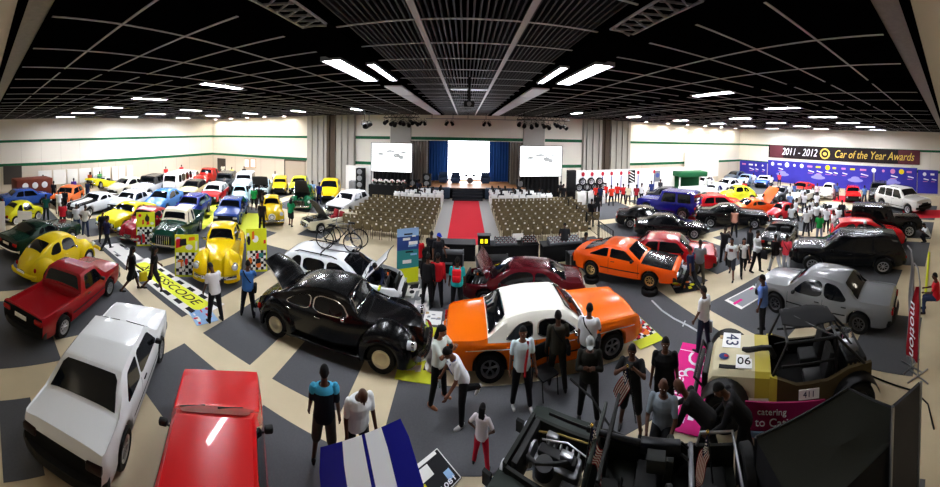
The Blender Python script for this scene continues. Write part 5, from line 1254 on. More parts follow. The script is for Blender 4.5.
for cx_, cy_, a0 in ((1.95, .12, 0), (-1.95, .12, 90), (-1.95, -.12, 180), (1.95, -.12, 270)):
    for k in range(5): a_ = R(a0 + 22.5 * k); pts.append((cx_ + .2 * cos(a_), cy_ + .2 * sin(a_), .0205))
b.face(pts, 'mat_lime')
for k in range(7):
    for sy in (1, -1): x = -2.2 + .66 * k + (.33 if sy > 0 else 0); b.face([(x, sy * .42 - .09, .0205), (x + .34, sy * .42 - .09, .0205), (x + .34, sy * .42 + .09, .0205), (x, sy * .42 + .09, .0205)], 'mat_black')
b.build('picture_print', o); text('XPRESSCODE', .5, frame((0, 0, .022), (1, 0, 0), (0, 1, 0)), MATS['mat_black'], o, .25, fit=3.7)
b = MB(); b.box((0, 0, .015), (.9, .7, .01), 'mat_sky'); o = solo(b, 'floor_mat', 'pale blue mat with red writing at the end of the long yellow mat', 'floor mat', (-7.2, 6.2, 0), R(-20)); b = MB(); blotch(b, .9, .7, .021, 5, ('mat_red', 'mat_white'), 8); b.build('picture_print', o)
for (x, y, w, h, lab) in ((-12.6, 14.6, 2.4, 4.6, 'lime mat under the blue saloon'), (-16.9, 14.8, 2.0, 4.2, 'lime mat under the dark blue saloon'), (-14.9, 13.0, 1.2, 3.2, 'lime strip between the two blue saloons')):
    b = MB(); b.box((0, 0, .014), (w, h, .01), 'mat_lime'); solo(b, 'floor_mat', lab, 'floor mat', (x, y, 0), R(28))
b = MB(); b.box((0, 0, .014), (2.6, 1.0, .01), 'mat_white'); o = solo(b, 'floor_mat', 'white and grey printed mat in front of the red hot rod', 'floor mat', (-13.2, 6.4, 0), 0); b = MB(); blotch(b, 2.6, 1.0, .021, 8, ('mat_grey', 'mat_black', 'mat_white'), 10); b.build('picture_print', o)
def board(x, y, rz, w, h, base, label, seed, lean=6, chk=True, cols=('mat_red', 'mat_black', 'mat_white', 'mat_teal', 'mat_orange'), name='display_board'):
    t = thing(name, (x, y, 0), rz, label, 'display board'); M = Matrix.Rotation(R(90 - lean), 4, 'X')
    b = MB(); b.box((0, h / 2, -.01), (w, h, .03), base); me = b.mesh('panel'); me.transform(M); link('panel', me, t)
    b = MB()
    if chk: checker(b, w, -w * .46, h * .05, 7, 7, w * .131, .0075)
    blotch(b, w, h, .0095, seed, cols, 9, .08, .44); blotch(b, w, h, .0095, seed + 1, ('mat_red', 'mat_white', 'mat_orange', 'mat_black'), 6, .62, .95); me = b.mesh('picture_print'); me.transform(M); link('picture_print', me, t)
    b = MB(); b.tube([(0, .03 + h * .6 * sin(R(lean)), h * .6), (0, .45, 0)], .015, 'metal_truss', 5); b.build('easel_leg', t)
p = at(187, 277); board(p.x, p.y, R(50), .95, 1.65, 'mat_yellow', 'yellow checkered picture board left of the yellow hot rod', 21)
p = at(257, 272); board(p.x, p.y, R(46), .85, 1.75, 'mat_yellow', 'yellow checkered picture board right of the yellow hot rod', 31)
p = at(146, 246); board(p.x, p.y, R(60), .95, 1.7, 'mat_yellow', 'yellow picture board between the red hot rod and the cream pickup', 41)
def pullup(x, y, rz, w, h, bands_, label, seed):
    t = thing('banner_stand', (x, y, 0), rz, label, 'banner stand'); b = MB(); n = len(bands_)
    for i, (f0, f1, m) in enumerate(bands_): b.box((0, 0, h * (f0 + f1) / 2), (w, .02, h * (f1 - f0)), m)
    b.build('print', t); b = MB(); rr = random.Random(seed)
    for k in range(10): b.box((rr.uniform(-.3, .3) * w, -.013, rr.uniform(.1, .9) * h), (rr.uniform(.15, .5) * w, .006, rr.uniform(.02, .06) * h), ('mat_white', 'mat_sky', 'mat_black')[k % 3])
    b.build('printed_marks', t); b = MB(); b.box((0, 0, .04), (w + .05, .2, .08), 'steel', bev=.02); b.build('base', t)
p = at(407, 286); pullup(p.x, p.y + .1, R(28), .85, 2.15, ((.03, .3, 'mat_yellow'), (.3, .62, 'mat_teal'), (.62, .86, 'mat_blue'), (.86, 1, 'mat_sky')), 'blue and yellow banner stand in front of the white estate car nose', 2)
# white sign sheets by the small yellow car
p = at(25, 229); b = MB(); b.box((0, 0, .75), (.9, .04, .7), 'card_white'); b.tube([(0, .03, .5), (0, .2, 0)], .02, 'metal_truss', 5); b.box((0, -.03, .52), (.3, .02, .12), 'mat_black'); solo(b, 'info_board', 'white information board standing beside the small yellow car', 'information board', (p.x, p.y, 0), R(65))
p = at(3, 255); b = MB(); b.box((0, 0, 1.1), (1.0, .05, 2.2), 'card_white'); b.box((0, .1, .03), (.8, .4, .06), 'grey_matt'); solo(b, 'banner_stand', 'plain white banner stand behind the green coupe at the left edge', 'banner stand', (p.x - 2, p.y - .2, 0), R(70))
# ---------------------------------------------------------------- cars on show
KL = lambda kind: KIND[kind]['L']
def carr(kind, px, py, H, head, col, label, **k):        # found by the middle of its roof
    p = at(px, py, H); return car(kind, p.x, p.y, head, col, label, **k)
def carf(kind, px, py, head, col, label, scale=1.0, **k):   # found by the ground under its nose
    p = at(px, py); L = KL(kind) / 2 * scale
    return car(kind, p.x - cos(R(head)) * L, p.y - sin(R(head)) * L, head, col, label, scale=scale, **k)
# foreground
car('sedan80', -6.14, 2.67, 132.4, '#dcdedd', 'white boxy saloon seen from behind in the lower left corner of the photo', lod=1, rim='#b9b9bb', noplate=1, over={'tail': mat('tail_smoked', '#1a0605', .3)})
car('hatch', -3.22, 2.93, 131.6, '#c80f12', 'bright red hatchback seen from above at the bottom of the photo', lod=1)
car('pickup', -9.75, 2.75, 126.5, '#8c0d14', 'dark red pickup with a ribbed open bed beside the white boxy saloon', lod=1, name='pickup_truck', cat='pickup')
b = MB()
car('beetle', -12.8, 3.15, 120.6, '#dcc010', 'yellow round backed classic car seen from behind, next to the dark red pickup', lod=1, paintbump=1)
car('coupe60', -15.6, 3.0, 120, '#0e2a1e', 'dark green classic coupe with a white roundel, behind the yellow round backed car', lod=1, over=None)
car('fiat', -20.6, 2.6, 119, '#d8d41c', 'tiny lemon yellow car with white wall tyres by the left edge of the hall', lod=1)
car('forties', -3.37, 7.75, 0, '#050506', 'big black rounded 1940s saloon with cream wheels left of the centre', lod=1, rim='#d9cfae')
car('fifties', 2.15, 7.85, 0, '#ea6a0a', 'orange 1950s saloon with a white roof in the middle of the hall', lod=1, roof='#f0ede0', rim='#77787c', scale=1.05, paintbump=1)
T_ = car('wagon', -4.25, 9.95, 2, '#e4e8e9', 'white estate car with its bonnet raised and bicycles on the roof', lod=1, hood=48)
car('sedan00', 2.05, 10.4, 166, '#4a0812', 'maroon saloon with raised bonnet behind the orange 1950s car', lod=1, hood=62, scale=.92)
car('ae86', 6.31, 10.55, -48.8, '#ea560c', 'orange sports coupe with a black bonnet standing on four loose tyres', lod=1, z=.2, blackhood=1, stripe='#0d0d0f', rim='#c8a86a')
for i, (dx, dy) in enumerate(((1.1, .72), (1.1, -.72), (-1.28, .72), (-1.28, -.72))):
    a = R(-48.8); tm, rm = wheel_meshes(.31, .2, 'steel'); o = link('loose_tire', tm, None, None, (6.31 + cos(a) * dx - sin(a) * dy, 10.55 + sin(a) * dx + cos(a) * dy, .1)); o.rotation_euler = (R(90), 0, 0)
    tag(o, f'loose black tyre lying flat under the {["front left", "front right", "rear left", "rear right"][i]} wheel of the orange sports coupe', 'tyre', 'tyres under the orange sports coupe')
car('sedanlong', 9.75, 3.98, 93.4, '#77797a', 'silver grey saloon parked across the right foreground', lod=1, rim='#55565a')
sv_ = car('suv', 13.85, 4.55, 108.8, '#050609', 'black off road estate with roof rails behind the silver grey saloon', lod=1, scale=1.06); sv_.scale = (1.1, 1.0, .9)
# left half
carf('hotrod', 215, 289, -52, '#e8c40a', 'bright yellow hot rod with big front fenders facing the camera between two checkered boards', lod=1, scale=1.08)
carf('truck', 163, 254, -56, '#12362a', 'dark green vintage pickup with a cream cab left of the yellow hot rod', lod=1, roof='#ddd6c0', name='vintage_pickup', cat='pickup')
carf('forties', 136, 247, -60, '#8e1220', 'red 1940s car with white front next to the yellow picture board', roof='#a81820', lod=1, scale=.9)
carf('coupe60', 110, 232, -64, '#e3d313', 'yellow low coupe with pale windscreen left of the red 1940s car', lod=1)
carf('coupe60', 82, 219, -66, '#dfe3e6', 'white coupe with twin black bonnet stripes behind the three standing visitors', stripes=2, stripe='#15171b')
carr('sedan80', 122, 191, 1.3, -60, '#e2e5e8', 'white saloon parked behind the yellow low coupe')
carr('cabrio', 98, 181, 1.0, -55, '#d9cc1c', 'yellow open car parked nose up near the left wall', pitch=12, z=.35)
carr('hatch', 57, 187, 1.3, -40, '#d8652a', 'orange and white car facing the camera beside the wooden caravan')
carr('sedan80', 6, 188, 1.3, 100, '#2a4f9c', 'blue car cut by the left edge of the photo')
carr('sedan00', 128, 178, 1.4, -70, '#d9d3bf', 'cream saloon near the display boards on the left wall')
carr('jeep', 153, 177, 1.7, -60, '#d7d8da', 'white tall off roader with black patches by the left wall', roof='#202022')
carr('sedan00', 161, 191, 1.4, -58, '#3d77b5', 'light blue saloon behind the red 1940s car')
carr('van', 174, 172, 1.9, -60, '#e9e6e4', 'white van near the left back corner')
carr('pickup', 192, 171, 1.3, -60, '#d8d0bc', 'pale pickup between the white van and the red lorry', name='pickup_truck', cat='pickup')
carr('hatch', 193, 181, 1.35, -58, '#d9cf9a', 'cream small hatchback with dark roof in the left back rows', roof='#2c2a26')
carr('truck', 210, 170, 1.6, -75, '#a51c14', 'red vintage lorry facing the camera at the left back corner', scale=1.1, name='vintage_pickup', cat='pickup')
carr('hatch', 215, 184, 1.35, -60, '#c81a1c', 'red and white small hatchback in front of the red vintage lorry', roof='#e8e4e0', lod=1)
carr('beetle', 241, 186, 1.4, -55, '#a8ccd2', 'pale blue rounded classic car in the back rows')
carr('jeep', 248, 174, 1.7, -60, '#cfd6da', 'pale grey off roader left of the yellow wagon at the back wall')
carr('hatch', 192, 197, 1.3, -62, '#1c2a86', 'dark blue small hatchback with white stripes on lime matting', lod=1, stripes=1, stripe='#e9ecf2')
carf('sedan80', 226, 227, -58, '#1f3f8c', 'blue boxy saloon facing the camera behind the yellow hot rod', lod=1)
carr('jeep', 230, 175, 1.6, -60, '#22262a', 'black off roader in front of the pale notices on the back wall')
carr('pickup', 266, 180, 1.3, -60, '#bcd3da', 'pale blue pickup beneath the yellow wagon roof', name='pickup_truck', cat='pickup', hood=60)
carr('jeep', 271, 174, 1.75, -60, '#dcb71a', 'yellow wagon standing at the back wall next to the beige door', scale=.8)
YB_ = carf('beetle', 272, 228, -53, '#dcbb12', 'yellow rounded classic car with a white disc on its nose, behind the checkered boards', lod=1)
b = MB(); b.lathe([(0, .03), (.2, .03), (.22, 0)], (1.93, 0, .62), 'X', 'white', 16, False); b.lathe([(.12, .035), (.15, .036), (.15, .03)], (1.93, 0, .62), 'X', 'black', 16, False); b.build('nose_disc', YB_)
carr('hatch', 294, 177, 1.4, -65, '#d3d422', 'lime yellow small car behind the green pickup')
carf('truck', 300, 212, -68, '#0f5a38', 'green vintage pickup with its bonnet raised', hood=55, scale=.95, name='vintage_pickup', cat='pickup')
carr('modhatch', 329, 181, 1.45, -70, '#e0bd14', 'yellow modern hatchback in front of the grooved pillar')
carf('cabrio', 304, 232, -122, '#d8d2b8', 'cream open classic car with raised bonnet behind the bicycles', lod=1, fixed=1, scale=.86, hood=55, over={'seat': mat('seat_red', '#8f1420', .6)})
carr('hatch', 356, 196, 1.35, -98, '#dedfe0', 'white hatchback close to the white booth left of the stage')
b = MB()
# right half
carr('sports', 621, 202, 1.25, -30, '#0b0c0f', 'black low coupe nearest the white exhibition booth', lod=1)
carr('sports', 650, 217, 1.25, -35, '#101014', 'black coupe with red sills between the red saloon and the black low coupe', lod=1, roof='#0d0d10')
carr('sedan80', 664, 234, 1.38, -44, '#a00d16', 'red saloon parked behind the orange sports coupe', lod=1)
carr('jeep', 676, 192, 1.95, 118, '#17177a', 'dark blue boxy off roader seen from behind, standing on a red base', lod=1, scale=1.1)
carr('hatch', 704, 199, 1.2, -30, '#d01420', 'red hatchback next to the dark blue van')
carr('sports', 722, 197, 1.15, -30, '#d8200f', 'red sports car behind the black muscle coupe')
carr('beetle', 736, 188, 1.4, 160, '#d4dc2c', 'lime yellow rounded classic car in the right back rows')
carr('coupe60', 753, 203, 1.25, -20, '#e0561a', 'orange muscle coupe with a raised bonnet', hood=50, blackhood=1, stripe='#111')  if 0 else carr('coupe60', 750, 203, 1.25, -20, '#e0561a', 'orange muscle coupe with a raised bonnet', hood=50)
a_, c_ = at(710.5, 227.5), at(754, 229); hd = math.degrees(atan2(c_.y - a_.y, c_.x - a_.x)); m_ = (a_ + c_) / 2
car('coupe60', m_.x - sin(R(hd)) * .75, m_.y + cos(R(hd)) * .75, hd, '#0a0a0c', 'black muscle coupe seen from its side in the right middle of the hall', lod=1, scale=min(1.1, (c_ - a_).length / 2.68), over=None)
carr('cabrio', 781, 226, .95, 20, '#0d0e11', 'black open car with a copper cover behind the standing visitors', lod=1)
carr('pickup', 747, 174, 1.4, 200, '#8fa4c4', 'silver blue pickup near the right back corner', name='pickup_truck', cat='pickup')
carr('sedan00', 728, 169, 1.4, 190, '#4e5a66', 'grey saloon close to the right end of the back wall')
carr('pickup', 765, 176, 1.3, 200, '#2f5fc0', 'blue and white pickup in front of the blue banner corner', roof='#e8eaee', name='pickup_truck', cat='pickup')
carr('sports', 801, 183, 1.2, 185, '#d22a1c', 'red sports car below the blue sponsor banner')
carr('cabrio', 805, 192, .95, 182, '#ebe7da', 'white open sports car in front of the red sports car')
carr('beetle', 826, 184, 1.4, 190, '#eae6da', 'white rounded classic car below the blue sponsor banner')
carr('hatch', 853, 187, 1.35, 200, '#c8141a', 'red hatchback below the gold lettering of the awards banner')
carr('suv', 906, 189, 1.8, -125, '#c9c6c0', 'silver off road estate with white roof near the right wall', roof='#eceae4', lod=1, scale=1.12)
carr('suv', 886, 184, 1.75, 190, '#3a3a3c', 'dark grey off roader behind the silver off road estate')
carr('jeep', 886, 207, 1.75, -72, '#0e0d0d', 'black boxy off roader with a spare wheel in the right back area', lod=1, scale=1.08)
carr('modhatch', 868, 219, 1.53, -64, '#c0101a', 'red modern hatchback between the two black off roaders', lod=1, fixed=1)
carr('fiat', 776, 204, 1.0, 170, '#c9242c', 'tiny red car among the visitors on the right', scale=.9)
carr('hatch', 700, 178, 1.3, 200, '#e4e4e2', 'white hatchback near the green booth')
carr('sedan00', 722, 180, 1.4, 190, '#d8dadb', 'white saloon between the green booth and the lime classic')
carr('fiat', 715, 186, 1.25, 20, '#d5dade', 'tiny white car behind the red sports car')
carr('sedan80', 670, 188, 1.3, -35, '#26262a', 'black saloon behind the dark blue van')
carr('sports', 783, 188, 1.1, 175, '#4a4a50', 'grey sports car among the visitors on the right')
carr('cabrio', 846, 208, .9, 120, '#c4161c', 'red open racing car behind the black boxy off roader', scale=.8)
carr('cabrio', 824, 205, .9, 160, '#e9e9ea', 'white open racing car beside the red open racing car', scale=.8)
for c_ in CARS[:15]: c_[4] = True
MUST = [c for c in CARS if c[0]['label'].startswith(('black muscle', 'bright yellow hot'))]
for c_ in MUST: c_[4] = True
# wooden trailer on the far left
p = at(20, 201); t = thing('caravan', (p.x - .6, p.y + 1.2, 0), R(100), 'brown wooden caravan with round windows by the left wall', 'caravan'); mat('wood_brown', '#6a2c18', .6, noise=.2, nscale=5)
b = MB(); b.box((0, 0, 1.15), (3.4, 1.7, 1.5), 'wood_brown', bev=.08); b.build('body', t); 
for sx in (-.9, 0, .9):
    for sg in (1, -1): b = MB(); b.lathe([(0, sg * .87), (.24, sg * .87), (.28, sg * .86), (.28, sg * .84)], (sx, 0, 1.35), 'Y', 'white', 16, False); b.build('round_window', t)
tm, rm = wheel_meshes(.32, .2, 'steel')
for sg in (1, -1): o = link('wheel', tm, t, None, (0, sg * .75, .32)); link('rim', rm, o)
GC = [o for o in COL.objects if o.get('label', '').startswith('dark green classic coupe')][0]
b = MB(); b.lathe([(0, .0), (.24, .0), (.24, -.01)], (-.15, -.875, .62), 'Y', 'white', 18, False); me = b.mesh('roundel'); o = link('roundel', me, GC)
BLV = [o for o in COL.objects if o.get('label', '').startswith('dark blue boxy off')][0]
b = MB()
for k in range(3): b.box((-2.13, .1 + .05 * k, 1.35 - .2 * k), (.03, .5 - .1 * k, .1), 'white')
b.build('rear_lettering', BLV)
# bicycles on the white estate roof
def bicycle(x, y, z, rz, lab, col):
    t = thing('bicycle', (x, y, z), rz, lab, 'bicycle', 'bicycles on the roof'); mb = MB()
    for wx in (-.52, .52):
        w = MB(); n = 24; w.tube([(wx + .33 * cos(2 * pi * i / n), 0, .34 + .33 * sin(2 * pi * i / n)) for i in range(n + 1)], .02, 'tire', 6, False)
        for i in range(10): w.tube([(wx, 0, .34), (wx + .32 * cos(.63 * i), 0, .34 + .32 * sin(.63 * i))], .004, 'steel', 4)
        w.build('wheel', t)
    bb, sea, hd_, re, fr = (-.08, 0, .3), (-.22, 0, .82), (.36, 0, .8), (-.52, 0, .34), (.52, 0, .34)
    for A, B in ((bb, sea), (sea, hd_), (bb, hd_), (bb, re), (re, (-.2, 0, .74)), (hd_, fr), (hd_, (.34, 0, .92))): mb.tube([A, B], .02, col, 6)
    mb.build('frame', t)
    w = MB(); w.box((-.24, 0, .87), (.26, .13, .05), 'black', bev=.02); w.build('saddle', t); w = MB(); w.tube([(.4, -.28, .95), (.34, 0, .93), (.4, .28, .95)], .014, 'black', 6); w.build('handlebar', t)
    w = MB(); w.lathe([(0, .02), (.09, .02), (.09, .03), (0, .03)], (-.08, 0, .3), 'Y', 'steel', 12, False); w.tube([(-.08, .04, .3), (.02, .05, .16)], .01, 'steel', 5); w.build('crank', t)
bicycle(-4.25, 9.75, 1.6, R(4), 'bicycle clamped on the near side of the white estate roof', 'black'); bicycle(-4.2, 10.25, 1.6, R(184), 'bicycle clamped on the far side of the white estate roof', 'steel')
b = MB()
for sx in (-.55, .5): b.tube([(sx, -.62, -.03), (sx, -.6, .08), (sx, .6, .08), (sx, .62, -.03)], .022, 'black', 6)
for sy in (-.25, .25): b.box((0, sy, .1), (1.4, .07, .025), 'steel')
solo(b, 'roof_rack', 'black bicycle rack on the roof of the white estate car', 'roof rack', (-4.22, 10.0, 1.5), R(3))
# open boot of the black saloon
b = MB(); rows = []
for i in range(9):
    u = i / 8; rows.append([(-1.15 * u, (j / 5 - 1) * (.62 - .22 * u * u), .12 * sin(pi * u) + .1 * (1 - (j / 5 - 1) ** 2)) for j in range(11)])
b.grid(rows, 'paint'); b.grid([[(p[0], p[1], p[2] - .035) for p in r] for r in rows], 'lidin'); 
mat('lid_inner', '#b7aa98', .7); ROLE['lidin'] = lambda: MATS['lid_inner']
BLK = [o for o in COL.objects if o.get('label', '').startswith('big black rounded')][0]
me = b.mesh('boot_lid'); me.transform(Matrix.Rotation(R(-38), 4, 'Y') if 0 else Matrix.Rotation(R(38), 4, 'Y')); o = link('boot_lid', me, BLK, {'paint': paint('#050506')}, (-1.35, 0, 1.12))
# blue car whose striped bonnet stands up at the bottom edge
hd = 130; tp = at(362, 430, 1.78); oo = .95 + .66 * .88
car('coupe60', tp.x - cos(R(hd)) * oo, tp.y - sin(R(hd)) * oo, hd, '#1b1c78', 'navy car at the bottom edge with a raised bonnet in navy and white stripes', stripe='#eef0f2', hood=43, hoodstripes=1, lod=1, scale=.88, fixed=1)
# ---------------------------------------------------------------- race buggy, army jeep, foreground odds and ends
mat('cream_body', '#c9bf9c', .5); mat('buggy_yellow', '#b9a83a', .5); mat('cage_black', '#0c0c0d', .45); mat('canvas_black', '#131315', .9); mat('mud_tan', '#43371f', .8); mat('plate_white', '#e9e9e6', .6); mat('plate_navy', '#1d2a50', .6)
def N(m): return m
bg = thing('race_buggy', (6.1, 3.35, 0), R(127), 'muddy cream and yellow race buggy numbered 43 in front of the silver grey saloon', 'race buggy')
b = MB(); rows = []
for x, w, z in ((.42, .68, 1.02), (.75, .68, 1.04), (1.3, .64, 1.02), (1.62, .6, .96), (1.72, .58, .82)):
    rows.append([(x, -w, .55), (x, -w, z - .08), (x, -w + .08, z), (x, -w * .4, z + .03), (x, w * .4, z + .03), (x, w - .08, z), (x, w, z - .08), (x, w, .55)])
b.grid(rows, rf=lambda i, j: 'buggy_yellow' if i == 0 else 'cream_body'); b.face(rows[-1], 'cream_body'); b.build('hood', bg)
b = MB(); b.box((1.28, -.32, 1.055), (.42, .52, .012), 'plate_white'); b.box((.98, .36, 1.06), (.34, .4, .012), 'plate_white'); pl = b.build('number_panel', bg)
text('43', .42, frame((1.28, -.32, 1.064), (0, 1, 0), (-1, 0, 0)), MATS['plate_navy'], pl); text('06', .3, frame((.98, .36, 1.07), (-1, 0, 0), (0, -1, 0)), MATS['black_matt'], pl)
b = MB(); b.ell((1.42, .22, 1.05), (.11, .1, .02), 'mat_blue', None, 12, 4); b.ell((1.38, .22, 1.055), (.06, .05, .02), 'mat_red', None, 10, 4); b.box((1.3, .5, 1.03), (.4, .09, .02), 'mat_black'); b.box((1.52, -.45, 1.03), (.1, .1, .02), 'mat_tan'); b.build('sticker_print', bg)
b = MB(); rows = []
for x, w, zt in ((-1.75, .68, 1.0), (-1.2, .74, 1.02), (-.75, .76, .86), (-.1, .76, .84), (.3, .74, .98), (.45, .7, 1.0)):
    rows.append([(x, -w + .1, .42), (x, -w, .46), (x, -w, zt), (x, -w + .07, zt + .01), (x, -w + .08, .5), (x, w - .08, .5), (x, w - .07, zt + .01), (x, w, zt), (x, w, .46), (x, w - .1, .42)])
b.grid(rows, wrap=True, caps=True, rf=lambda i, j: 'dark' if j in (3, 4, 5, 9) else ('buggy_yellow' if i >= 4 else 'mud_tan')); b.build('body_tub', bg)
b = MB(); b.box((-.35, .775, .66), (.42, .02, .2), 'plate_white'); pl = b.build('number_panel', bg); text('411', .17, frame((-.35, .788, .66), (-1, 0, 0), (0, 0, 1)), MATS['plate_navy'], pl)
b = MB()
for sy in (-.66, .66): b.tube([(.4, sy, .95), (.1, sy * .95, 1.62), (-.95, sy * .95, 1.66), (-1.6, sy, .98)], .032, 'cage_black', 8); b.tube([(-.95, sy * .95, 1.66), (-.95, sy, .5)], .032, 'cage_black', 8); b.tube([(-.95, sy * .95, 1.2), (.2, sy * .97, 1.15)], .025, 'cage_black', 6)
for x, z in ((.1, 1.62), (-.95, 1.66)): b.tube([(x, -.63, z), (x, .63, z)], .032, 'cage_black', 8)
b.tube([(-.95, -.63, 1.66), (-1.6, .6, 1.0)], .025, 'cage_black', 6); b.tube([(.1, -.63, 1.62), (-.95, .63, 1.66)], .025, 'cage_black', 6); b.build('roll_cage', bg)
b = MB(); rows = [[(x, y, 1.69 + .05 * sin(x * 5 + y * 3) - .1 * (abs(y + .2) > .5)) for y in (-.78, -.62, -.4, -.2, 0, .14)] for x in (-1.05, -.8, -.5, -.2, .08, .16)]
b.grid(rows, 'canvas_black'); b.grid([[(p[0], p[1], p[2] - .03) for p in r] for r in rows], 'canvas_black'); b.build('soft_top', bg)
for sy in (-.36, .36): b = MB(); b.box((-.55, sy, .66), (.5, .46, .16), 'seat', bev=.05); b.box((-.82, sy, 1.0), (.14, .46, .62), 'seat', Matrix.Rotation(-.2, 3, 'Y'), bev=.05); b.build('seat', bg)
b = MB(); b.lathe([(.17, .014), (.19, 0), (.17, -.014), (.15, 0)], (0, 0, 0), 'X', 'black', 16); b.tube([(0, -.16, 0), (0, .16, 0)], .012, 'black', 5); b.tube([(0, 0, 0), (.3, 0, -.06)], .018, 'black', 5); o = b.build('steering_wheel', bg); o.location = (-.02, -.36, 1.02)
b = MB(); b.tube([(.3, .1, .98), (.42, .12, 1.2), (.6, .12, 1.2), (.85, .1, 1.14), (1.0, -.02, 1.05)], .06, 'black', 8); b.build('air_hose', bg)
b = MB(); b.box((1.8, 0, .62), (.12, 1.0, .46), 'cage_black', bev=.03); b.tube([(1.98, -.7, .5), (1.98, .7, .5)], .05, 'cage_black', 8); b.tube([(1.7, -.45, .4), (2.0, -.6, .8), (2.0, .6, .8), (1.7, .45, .4)], .03, 'cage_black', 6); b.build('front_bumper', bg)
for i in range(6):
    pass
b = MB(); b.box((-1.45, 0, .8), (.5, 1.1, .5), 'engineblack', bev=.06); b.box((-1.4, .2, 1.1), (.3, .4, .2), 'enginemetal', bev=.05); b.lathe([(0, .12), (.14, .12), (.16, 0)], (-1.45, -.25, 1.1), 'Z', 'chrome', 14, False)
for k in range(4): b.tube([(-1.6 + .1 * k, .4, 1.0), (-1.55 + .1 * k, .62, .95), (-1.5 + .12 * k, .66, .7)], .025, 'mud_tan', 6)
b.build('engine', bg)
tm, rm = wheel_meshes(.4, .28, 'steel')
for xw in (1.35, -1.35):
    for sg in (1, -1):
        o = link('wheel', tm, bg, None, (xw, sg * .82, .4)); o.rotation_euler = (0, 0, 0 if sg > 0 else pi); link('rim', rm, o, {'rim': MATS['cage_black']})
        b = MB(); n = 10; rows = [[(xw + .5 * cos(R(15 + 150 * i / n)), sg * yy, .42 + .5 * sin(R(15 + 150 * i / n))) for i in range(n + 1)] for yy in (.66, 1.0)]
        b.grid(rows, 'cage_black'); b.grid([[(p[0], p[1], p[2] - .03) for p in r] for r in rows], 'cage_black'); b.build('mudguard', bg)
        b = MB(); b.tube([(xw, sg * .75, .4), (xw - .15, sg * .3, .5)], .03, 'steel', 6); b.tube([(xw + .1, sg * .7, .45), (xw + .05, sg * .5, .95)], .035, 'mat_yellow' if xw > 0 else 'steel', 8); b.build('suspension_arm', bg)
# army jeep
mat('olive', '#0f120c', .6); mat('olive_pale', '#222a25', .5); mat('jeep_dark', '#0a0b0a', .6); mat('gun_metal', '#17181a', .35, .6); mat('brass_hose', '#7a6a3a', .4, .6)
jp = thing('army_jeep', (2.2, 3.62, 0), R(140), 'dark army jeep with open engine bay and a mounted gun', 'jeep')
b = MB(); rows = []
for x, w, zt in ((-1.65, .7, .84), (-1.0, .74, .84), (-.2, .74, .78), (.35, .72, .92), (.5, .66, .95)):
    rows.append([(x, -w + .06, .4), (x, -w, .44), (x, -w, zt), (x, -w + .05, zt), (x, -w + .06, .5), (x, w - .06, .5), (x, w - .05, zt), (x, w, zt), (x, w, .44), (x, w - .06, .4)])
b.grid(rows, 'olive', True, True); b.build('body_tub', jp)
b = MB()
for sy in (-.46, .46): b.box((1.05, sy, .7), (1.15, .05, .46), 'olive')
b.box((.5, 0, .72), (.06, 1.0, .5), 'jeep_dark'); b.build('engine_bay', jp)
for sg in (1, -1):
    b = MB(); rows = []
    for x, z in ((.35, .5), (.5, .78), (.75, .86), (1.5, .86), (1.75, .8), (1.8, .66)): rows.append([(x, sg * .46, z), (x, sg * .8, z - .01), (x, sg * .82, z - .06)])
    b.grid(rows, 'olive_pale'); b.grid([[(p[0], p[1], p[2] - .02) for p in r] for r in rows], 'olive_pale'); b.build('fender', jp)
b = MB(); b.box((1.64, 0, .72), (.06, .94, .5), 'olive')
for k in range(7): b.box((1.675, -.27 + .09 * k, .74), (.02, .04, .38), 'jeep_dark')
b.build('grille', jp)
for sg in (1, -1): b = MB(); b.lathe([(0, .05), (.08, .04), (.09, 0), (.09, -.06), (0, -.06)], (1.7, sg * .36, .78), 'X', 'head', 14, False); b.build('headlight', jp)
b = MB(); b.box((1.82, 0, .5), (.1, 1.5, .14), 'jeep_dark', bev=.02); b.box((1.92, -.5, .58), (.14, .06, .2), 'jeep_dark'); b.box((1.92, .5, .58), (.14, .06, .2), 'jeep_dark'); b.build('front_bumper', jp)
b = MB(); b.box((1.0, 0, .74), (.7, .34, .34), 'enginemetal', bev=.05); b.box((1.0, 0, .95), (.6, .16, .1), 'engineblack', bev=.03); b.box((1.52, 0, .78), (.1, .8, .4), 'engineblack', bev=.02); b.box((.7, .33, .82), (.26, .18, .24), 'engineblack', bev=.02)
b.lathe([(0, .14), (.13, .14), (.14, 0), (0, -.02)], (1.1, .26, .92), 'Z', 'engineblack', 14, False); b.lathe([(0, .02), (.17, .02), (.17, -.02), (0, -.02)], (1.42, 0, .8), 'X', 'steel', 12, False)
for k in range(6): b.tube([(.72 + .1 * k, -.12, .88), (.74 + .1 * k, -.26, .86), (.78 + .1 * k, -.34, .66)], .02, 'steel' if k % 2 else 'enginemetal', 6)
b.tube([(1.4, .2, .96), (1.2, .32, 1.06), (.95, .2, 1.06), (.8, .05, 1.0)], .03, 'engineblack', 8); b.tube([(.55, -.35, .96), (.8, -.3, 1.0), (1.1, -.33, .95), (1.45, -.28, .9)], .014, 'brass_hose', 6); b.tube([(.55, -.1, 1.0), (.9, -.16, 1.05), (1.3, -.1, 1.0)], .012, 'steel', 6); b.box((.85, 0, 1.02), (.2, .12, .07), 'steel', bev=.02); b.box((1.2, -.28, .88), (.2, .12, .16), 'enginemetal', bev=.03)
b.build('engine', jp)
b = MB(); b.box((.44, 0, 1.28), (.05, .98, .62), 'olive_pale', Matrix.Rotation(R(-10), 3, 'Y'), .02); b.build('hood', jp)
b = MB()
for sy in (-.66, .66): b.tube([(.34, sy, .9), (.22, sy, 1.58)], .028, 'jeep_dark', 8)
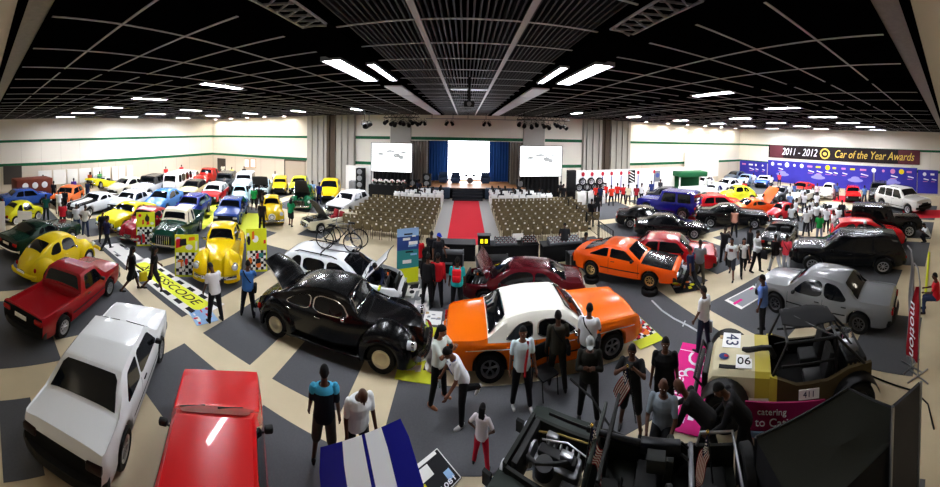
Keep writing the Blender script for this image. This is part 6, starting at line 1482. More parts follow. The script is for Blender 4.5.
for z, x in ((.93, .34), (1.58, .22)): b.tube([(x, -.66, z), (x, .66, z)], .03, 'jeep_dark', 8)
b.tube([(.28, 0, .93), (.24, 0, 1.58)], .02, 'jeep_dark', 6); b.build('windshield_frame', jp)
for sy in (-.34, .34): b = MB(); b.box((-.35, sy, .64), (.46, .44, .16), 'jeep_dark', bev=.04); b.box((-.6, sy, .92), (.12, .44, .5), 'olive', Matrix.Rotation(-.15, 3, 'Y'), bev=.04); b.build('seat', jp)
b = MB(); b.box((-1.25, 0, .64), (.45, 1.0, .14), 'jeep_dark', bev=.04); b.build('rear_bench', jp)
b = MB(); b.lathe([(.19, .014), (.21, 0), (.19, -.014), (.17, 0)], (0, 0, 0), 'X', 'jeep_dark', 18); b.tube([(0, -.18, 0), (0, .18, 0)], .012, 'jeep_dark', 5); b.tube([(0, 0, 0), (.35, 0, -.2)], .018, 'jeep_dark', 6); o = b.build('steering_wheel', jp); o.location = (0, .34, 1.06)
b = MB(); b.tube([(-1.05, -.7, .84), (-1.1, -.68, 1.06), (-1.62, -.66, 1.06), (-1.62, .66, 1.06), (-1.1, .68, 1.06), (-1.05, .7, .84)], .024, 'steel', 8); b.tube([(-.95, -.7, .86), (-.95, .7, .86)], .045, 'steel', 8); b.build('hand_rail', jp)
b = MB(); b.box((-1.76, .42, .72), (.16, .36, .46), 'olive', bev=.04); b.tube([(-1.76, .3, .96), (-1.76, .3, 1.0), (-1.76, .54, 1.0), (-1.76, .54, .96)], .012, 'olive', 5); b.build('jerry_can', jp)
tm, rm = wheel_meshes(.36, .18, 'hub')
for xw in (1.1, -1.05):
    for sg in (1, -1): o = link('wheel', tm, jp, None, (xw, sg * .64, .36)); o.rotation_euler = (0, 0, 0 if sg > 0 else pi); link('rim', rm, o, {'rim': MATS['olive']})
o = link('spare_wheel', tm, jp, None, (-1.78, -.25, .78)); o.rotation_euler = (0, 0, R(90)); link('rim', rm, o, {'rim': MATS['olive']})
b = MB(); b.tube([(-.5, 0, .5), (-.5, 0, 1.42)], .05, 'gun_metal', 10); b.tube([(-.5, 0, .5), (-.8, .25, .45)], .03, 'gun_metal', 6); b.tube([(-.5, 0, .5), (-.8, -.25, .45)], .03, 'gun_metal', 6); b.build('gun_mount', jp)
b = MB(); b.box((-.5, 0, 1.5), (.55, .12, .16), 'gun_metal', bev=.02); b.tube([(-.25, 0, 1.52), (.55, 0, 1.54)], .04, 'gun_metal', 10); b.tube([(.5, 0, 1.54), (1.15, 0, 1.55)], .022, 'gun_metal', 8); b.tube([(-.78, -.08, 1.5), (-.88, -.08, 1.42)], .018, 'gun_metal', 6); b.tube([(-.78, .08, 1.5), (-.88, .08, 1.42)], .018, 'gun_metal', 6); b.box((-.45, .16, 1.46), (.25, .16, .18), 'olive', bev=.01); b.build('machine_gun', jp)
b = MB(); b.tube([(.3, -.7, .9), (.75, -.95, 1.15), (1.2, -1.05, 1.3)], .02, 'jeep_dark', 6); b.build('antenna_arm', jp)
# small flags
mat('flag_red', '#8e1a26', .8); mat('flag_white', '#e4dedb', .8); mat('flag_blue', '#1c2346', .8)
def flag(x, y, z0, L, rz, lean, lab, w=.62, h=.4, drop=70):
    t = thing('flag', (x, y, z0), rz, lab, 'flag', 'striped flags on the army jeep'); top = Vector((sin(R(lean)) * L, 0, cos(R(lean)) * L))
    b = MB(); b.tube([(0, 0, 0), top], .012, 'gun_metal', 6); b.ell(top, (.025, .025, .025), 'brass', None, 8, 5); b.build('pole', t)
    b = MB(); d = top.normalized(); rows = []; n = 14
    for j in range(14):
        row = []
        for i in range(n + 1):
            u = i / n; s_ = u * w; fall = s_ * sin(R(drop)); out = s_ * cos(R(drop))
            p = top - d * (.02 + h * j / 13) + Vector((out + .02 * sin(u * 9 + j * .2), .05 * sin(u * 8 + j * .25) * min(1, u * 3), -fall))
            row.append(p)
        rows.append(row)
    b.grid(rows, rf=lambda j, i: 'flag_blue' if j < 7 and i < 6 else ('flag_white' if j % 2 else 'flag_red'))
    for j in range(3):
        for i in range(4): c = rows[1 + 2 * j][1 + i]; e = rows[1 + 2 * j][2 + i]; m_ = (c + e) / 2; b.ell(m_, (.012, .012, .012), 'flag_white', None, 5, 4)
    b.build('cloth', t)
fp = at(621, 372, 1.75); flag(2.86, 4.36, .85, 1.0, R(150), 10, 'small striped flag beside the man in black taking a photo', .45, .36, 60)
flag(1.62, 3.78, .85, .95, R(-10), 8, 'striped flag on the front of the army jeep, nearest the red trousered child', .5, .36, 66)
flag(3.28, 2.95, .8, .8, R(165), 8, 'striped flag at the back of the army jeep below the bending men', .5, .36, 66)
# canvas awning, partition panels, feather flags, banners on the floor
mat('canvas_grey', '#1d1e18', .95, noise=.1, nscale=12); mat('panel_grey', '#2b2b30', .6, noise=.2, nscale=3); mat('feather_red', '#8c0f1c', .7)
A, B, C_, D_ = at(756, 437, 1.5), at(848, 388, 1.55), at(893, 408, 1.5), at(845, 487, 1.25); E_ = at(893, 441, 1.25); F_ = at(790, 500, 1.2)
t = thing('canvas_awning', (0, 0, 0), 0, 'sloping dark grey canvas awning in the lower right corner', 'awning')
ctr = [A, B, C_, E_, D_, F_]; b = MB(); cc = sum(ctr, Vector()) / 6 + Vector((0, 0, -.03)); n = 6; rows = [[cc.lerp(p, s_) + Vector((0, 0, -.05 * sin(pi * s_))) for p in ctr] for s_ in (.01, .35, .7, 1)]
b.grid(rows, 'canvas_grey', True); b.grid([[p - Vector((0, 0, .02)) for p in r] for r in rows], 'canvas_grey', True); b.build('canvas_sheet', t)
for p in (A, B, C_, D_): b = MB(); b.tube([(p.x, p.y, 0), p], .025, 'cage_black', 6); b.build('post', t)
b = MB(); b.tube([A, B, C_], .022, 'cage_black', 6); b.build('edge_rail', t)
for e_ in ((A, F_), (C_, E_), (E_, D_), (D_, F_)):
    b = MB(); tp_ = [e_[0].lerp(e_[1], i / 8) - Vector((0, 0, .02)) for i in range(9)]; nn = (e_[1] - e_[0]).cross(Vector((0, 0, 1))).normalized() * .03
    rows = [[p.lerp(Vector((p.x, p.y, .03)), k / 4) + nn * sin(i * 2.2) * k / 4 for i, p in enumerate(tp_)] for k in range(5)]
    b.grid(rows, 'canvas_black'); b.grid([[p + Vector((.01, .01, 0)) for p in r] for r in rows], 'canvas_black'); b.build('side_curtain', t)
p0, p1 = at(893, 408, 1.9), at(921, 383, 1.9); d_ = (p1 - p0); 
b = MB(); b.prism([(p0.x, p0.y, .02), (p1.x, p1.y, .02), (p1.x, p1.y, 1.9), (p0.x, p0.y, 1.9)], (.02, .04, 0), 'panel_grey'); b.tube([(p0.x, p0.y, 0), (p0.x, p0.y, 1.92)], .025, 'steel', 6); b.tube([(p1.x, p1.y, 0), (p1.x, p1.y, 1.92)], .025, 'steel', 6)
for px_ in (p0, p1): b.box((px_.x, px_.y, .02), (.3, .3, .04), 'steel')
solo(b, 'partition_panel', 'dark grey partition panel standing at the lower right behind the canvas awning', 'partition')
def feather(x, y, h, rz, m, lab, word=None, w=.5, z0=.5, top=.92):
    t = thing('feather_flag', (x, y, 0), rz, lab, 'feather flag'); b = MB(); pts = [(0, 0, 0), (0, 0, h * .6), (.03, 0, h * .85), (.12, 0, h * .97), (.25, 0, h)]; b.tube(pts, .02, 'steel', 6); b.build('pole', t)
    b = MB(); rows = []
    for i in range(13):
        u = i / 12; z = lerp(z0, h * top, u); x0 = interp([(0, 0), (h * .6, 0), (h * .85, .03), (h * .97, .12), (h, .25)], z); ww = w * (1 - .75 * max(0, u - .55) / .45)
        rows.append([(x0 + ww * k / 6, .03 * sin(z * 4 + k), z) for k in range(7)])
    b.grid(rows, m); b.grid([[(p[0], p[1] + .012, p[2]) for p in r] for r in rows], m); c = b.build('cloth', t)
    if word:
        text(word, .3, frame((w * .45, -.045, lerp(z0, h * top, .42)), (0, 0, -1), (1, 0, 0)), MATS['logo_white'], c, .2, fit=h * .5); text(word, .3, frame((w * .45, .055, lerp(z0, h * top, .42)), (0, 0, -1), (-1, 0, 0)), MATS['logo_white'], c, .2, fit=h * .5)
    b = MB(); b.tube([(-.35, 0, .02), (.35, 0, .02)], .02, 'steel', 5); b.tube([(0, -.35, .02), (0, .35, .02)], .02, 'steel', 5); b.build('base', t)
feather(7.75, .62, 2.75, R(50), 'feather_red', 'red feather flag with white lettering on the right side of the photo', 'motion', .42, .35, .8); feather(8.05, .82, 3.1, R(60), 'panel_pale', 'narrow grey feather flag beside the red one', None, .16, .2, .95) if mat('panel_pale', '#8a8a8c', .7) else 0
o = floor_mat(4.95, 5.3, .95, 2.6, R(-54 - 0), 'mat_pink', 'bright pink banner lying on the floor between the men and the race buggy', 1, (), 0, name='pink_banner', cat='banner')
text('2G', .75, frame((.1, .55, .022), (0, 1, 0), (-1, 0, 0)), MATS['logo_white'], o); text('Freo', .4, frame((-.25, -.1, .022), (0, 1, 0), (-1, 0, 0)), MATS['logo_white'], o); b = MB()
for k in range(4): b.box((-.3 + .18 * k, -.85 + .1 * (k % 2), .0205), (.12, .5, .002), 'logo_white')
b.box((-.05, 1.0, .0205), (.85, .02, .002), 'logo_white'); b.build('printed_picture', o)
p = at(785, 418, .6); mat('magenta', '#8a0f48', .7)
b = MB(); b.box((0, 0, 0), (1.5, .03, .55), 'magenta'); b.box((-.1, -.02, -.32), (1.3, .02, .12), 'mat_sky'); o = solo(b, 'catering_banner', 'dark magenta banner with white words about catering under the race buggy', 'banner', (p.x, p.y, .62), R(-56))
text('catering', .17, frame((-.25, -.018, .1), (1, 0, 0), (0, 0, 1)), MATS['logo_white'], o); text('to Catiction', .22, frame((-.02, -.018, -.1), (1, 0, 0), (0, 0, 1)), MATS['logo_white'], o)
b = MB()
for sx in (-.7, .7): b.tube([(sx, .02, -.6), (sx, .02, .25)], .015, 'steel', 5)
b.build('stand', o)
o = floor_mat(-.6, 4.79, .64, 1.15, R(-45), 'mat_black', 'black show board lying on the floor below the orange saloon boot', 3, (), 0, frame_=None, name='show_board', cat='show board')
b = MB(); b.box((-.12, .05, .0205), (.2, .42, .003), 'mat_white'); b.box((.03, -.2, .0205), (.06, .5, .003), 'mat_yellow'); b.box((-.28, .3, .0205), (.06, .4, .003), 'mat_white'); b.box((.14, .45, .0205), (.16, .12, .003), 'mat_sky')
for sx in (-.31, .31): b.box((sx, 0, .02), (.015, 1.13, .003), 'mat_white')
b.box((0, .565, .02), (.62, .015, .003), 'mat_white'); b.build('printed_picture', o); text('LYTIN 1081', .11, frame((.24, .1, .022), (0, 1, 0), (-1, 0, 0)), MATS['logo_white'], o, 0, fit=.8)
o = floor_mat(.45, 4.55, .45, .8, R(-45), 'mat_sky', 'pale floor mat with red letters at the feet of the red trousered child', 3, ('mat_red', 'mat_white', 'mat_tan'), 7)
b = MB()
pts = [at(840, 365), at(870, 376), at(895, 386), at(915, 392), at(928, 405), at(934, 430)]; b.tube([(p.x, p.y, .02) for p in pts], .018, 'black', 6); solo(b, 'floor_cable', 'black cable lying on the beige floor in the right foreground', 'cable')
b = MB(); p0, p1 = at(929, 253), at(925, 300); 
b.tube([(p0.x, p0.y, .03), (p1.x, p1.y, .03)], .05, 'mat_yellow', 6); solo(b, 'cable_cover', 'yellow strip on the floor at the right edge behind the feather flags', 'cable cover')
b = MB(); pts = [at(652, 301), at(662, 311), at(674, 319), at(688, 326), at(700, 333)]; b.tube([(p.x, p.y, .01) for p in pts], .03, 'tape_white', 5) if mat('tape_white', '#b9bcc0', .6) else 0
for px_, py_ in ((684, 324), (699, 332)): p = at(px_, py_); b.box((p.x, p.y, .012), (.3, .04, .02), 'tape_white', Matrix.Rotation(.6, 3, 'Z'))
solo(b, 'floor_tape', 'pale tape line on the grey carpet right of the orange saloon', 'floor tape')
p = at(278, 318); t = thing('bar_stool', (p.x, p.y + .2, 0), 0, 'black round stool with tripod foot beside the man in the blue shirt', 'stool'); b = MB(); b.lathe([(0, .04), (.26, .04), (.28, 0), (0, -.02)], (0, 0, .72), 'Z', 'black_matt', 18, False); b.build('seat', t); b = MB(); b.tube([(0, 0, .7), (0, 0, .1)], .03, 'black_matt', 8)
for k in range(3): b.tube([(0, 0, .12), (.3 * cos(2.1 * k), .3 * sin(2.1 * k), .015)], .02, 'black_matt', 6)
b.build('leg', t)
p = at(545, 392); t = thing('folding_chair', (p.x, p.y, 0), R(20), 'black folding chair beside the dark jacketed man at the orange saloon', 'chair'); b = MB(); b.box((0, 0, .46), (.44, .44, .05), 'black_matt', bev=.02); b.build('seat', t); b = MB(); b.box((0, .22, .8), (.44, .05, .35), 'black_matt', bev=.02); b.build('backrest', t); b = MB()
for sx in (-.2, .2): b.tube([(sx, .24, 0), (sx, .2, .95)], .014, 'black_matt', 5); b.tube([(sx, -.22, 0), (sx, -.16, .46)], .014, 'black_matt', 5)
b.build('frame', t)

for (px_, py_, w_, h_, a_, lab) in ((672, 221, 3.4, 2.6, 28, 'red display carpet under the dark blue boxy off roader'), (925, 214, 3.0, 3.6, 15, 'red display carpet near the right wall under the silver off road estate'), (846, 199, 3.6, 2.2, 10, 'red display carpet below the gold lettering')):
    p = at(px_, py_); b = MB(); b.box((0, 0, .012), (w_, h_, .01), 'red_carpet'); solo(b, 'display_carpet', lab, 'carpet', (min(p.x, XR - 2.2), p.y, 0), R(a_))
p = at(873, 199); t = thing('banner_pole', (p.x, p.y, 0), 0, 'bright white banner pole in front of the dark grey off roader on the right', 'banner'); b = MB(); b.box((0, 0, 1.5), (.5, .06, 2.6), 'white_matt', bev=.02); b.build('cloth', t); b = MB(); b.tube([(-.27, 0, 0), (-.27, 0, 2.9)], .025, 'steel', 6); b.box((0, 0, .03), (.6, .4, .06), 'steel'); b.build('stand', t)
OBST += [[onY(630, 170, BY).x, BY, 5.8, .5, 0, True], [onY(590, 190, 23.9).x, 23.9, 2.4, .6, 0, True], [onY(690, 180, 23.4).x, 23.4, 2.2, 1.3, 0, True], [-20 - 11, 10, 1.0, 18, 0, True],
         [-4.55, 21, 2.55, 5.5, 0, True], [-9.6, 27, 1.2, .9, 0, True], [4.9, 20, 4.2, 7, 0, True]]
cv = [o for o in COL.objects if o.name == 'caravan'][0]; OBST.append([cv.location.x, cv.location.y, 2.0, 1.2, cv.rotation_euler.z, True])
relax()
# ---------------------------------------------------------------- visitors (off: 0 looks at the camera, 180 away, +90 to the picture right)
def P(px, py, off, pose, shirt, trousers, label, z=0.0, **k):
    p = at(px, py, z); p.x = max(XL + .8, p.x)
    if pose not in ('bend', 'bend2', 'sit', 'squat'):
        for it in range(4):
            for c in CARS:
                m_ = push([p.x, p.y, .24, .24, 0, 0], obb(c))
                if m_ is not None: p = p + m_
        p.x = max(XL + .4, min(XR - .4, p.x))
    face = math.degrees(atan2(-p.y, -p.x)) + off
    return person(p.x, p.y, face, pose, shirt, trousers, label, z=z, **k)
W, BK, NV, JN = '#e4e6e8', '#0c0c0e', '#141a36', '#27395c'
N1 = dict(near=1)
P(324, 466, 180, 'relax', '#10131c', '#3a3630', 'man in a black waistcoat with light blue shoulders, seen from behind beside the striped bonnet', leg='short', extra=[('yoke', '#3f9ec4')], **N1)
P(357, 474, 20, 'down', W, '#15161a', 'balding man in a white shirt looking down over the striped bonnet', hair='bald', fat=1.1, **N1)
P(438, 402, 60, 'phone', '#cfd6cc', BK, 'woman in a pale top and black trousers left of the orange saloon front', hair='long', sleeve='short', h=1.68, skin='m', shoe='#a0684a', **N1)
P(461, 420, -60, 'kick', W, BK, 'person in a white polo shirt with a blue lanyard leaning forward on one leg', hair='bun', skin='b', shoe='#d8d8d6', h=1.66, extra=[('lanyard', '#2c4f9c'), ('bottle', '#9fb0b8')], **N1)
P(521, 407, 15, 'relax', '#d3e4ea', '#121318', 'man in a pale blue shirt with a red scarf standing before the orange saloon', skin='b', shoe='#c8c8c8', extra=[('hose', '#a01c22')], **N1)
P(556, 385, 190, 'carry', '#2c2a22', '#14130f', 'man in a dark olive jacket standing close to the orange saloon', sleeve='long', extra=[('sling', '#0d0d0d')], **N1)
P(586, 376, 170, 'carry', W, '#17181c', 'man in a white shirt with a black shoulder bag leaning over the orange saloon wing', skin='b', fat=1.12, extra=[('sling', '#0e0e10')], h=1.76, **N1)
P(588, 420, 0, 'fold', '#15150f', '#0d0d0d', 'man in a grey cap and dark clothes beside the white shirted man with the bag', hair='cap', hairc='#8f9290', sleeve='long', **N1)
P(630, 431, -8, 'photo', '#0b0b0c', '#0b0b0b', 'man in black raising a camera towards the viewer', leg='short', extra=[('camera', '#1a1a1a')], **N1)
P(663, 424, 0, 'relax', '#0b0b0c', '#0e0e10', 'man in a black shirt standing right of the man with the camera', hair='crop', h=1.76, fat=1.1, **N1)
P(662, 455, -10, 'sit', '#6d7780', '#1a1b1e', 'bald man in a grey shirt sitting with folded hands behind the army jeep', z=.35, hair='bald', **N1)
P(481, 467, 160, 'hips', '#d7cfd4', '#b3122a', 'child in red trousers and a white top seen from behind at the black engine', hair='long', h=1.08, **N1)
P(706, 472, -100, 'bend', '#141213', '#0e0e10', 'man in black with a shaved head bending over left of the race buggy', hair='bald', sleeve='long', **N1)
P(742, 470, -80, 'bend2', '#0d0d0f', '#101012', 'second man in black bending forward under the race buggy, right of the first', sleeve='long', hair='crop', **N1)
P(703, 350, -120, 'relax', W, '#1c2638', 'man in a white shirt and dark jeans left of the race buggy nose', sleeve='short', extra=[('bag', '#c9ccd2')], **N1)
P(762, 333, -100, 'stand', '#5673b4', '#15181f', 'man in a blue shirt at the nose of the silver grey saloon', fat=1.1, **N1)
P(731, 278, -10, 'walk', '#dcdfe2', '#2a2d33', 'man in a white printed T-shirt and grey shorts walking on the beige aisle', leg='short', skin='b', extra=[('print', '#7a4a48')], **N1)
P(743, 275, 10, 'walk2', '#d8d3ce', BK, 'woman in a black waistcoat over white walking beside the man in shorts', hair='long', h=1.62, skin='b', sleeve='none', extra=[('jacket', '#141416')], **N1)
P(756, 272, 60, 'carry', W, BK, 'man in a long sleeved white shirt carrying a black bag on the beige aisle', sleeve='long', h=1.82, extra=[('bag', '#0f0f10')], **N1)
P(749, 262, 120, 'relax', '#101012', BK, 'man in a dark jacket left of the long sleeved white shirt', sleeve='long')
P(775, 273, -150, 'walk', '#151012', '#b9bcc2', 'man in black and pale trousers at the black open car', extra=[('hose', '#b02020')], sleeve='long', **N1)
P(787, 272, 160, 'relax', '#d8404e', '#b5b8c0', 'woman in a coral pink shirt and pale trousers at the black open car', h=1.66, extra=[('sling', '#1a1a1c')], **N1)
P(716, 264, 150, 'phone', '#15161b', '#101116', 'man in black looking at his phone behind the red saloon', **N1)
P(699, 284, 180, 'fold', '#6f7276', '#4a4436', 'man in a grey T-shirt at the nose of the red saloon', leg='long', **N1)
P(690, 291, -120, 'walk', '#131b40', '#17181d', 'man in a navy shirt with a white bag in front of the orange sports coupe', skin='b', extra=[('bag', '#d9dde0')], **N1)
P(734, 237, 170, 'relax', '#c98f7c', '#15151a', 'bare armed visitor in front of the black muscle coupe', sleeve='none')
P(758, 214, 120, 'bend2', W, '#2a2a30', 'man in a white top leaning into the open bonnet of the orange muscle coupe')
P(215, 321, -150, 'down', '#dcd9d9', '#17181d', 'man in a white shirt looking at the grille of the yellow hot rod', skin='d', h=1.76, **N1)
P(248, 316, 175, 'phone', '#3f74bd', '#14171f', 'man in a bright blue shirt with a black strap right of the yellow hot rod', extra=[('sling', '#101013')], **N1)
P(132, 291, 100, 'walk', '#0d0d10', '#0b0b0d', 'woman in black with a yellow bag walking beside the long yellow mat', hair='long', leg='skirt', h=1.66, extra=[('bag', '#c9b81c')], **N1)
P(154, 291, 100, 'walk2', '#101012', '#1b1b22', 'long haired woman in black shorts standing on the long yellow mat', hair='long', leg='short', h=1.66, **N1)
P(107, 250, 120, 'walk', '#1a1b44', '#121219', 'man in a dark blue shirt on the aisle in front of the yellow low coupe', **N1)
P(103, 243, 30, 'relax', '#101013', '#15151a', 'person in black behind the man in the dark blue shirt')
P(63, 230, 180, 'relax', '#c6222f', '#17181d', 'man in a red shirt seen from behind behind the dark green coupe', fat=1.1, **N1)
P(73, 235, 190, 'relax', W, JN, 'person in a white shirt and blue jeans right of the man in red', **N1)
P(80, 238, 150, 'hips', '#e6e3de', '#1d2a4c', 'man in a white shirt with hands on his hips right of the jeans wearer', **N1)
P(43, 219, 170, 'relax', '#0f4a44', '#10201f', 'man in dark teal beside the tiny lemon yellow car', **N1)
P(254, 210, 170, 'relax', '#17984a', '#17181c', 'man in a bright green shirt right of the blue boxy saloon', leg='short', **N1)
P(259, 208, 170, 'relax', '#131316', '#1a1a1e', 'man in black just behind the bright green shirt')
P(262, 230, 160, 'relax', '#0d0d10', '#0c0c0e', 'person in black standing left of the yellow bus nose', **N1)
P(290, 226, 150, 'carry', '#128a56', '#141417', 'woman in a green top and black skirt right of the yellow bus', leg='skirt', hair='long', skin='b', h=1.68, **N1)
P(310, 203, 160, 'relax', '#1a1f72', '#151a3a', 'person in dark blue right of the green vintage pickup', **N1)
P(319, 202, -30, 'relax', '#7fa6d2', '#3a4f7a', 'person in pale blue standing left of the yellow modern hatchback', **N1)
P(379, 303, -20, 'bend2', '#101830', '#0f1526', 'mechanic in navy with yellow gloves bending over the white estate engine', skin='b', sleeve='long', extra=[('gloves', '#c7d22a')], **N1)
P(427, 306, 160, 'relax', '#111114', '#0e0e12', 'man in black in front of the black cases, left of the red jacket', sleeve='long', **N1)
P(437, 305, 175, 'relax', '#b3141e', '#141418', 'man in a red jacket left of the teal shirt', sleeve='long', **N1)
P(459, 306, 175, 'stand', '#1fa3a6', '#14151a', 'person in a teal shirt carrying a red backpack', extra=[('backpack', '#c01420')], fat=1.05, **N1)
P(438, 276, 30, 'relax', '#17181d', '#101013', 'man with a blue cap by the control tables', hair='cap', hairc='#1d3fc0', skin='b', **N1)
P(418, 268, 180, 'sit', '#c4141e', '#14151a', 'man in a red shirt sitting behind the seats with his back to the camera', z=.02)
P(431, 262, 170, 'sit', '#14151a', '#14151a', 'man in black sitting at the left control table')
P(437, 264, 60, 'sit', '#101114', '#16171c', 'man in dark clothes turned sideways at the left control table', skin='l')
P(584, 262, 120, 'sit', '#2a2c30', '#15161b', 'sound man in dark grey at the right control table')
P(564, 259, 180, 'bend2', '#1b1c20', '#15161b', 'man in black bending over the right control table')
P(864, 255, 170, 'relax', '#cfd3d6', '#aab0b8', 'person with a white hat in front of the red modern hatchback', hair='cap', hairc='#e2e4e6', h=1.7)
P(819, 242, 170, 'relax', '#158a3a', '#6c7080', 'man in a green shirt among the white shirts near the black off road estate', h=1.68, **N1)
P(809, 232, 190, 'relax', W, '#2a2c34', 'man in a white shirt left of the green shirt on the right', **N1)
P(816, 228, 10, 'relax', W, '#1b1d24', 'visitor in a white shirt behind the green shirt on the right')
P(833, 239, -60, 'relax', '#e8e8e8', '#c9ccd2', 'visitor dressed in white left of the red modern hatchback', skin='b', **N1)
P(795, 222, 100, 'walk', W, '#14151b', 'man in a white shirt and dark trousers walking near the tiny red car', h=1.76, **N1)
P(804, 213, 160, 'relax', '#e2e4e8', '#20222a', 'visitor in white between the tiny red car and the racing cars')
P(812, 221, 40, 'relax', '#e4e6ea', '#2c3040', 'visitor in white right of the walking man near the tiny red car')
P(788, 214, 200, 'relax', '#6a8fc4', '#26324c', 'visitor in a light blue shirt behind the black open car')
P(841, 224, 180, 'relax', '#1d1e24', '#15161a', 'visitor in dark clothes left of the red modern hatchback roof')
P(806, 236, 200, 'relax', '#e8e8ea', '#15161c', 'visitor in white with dark trousers left of the black off road estate nose')
P(864, 203, 200, 'relax', '#5f86bd', '#1f2a44', 'visitor in blue in front of the red hatchback on the right', h=1.7)
P(779, 186, 10, 'relax', '#d9455c', '#22242c', 'visitor in pink near the blue banner corner')
P(757, 187, 10, 'relax', '#e6e6e6', '#8a8d96', 'visitor in white between the lime classic and the silver blue pickup')
P(747, 199, 0, 'relax', '#d22c30', '#1b1c20', 'visitor in red right of the lime yellow classic')
P(771, 189, 160, 'walk', '#e4d8d6', '#22242c', 'visitor in a pale top near the blue and white pickup')
P(928, 243, -60, 'squat', '#d7dbe0', '#15161c', 'man in a white shirt crouching at the right edge near the feather flags', **N1)
P(936, 312, -90, 'sit', '#c41824', '#26304c', 'seated person in red at the right edge of the photo')
# group in red and the crowd along the white booth
for i, (px, py, c, lab) in enumerate(((596, 205, '#d62a1c', 'leftmost'), (605, 203, '#d8261c', 'second from left'), (611, 206, '#e03a20', 'third from left'), (617, 203, '#cf2418', 'third from right'), (623, 204, '#c81e24', 'rightmost'))):
    P(px, py, (180, 150, 200, 170, 190)[i], 'relax', c, '#17181e', f'person in a red shirt, {lab} of the group before the white booth', group='people in red before the white booth', hairc=None)
P(600, 206, 150, 'relax', '#1d2a4c', '#15161c', 'person in dark blue among the red shirts before the white booth')
P(628, 205, 180, 'relax', '#d8cfb0', '#2a2a2a', 'person in cream right of the red shirts before the white booth')
P(636, 205, 170, 'relax', '#8a1a26', '#1d1d22', 'person in dark red at the back of the black low coupe')
P(645, 203, 150, 'relax', '#dcdcdc', '#17181c', 'person in white beside the dark blue van roof')
P(651, 201, 200, 'relax', '#1f2d66', '#17181c', 'person in blue left of the dark blue van')
P(691, 192, 150, 'relax', '#e07038', '#2a2a30', 'person in orange before the green booth')
P(563, 205, 160, 'relax', '#111216', '#111216', 'person in black at the black column of the white booth')
P(591, 226, 160, 'relax', '#14151a', '#101116', 'person in black beside the crowd barriers, nearer one')
P(597, 217, 170, 'relax', '#1a1b20', '#101116', 'person in black beside the crowd barriers, farther one')
# left wall and left back crowd
for px, py, c, tr, off, lab in ((33, 198, '#15161b', BK, 150, 'person in black right of the wooden caravan'), (38, 200, '#e4e4e4', '#2c3a5a', 40, 'person in white beside the wooden caravan'), (41, 197, '#24345a', '#17181c', 190, 'person in dark blue between the caravan and the orange and white car'),
        (54, 201, '#17181c', BK, 170, 'person in black in front of the orange and white car'), (74, 197, '#5a3a9c', '#20222a', 170, 'person in a purple shirt near the display boards'), (82, 200, '#1c2a4c', JN, 140, 'person in navy and jeans right of the purple shirt'), (77, 178, '#17984a', '#22242a', 20, 'person in green by the display boards on the left wall'),
        (73, 180, '#5a5c60', '#22242a', 10, 'person in grey by the display boards, left of the green one'), (59, 214, '#e8e8e6', '#c9c4b8', 170, 'person in white behind the man in the red shirt'), (65, 212, '#15161a', BK, 160, 'person in black behind the man in the red shirt'), (87, 187, '#c05a28', '#22242a', 150, 'person in an orange top near the yellow open car'),
        (31, 181, '#2c2a28', '#22242a', 30, 'person in dark clothes at the dark door of the left wall'), (166, 181, '#c82a2a', '#22242a', 0, 'person in red in front of the white van'), (178, 178, '#c81e2a', '#22242a', 10, 'person in red at the right end of the white van'), (226, 196, '#15161a', BK, 160, 'person in black beside the pale blue classic'),
        (223, 178, '#e0dccb', '#22242a', 10, 'person in cream beside the red vintage lorry'), (275, 188, '#e6e9ec', '#2c3a6a', 10, 'person in white and blue beside the pale blue pickup'), (244, 181, '#15161a', BK, 30, 'person in black by the pale grey off roader'), (231, 182, '#d9d04a', '#22242a', 20, 'person in yellow by the black off roader')):
    P(px, py, off, 'relax', c, tr, lab)
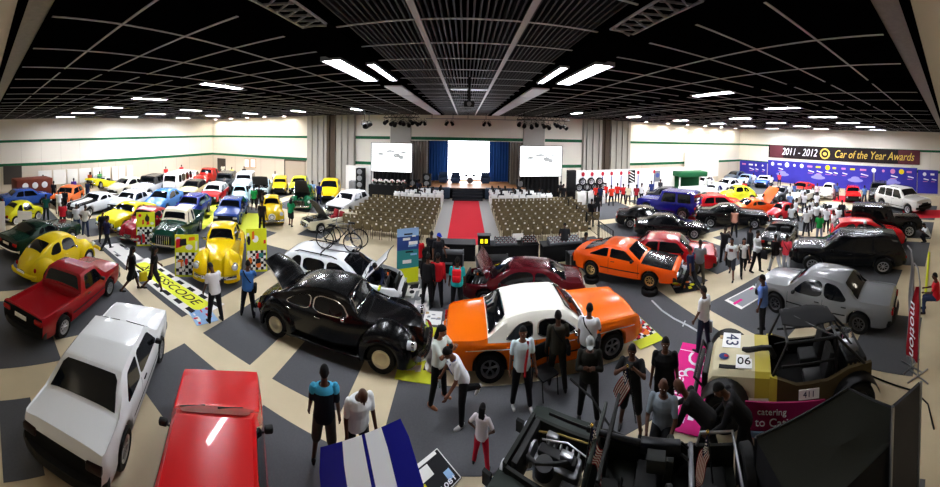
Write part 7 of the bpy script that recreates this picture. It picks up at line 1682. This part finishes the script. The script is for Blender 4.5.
for px, py, c, tr, off, lab in ((800, 206, '#e6e6ea', '#2a2c34', 20, 'visitor in white near the white open racing car, leftmost of three'), (820, 214, '#e8e8ec', '#1a1b20', 170, 'visitor in white right of the white open racing car'), (826, 233, '#e4e6ea', '#15161c', 160, 'visitor in white right of the green shirt'), (790, 232, '#dfe2e6', '#3a3c44', 30, 'visitor in white beside the black open car tail'),
        (838, 232, '#e8e8ea', '#b8bac2', 150, 'visitor all in white at the red modern hatchback rear'), (783, 200, '#d8dade', '#22242c', 10, 'visitor in pale grey behind the tiny red car'), (770, 205, '#c8502a', '#22242c', 170, 'visitor in orange by the raised bonnet of the orange muscle coupe'), (794, 200, '#3a5a9a', '#22242c', 160, 'visitor in blue before the white open sports car'),
        (744, 190, '#e8e8e8', '#22242c', 20, 'visitor in white behind the lime yellow classic'), (815, 200, '#e2c8cc', '#3a3c44', 10, 'visitor in pale pink near the white rounded classic'), (836, 200, '#4c6cb0', '#3a3c44', 30, 'visitor in light blue near the white rounded classic'), (712, 193, '#e8e8ea', '#22242c', 170, 'visitor in white behind the red sports car'), (660, 197, '#2a2c34', '#15161c', 150, 'visitor in dark grey behind the dark blue boxy off roader')):
    P(px, py, off, 'relax', c, tr, lab)
# audience seated on the white covered chairs
for i, (x, y, side, r, k) in enumerate(WCH):
    if (i * 7 + r) % 4 == 0: continue
    c = ('#e6e6e8', '#e2e2e4', '#e8e8ea', '#1a1c22')[(i + r) % 4]
    person(x, y - .02, 90 + rnd.uniform(-12, 12), 'sit', c, '#14151a', f'listener in {"white" if c[1] == "e" else "black"} seated {NTH[k]} from the red carpet, {["third", "second", "front"][r]} row {side} of it', group=f'seated listeners {side} of the red carpet', hair=('crop', 'long')[i % 2], z=.02)
for x, y, c, lab in ((-4.9, 25.2, '#101116', 'man in black standing left of the white covered chairs'), (-3.9, 25.9, '#1b2036', 'man in dark blue standing behind the left stage block'), (8.2, 25.3, '#101116', 'man in black standing right of the white covered chairs')):
    person(x, y, 80, 'relax', c, '#101116', lab)
# ---------------------------------------------------------------- light
w_ = bpy.data.worlds.new('world'); SC.world = w_; w_.use_nodes = True
w_.node_tree.nodes['Background'].inputs[0].default_value = (.8, .85, 1, 1); w_.node_tree.nodes['Background'].inputs[1].default_value = .03
SC.cycles.max_bounces = 6; SC.cycles.diffuse_bounces = 4; SC.cycles.glossy_bounces = 3; SC.cycles.transparent_max_bounces = 6
SC.cycles.use_denoising = True; SC.cycles.sample_clamp_indirect = 6.0
SC.view_settings.exposure = 0.0
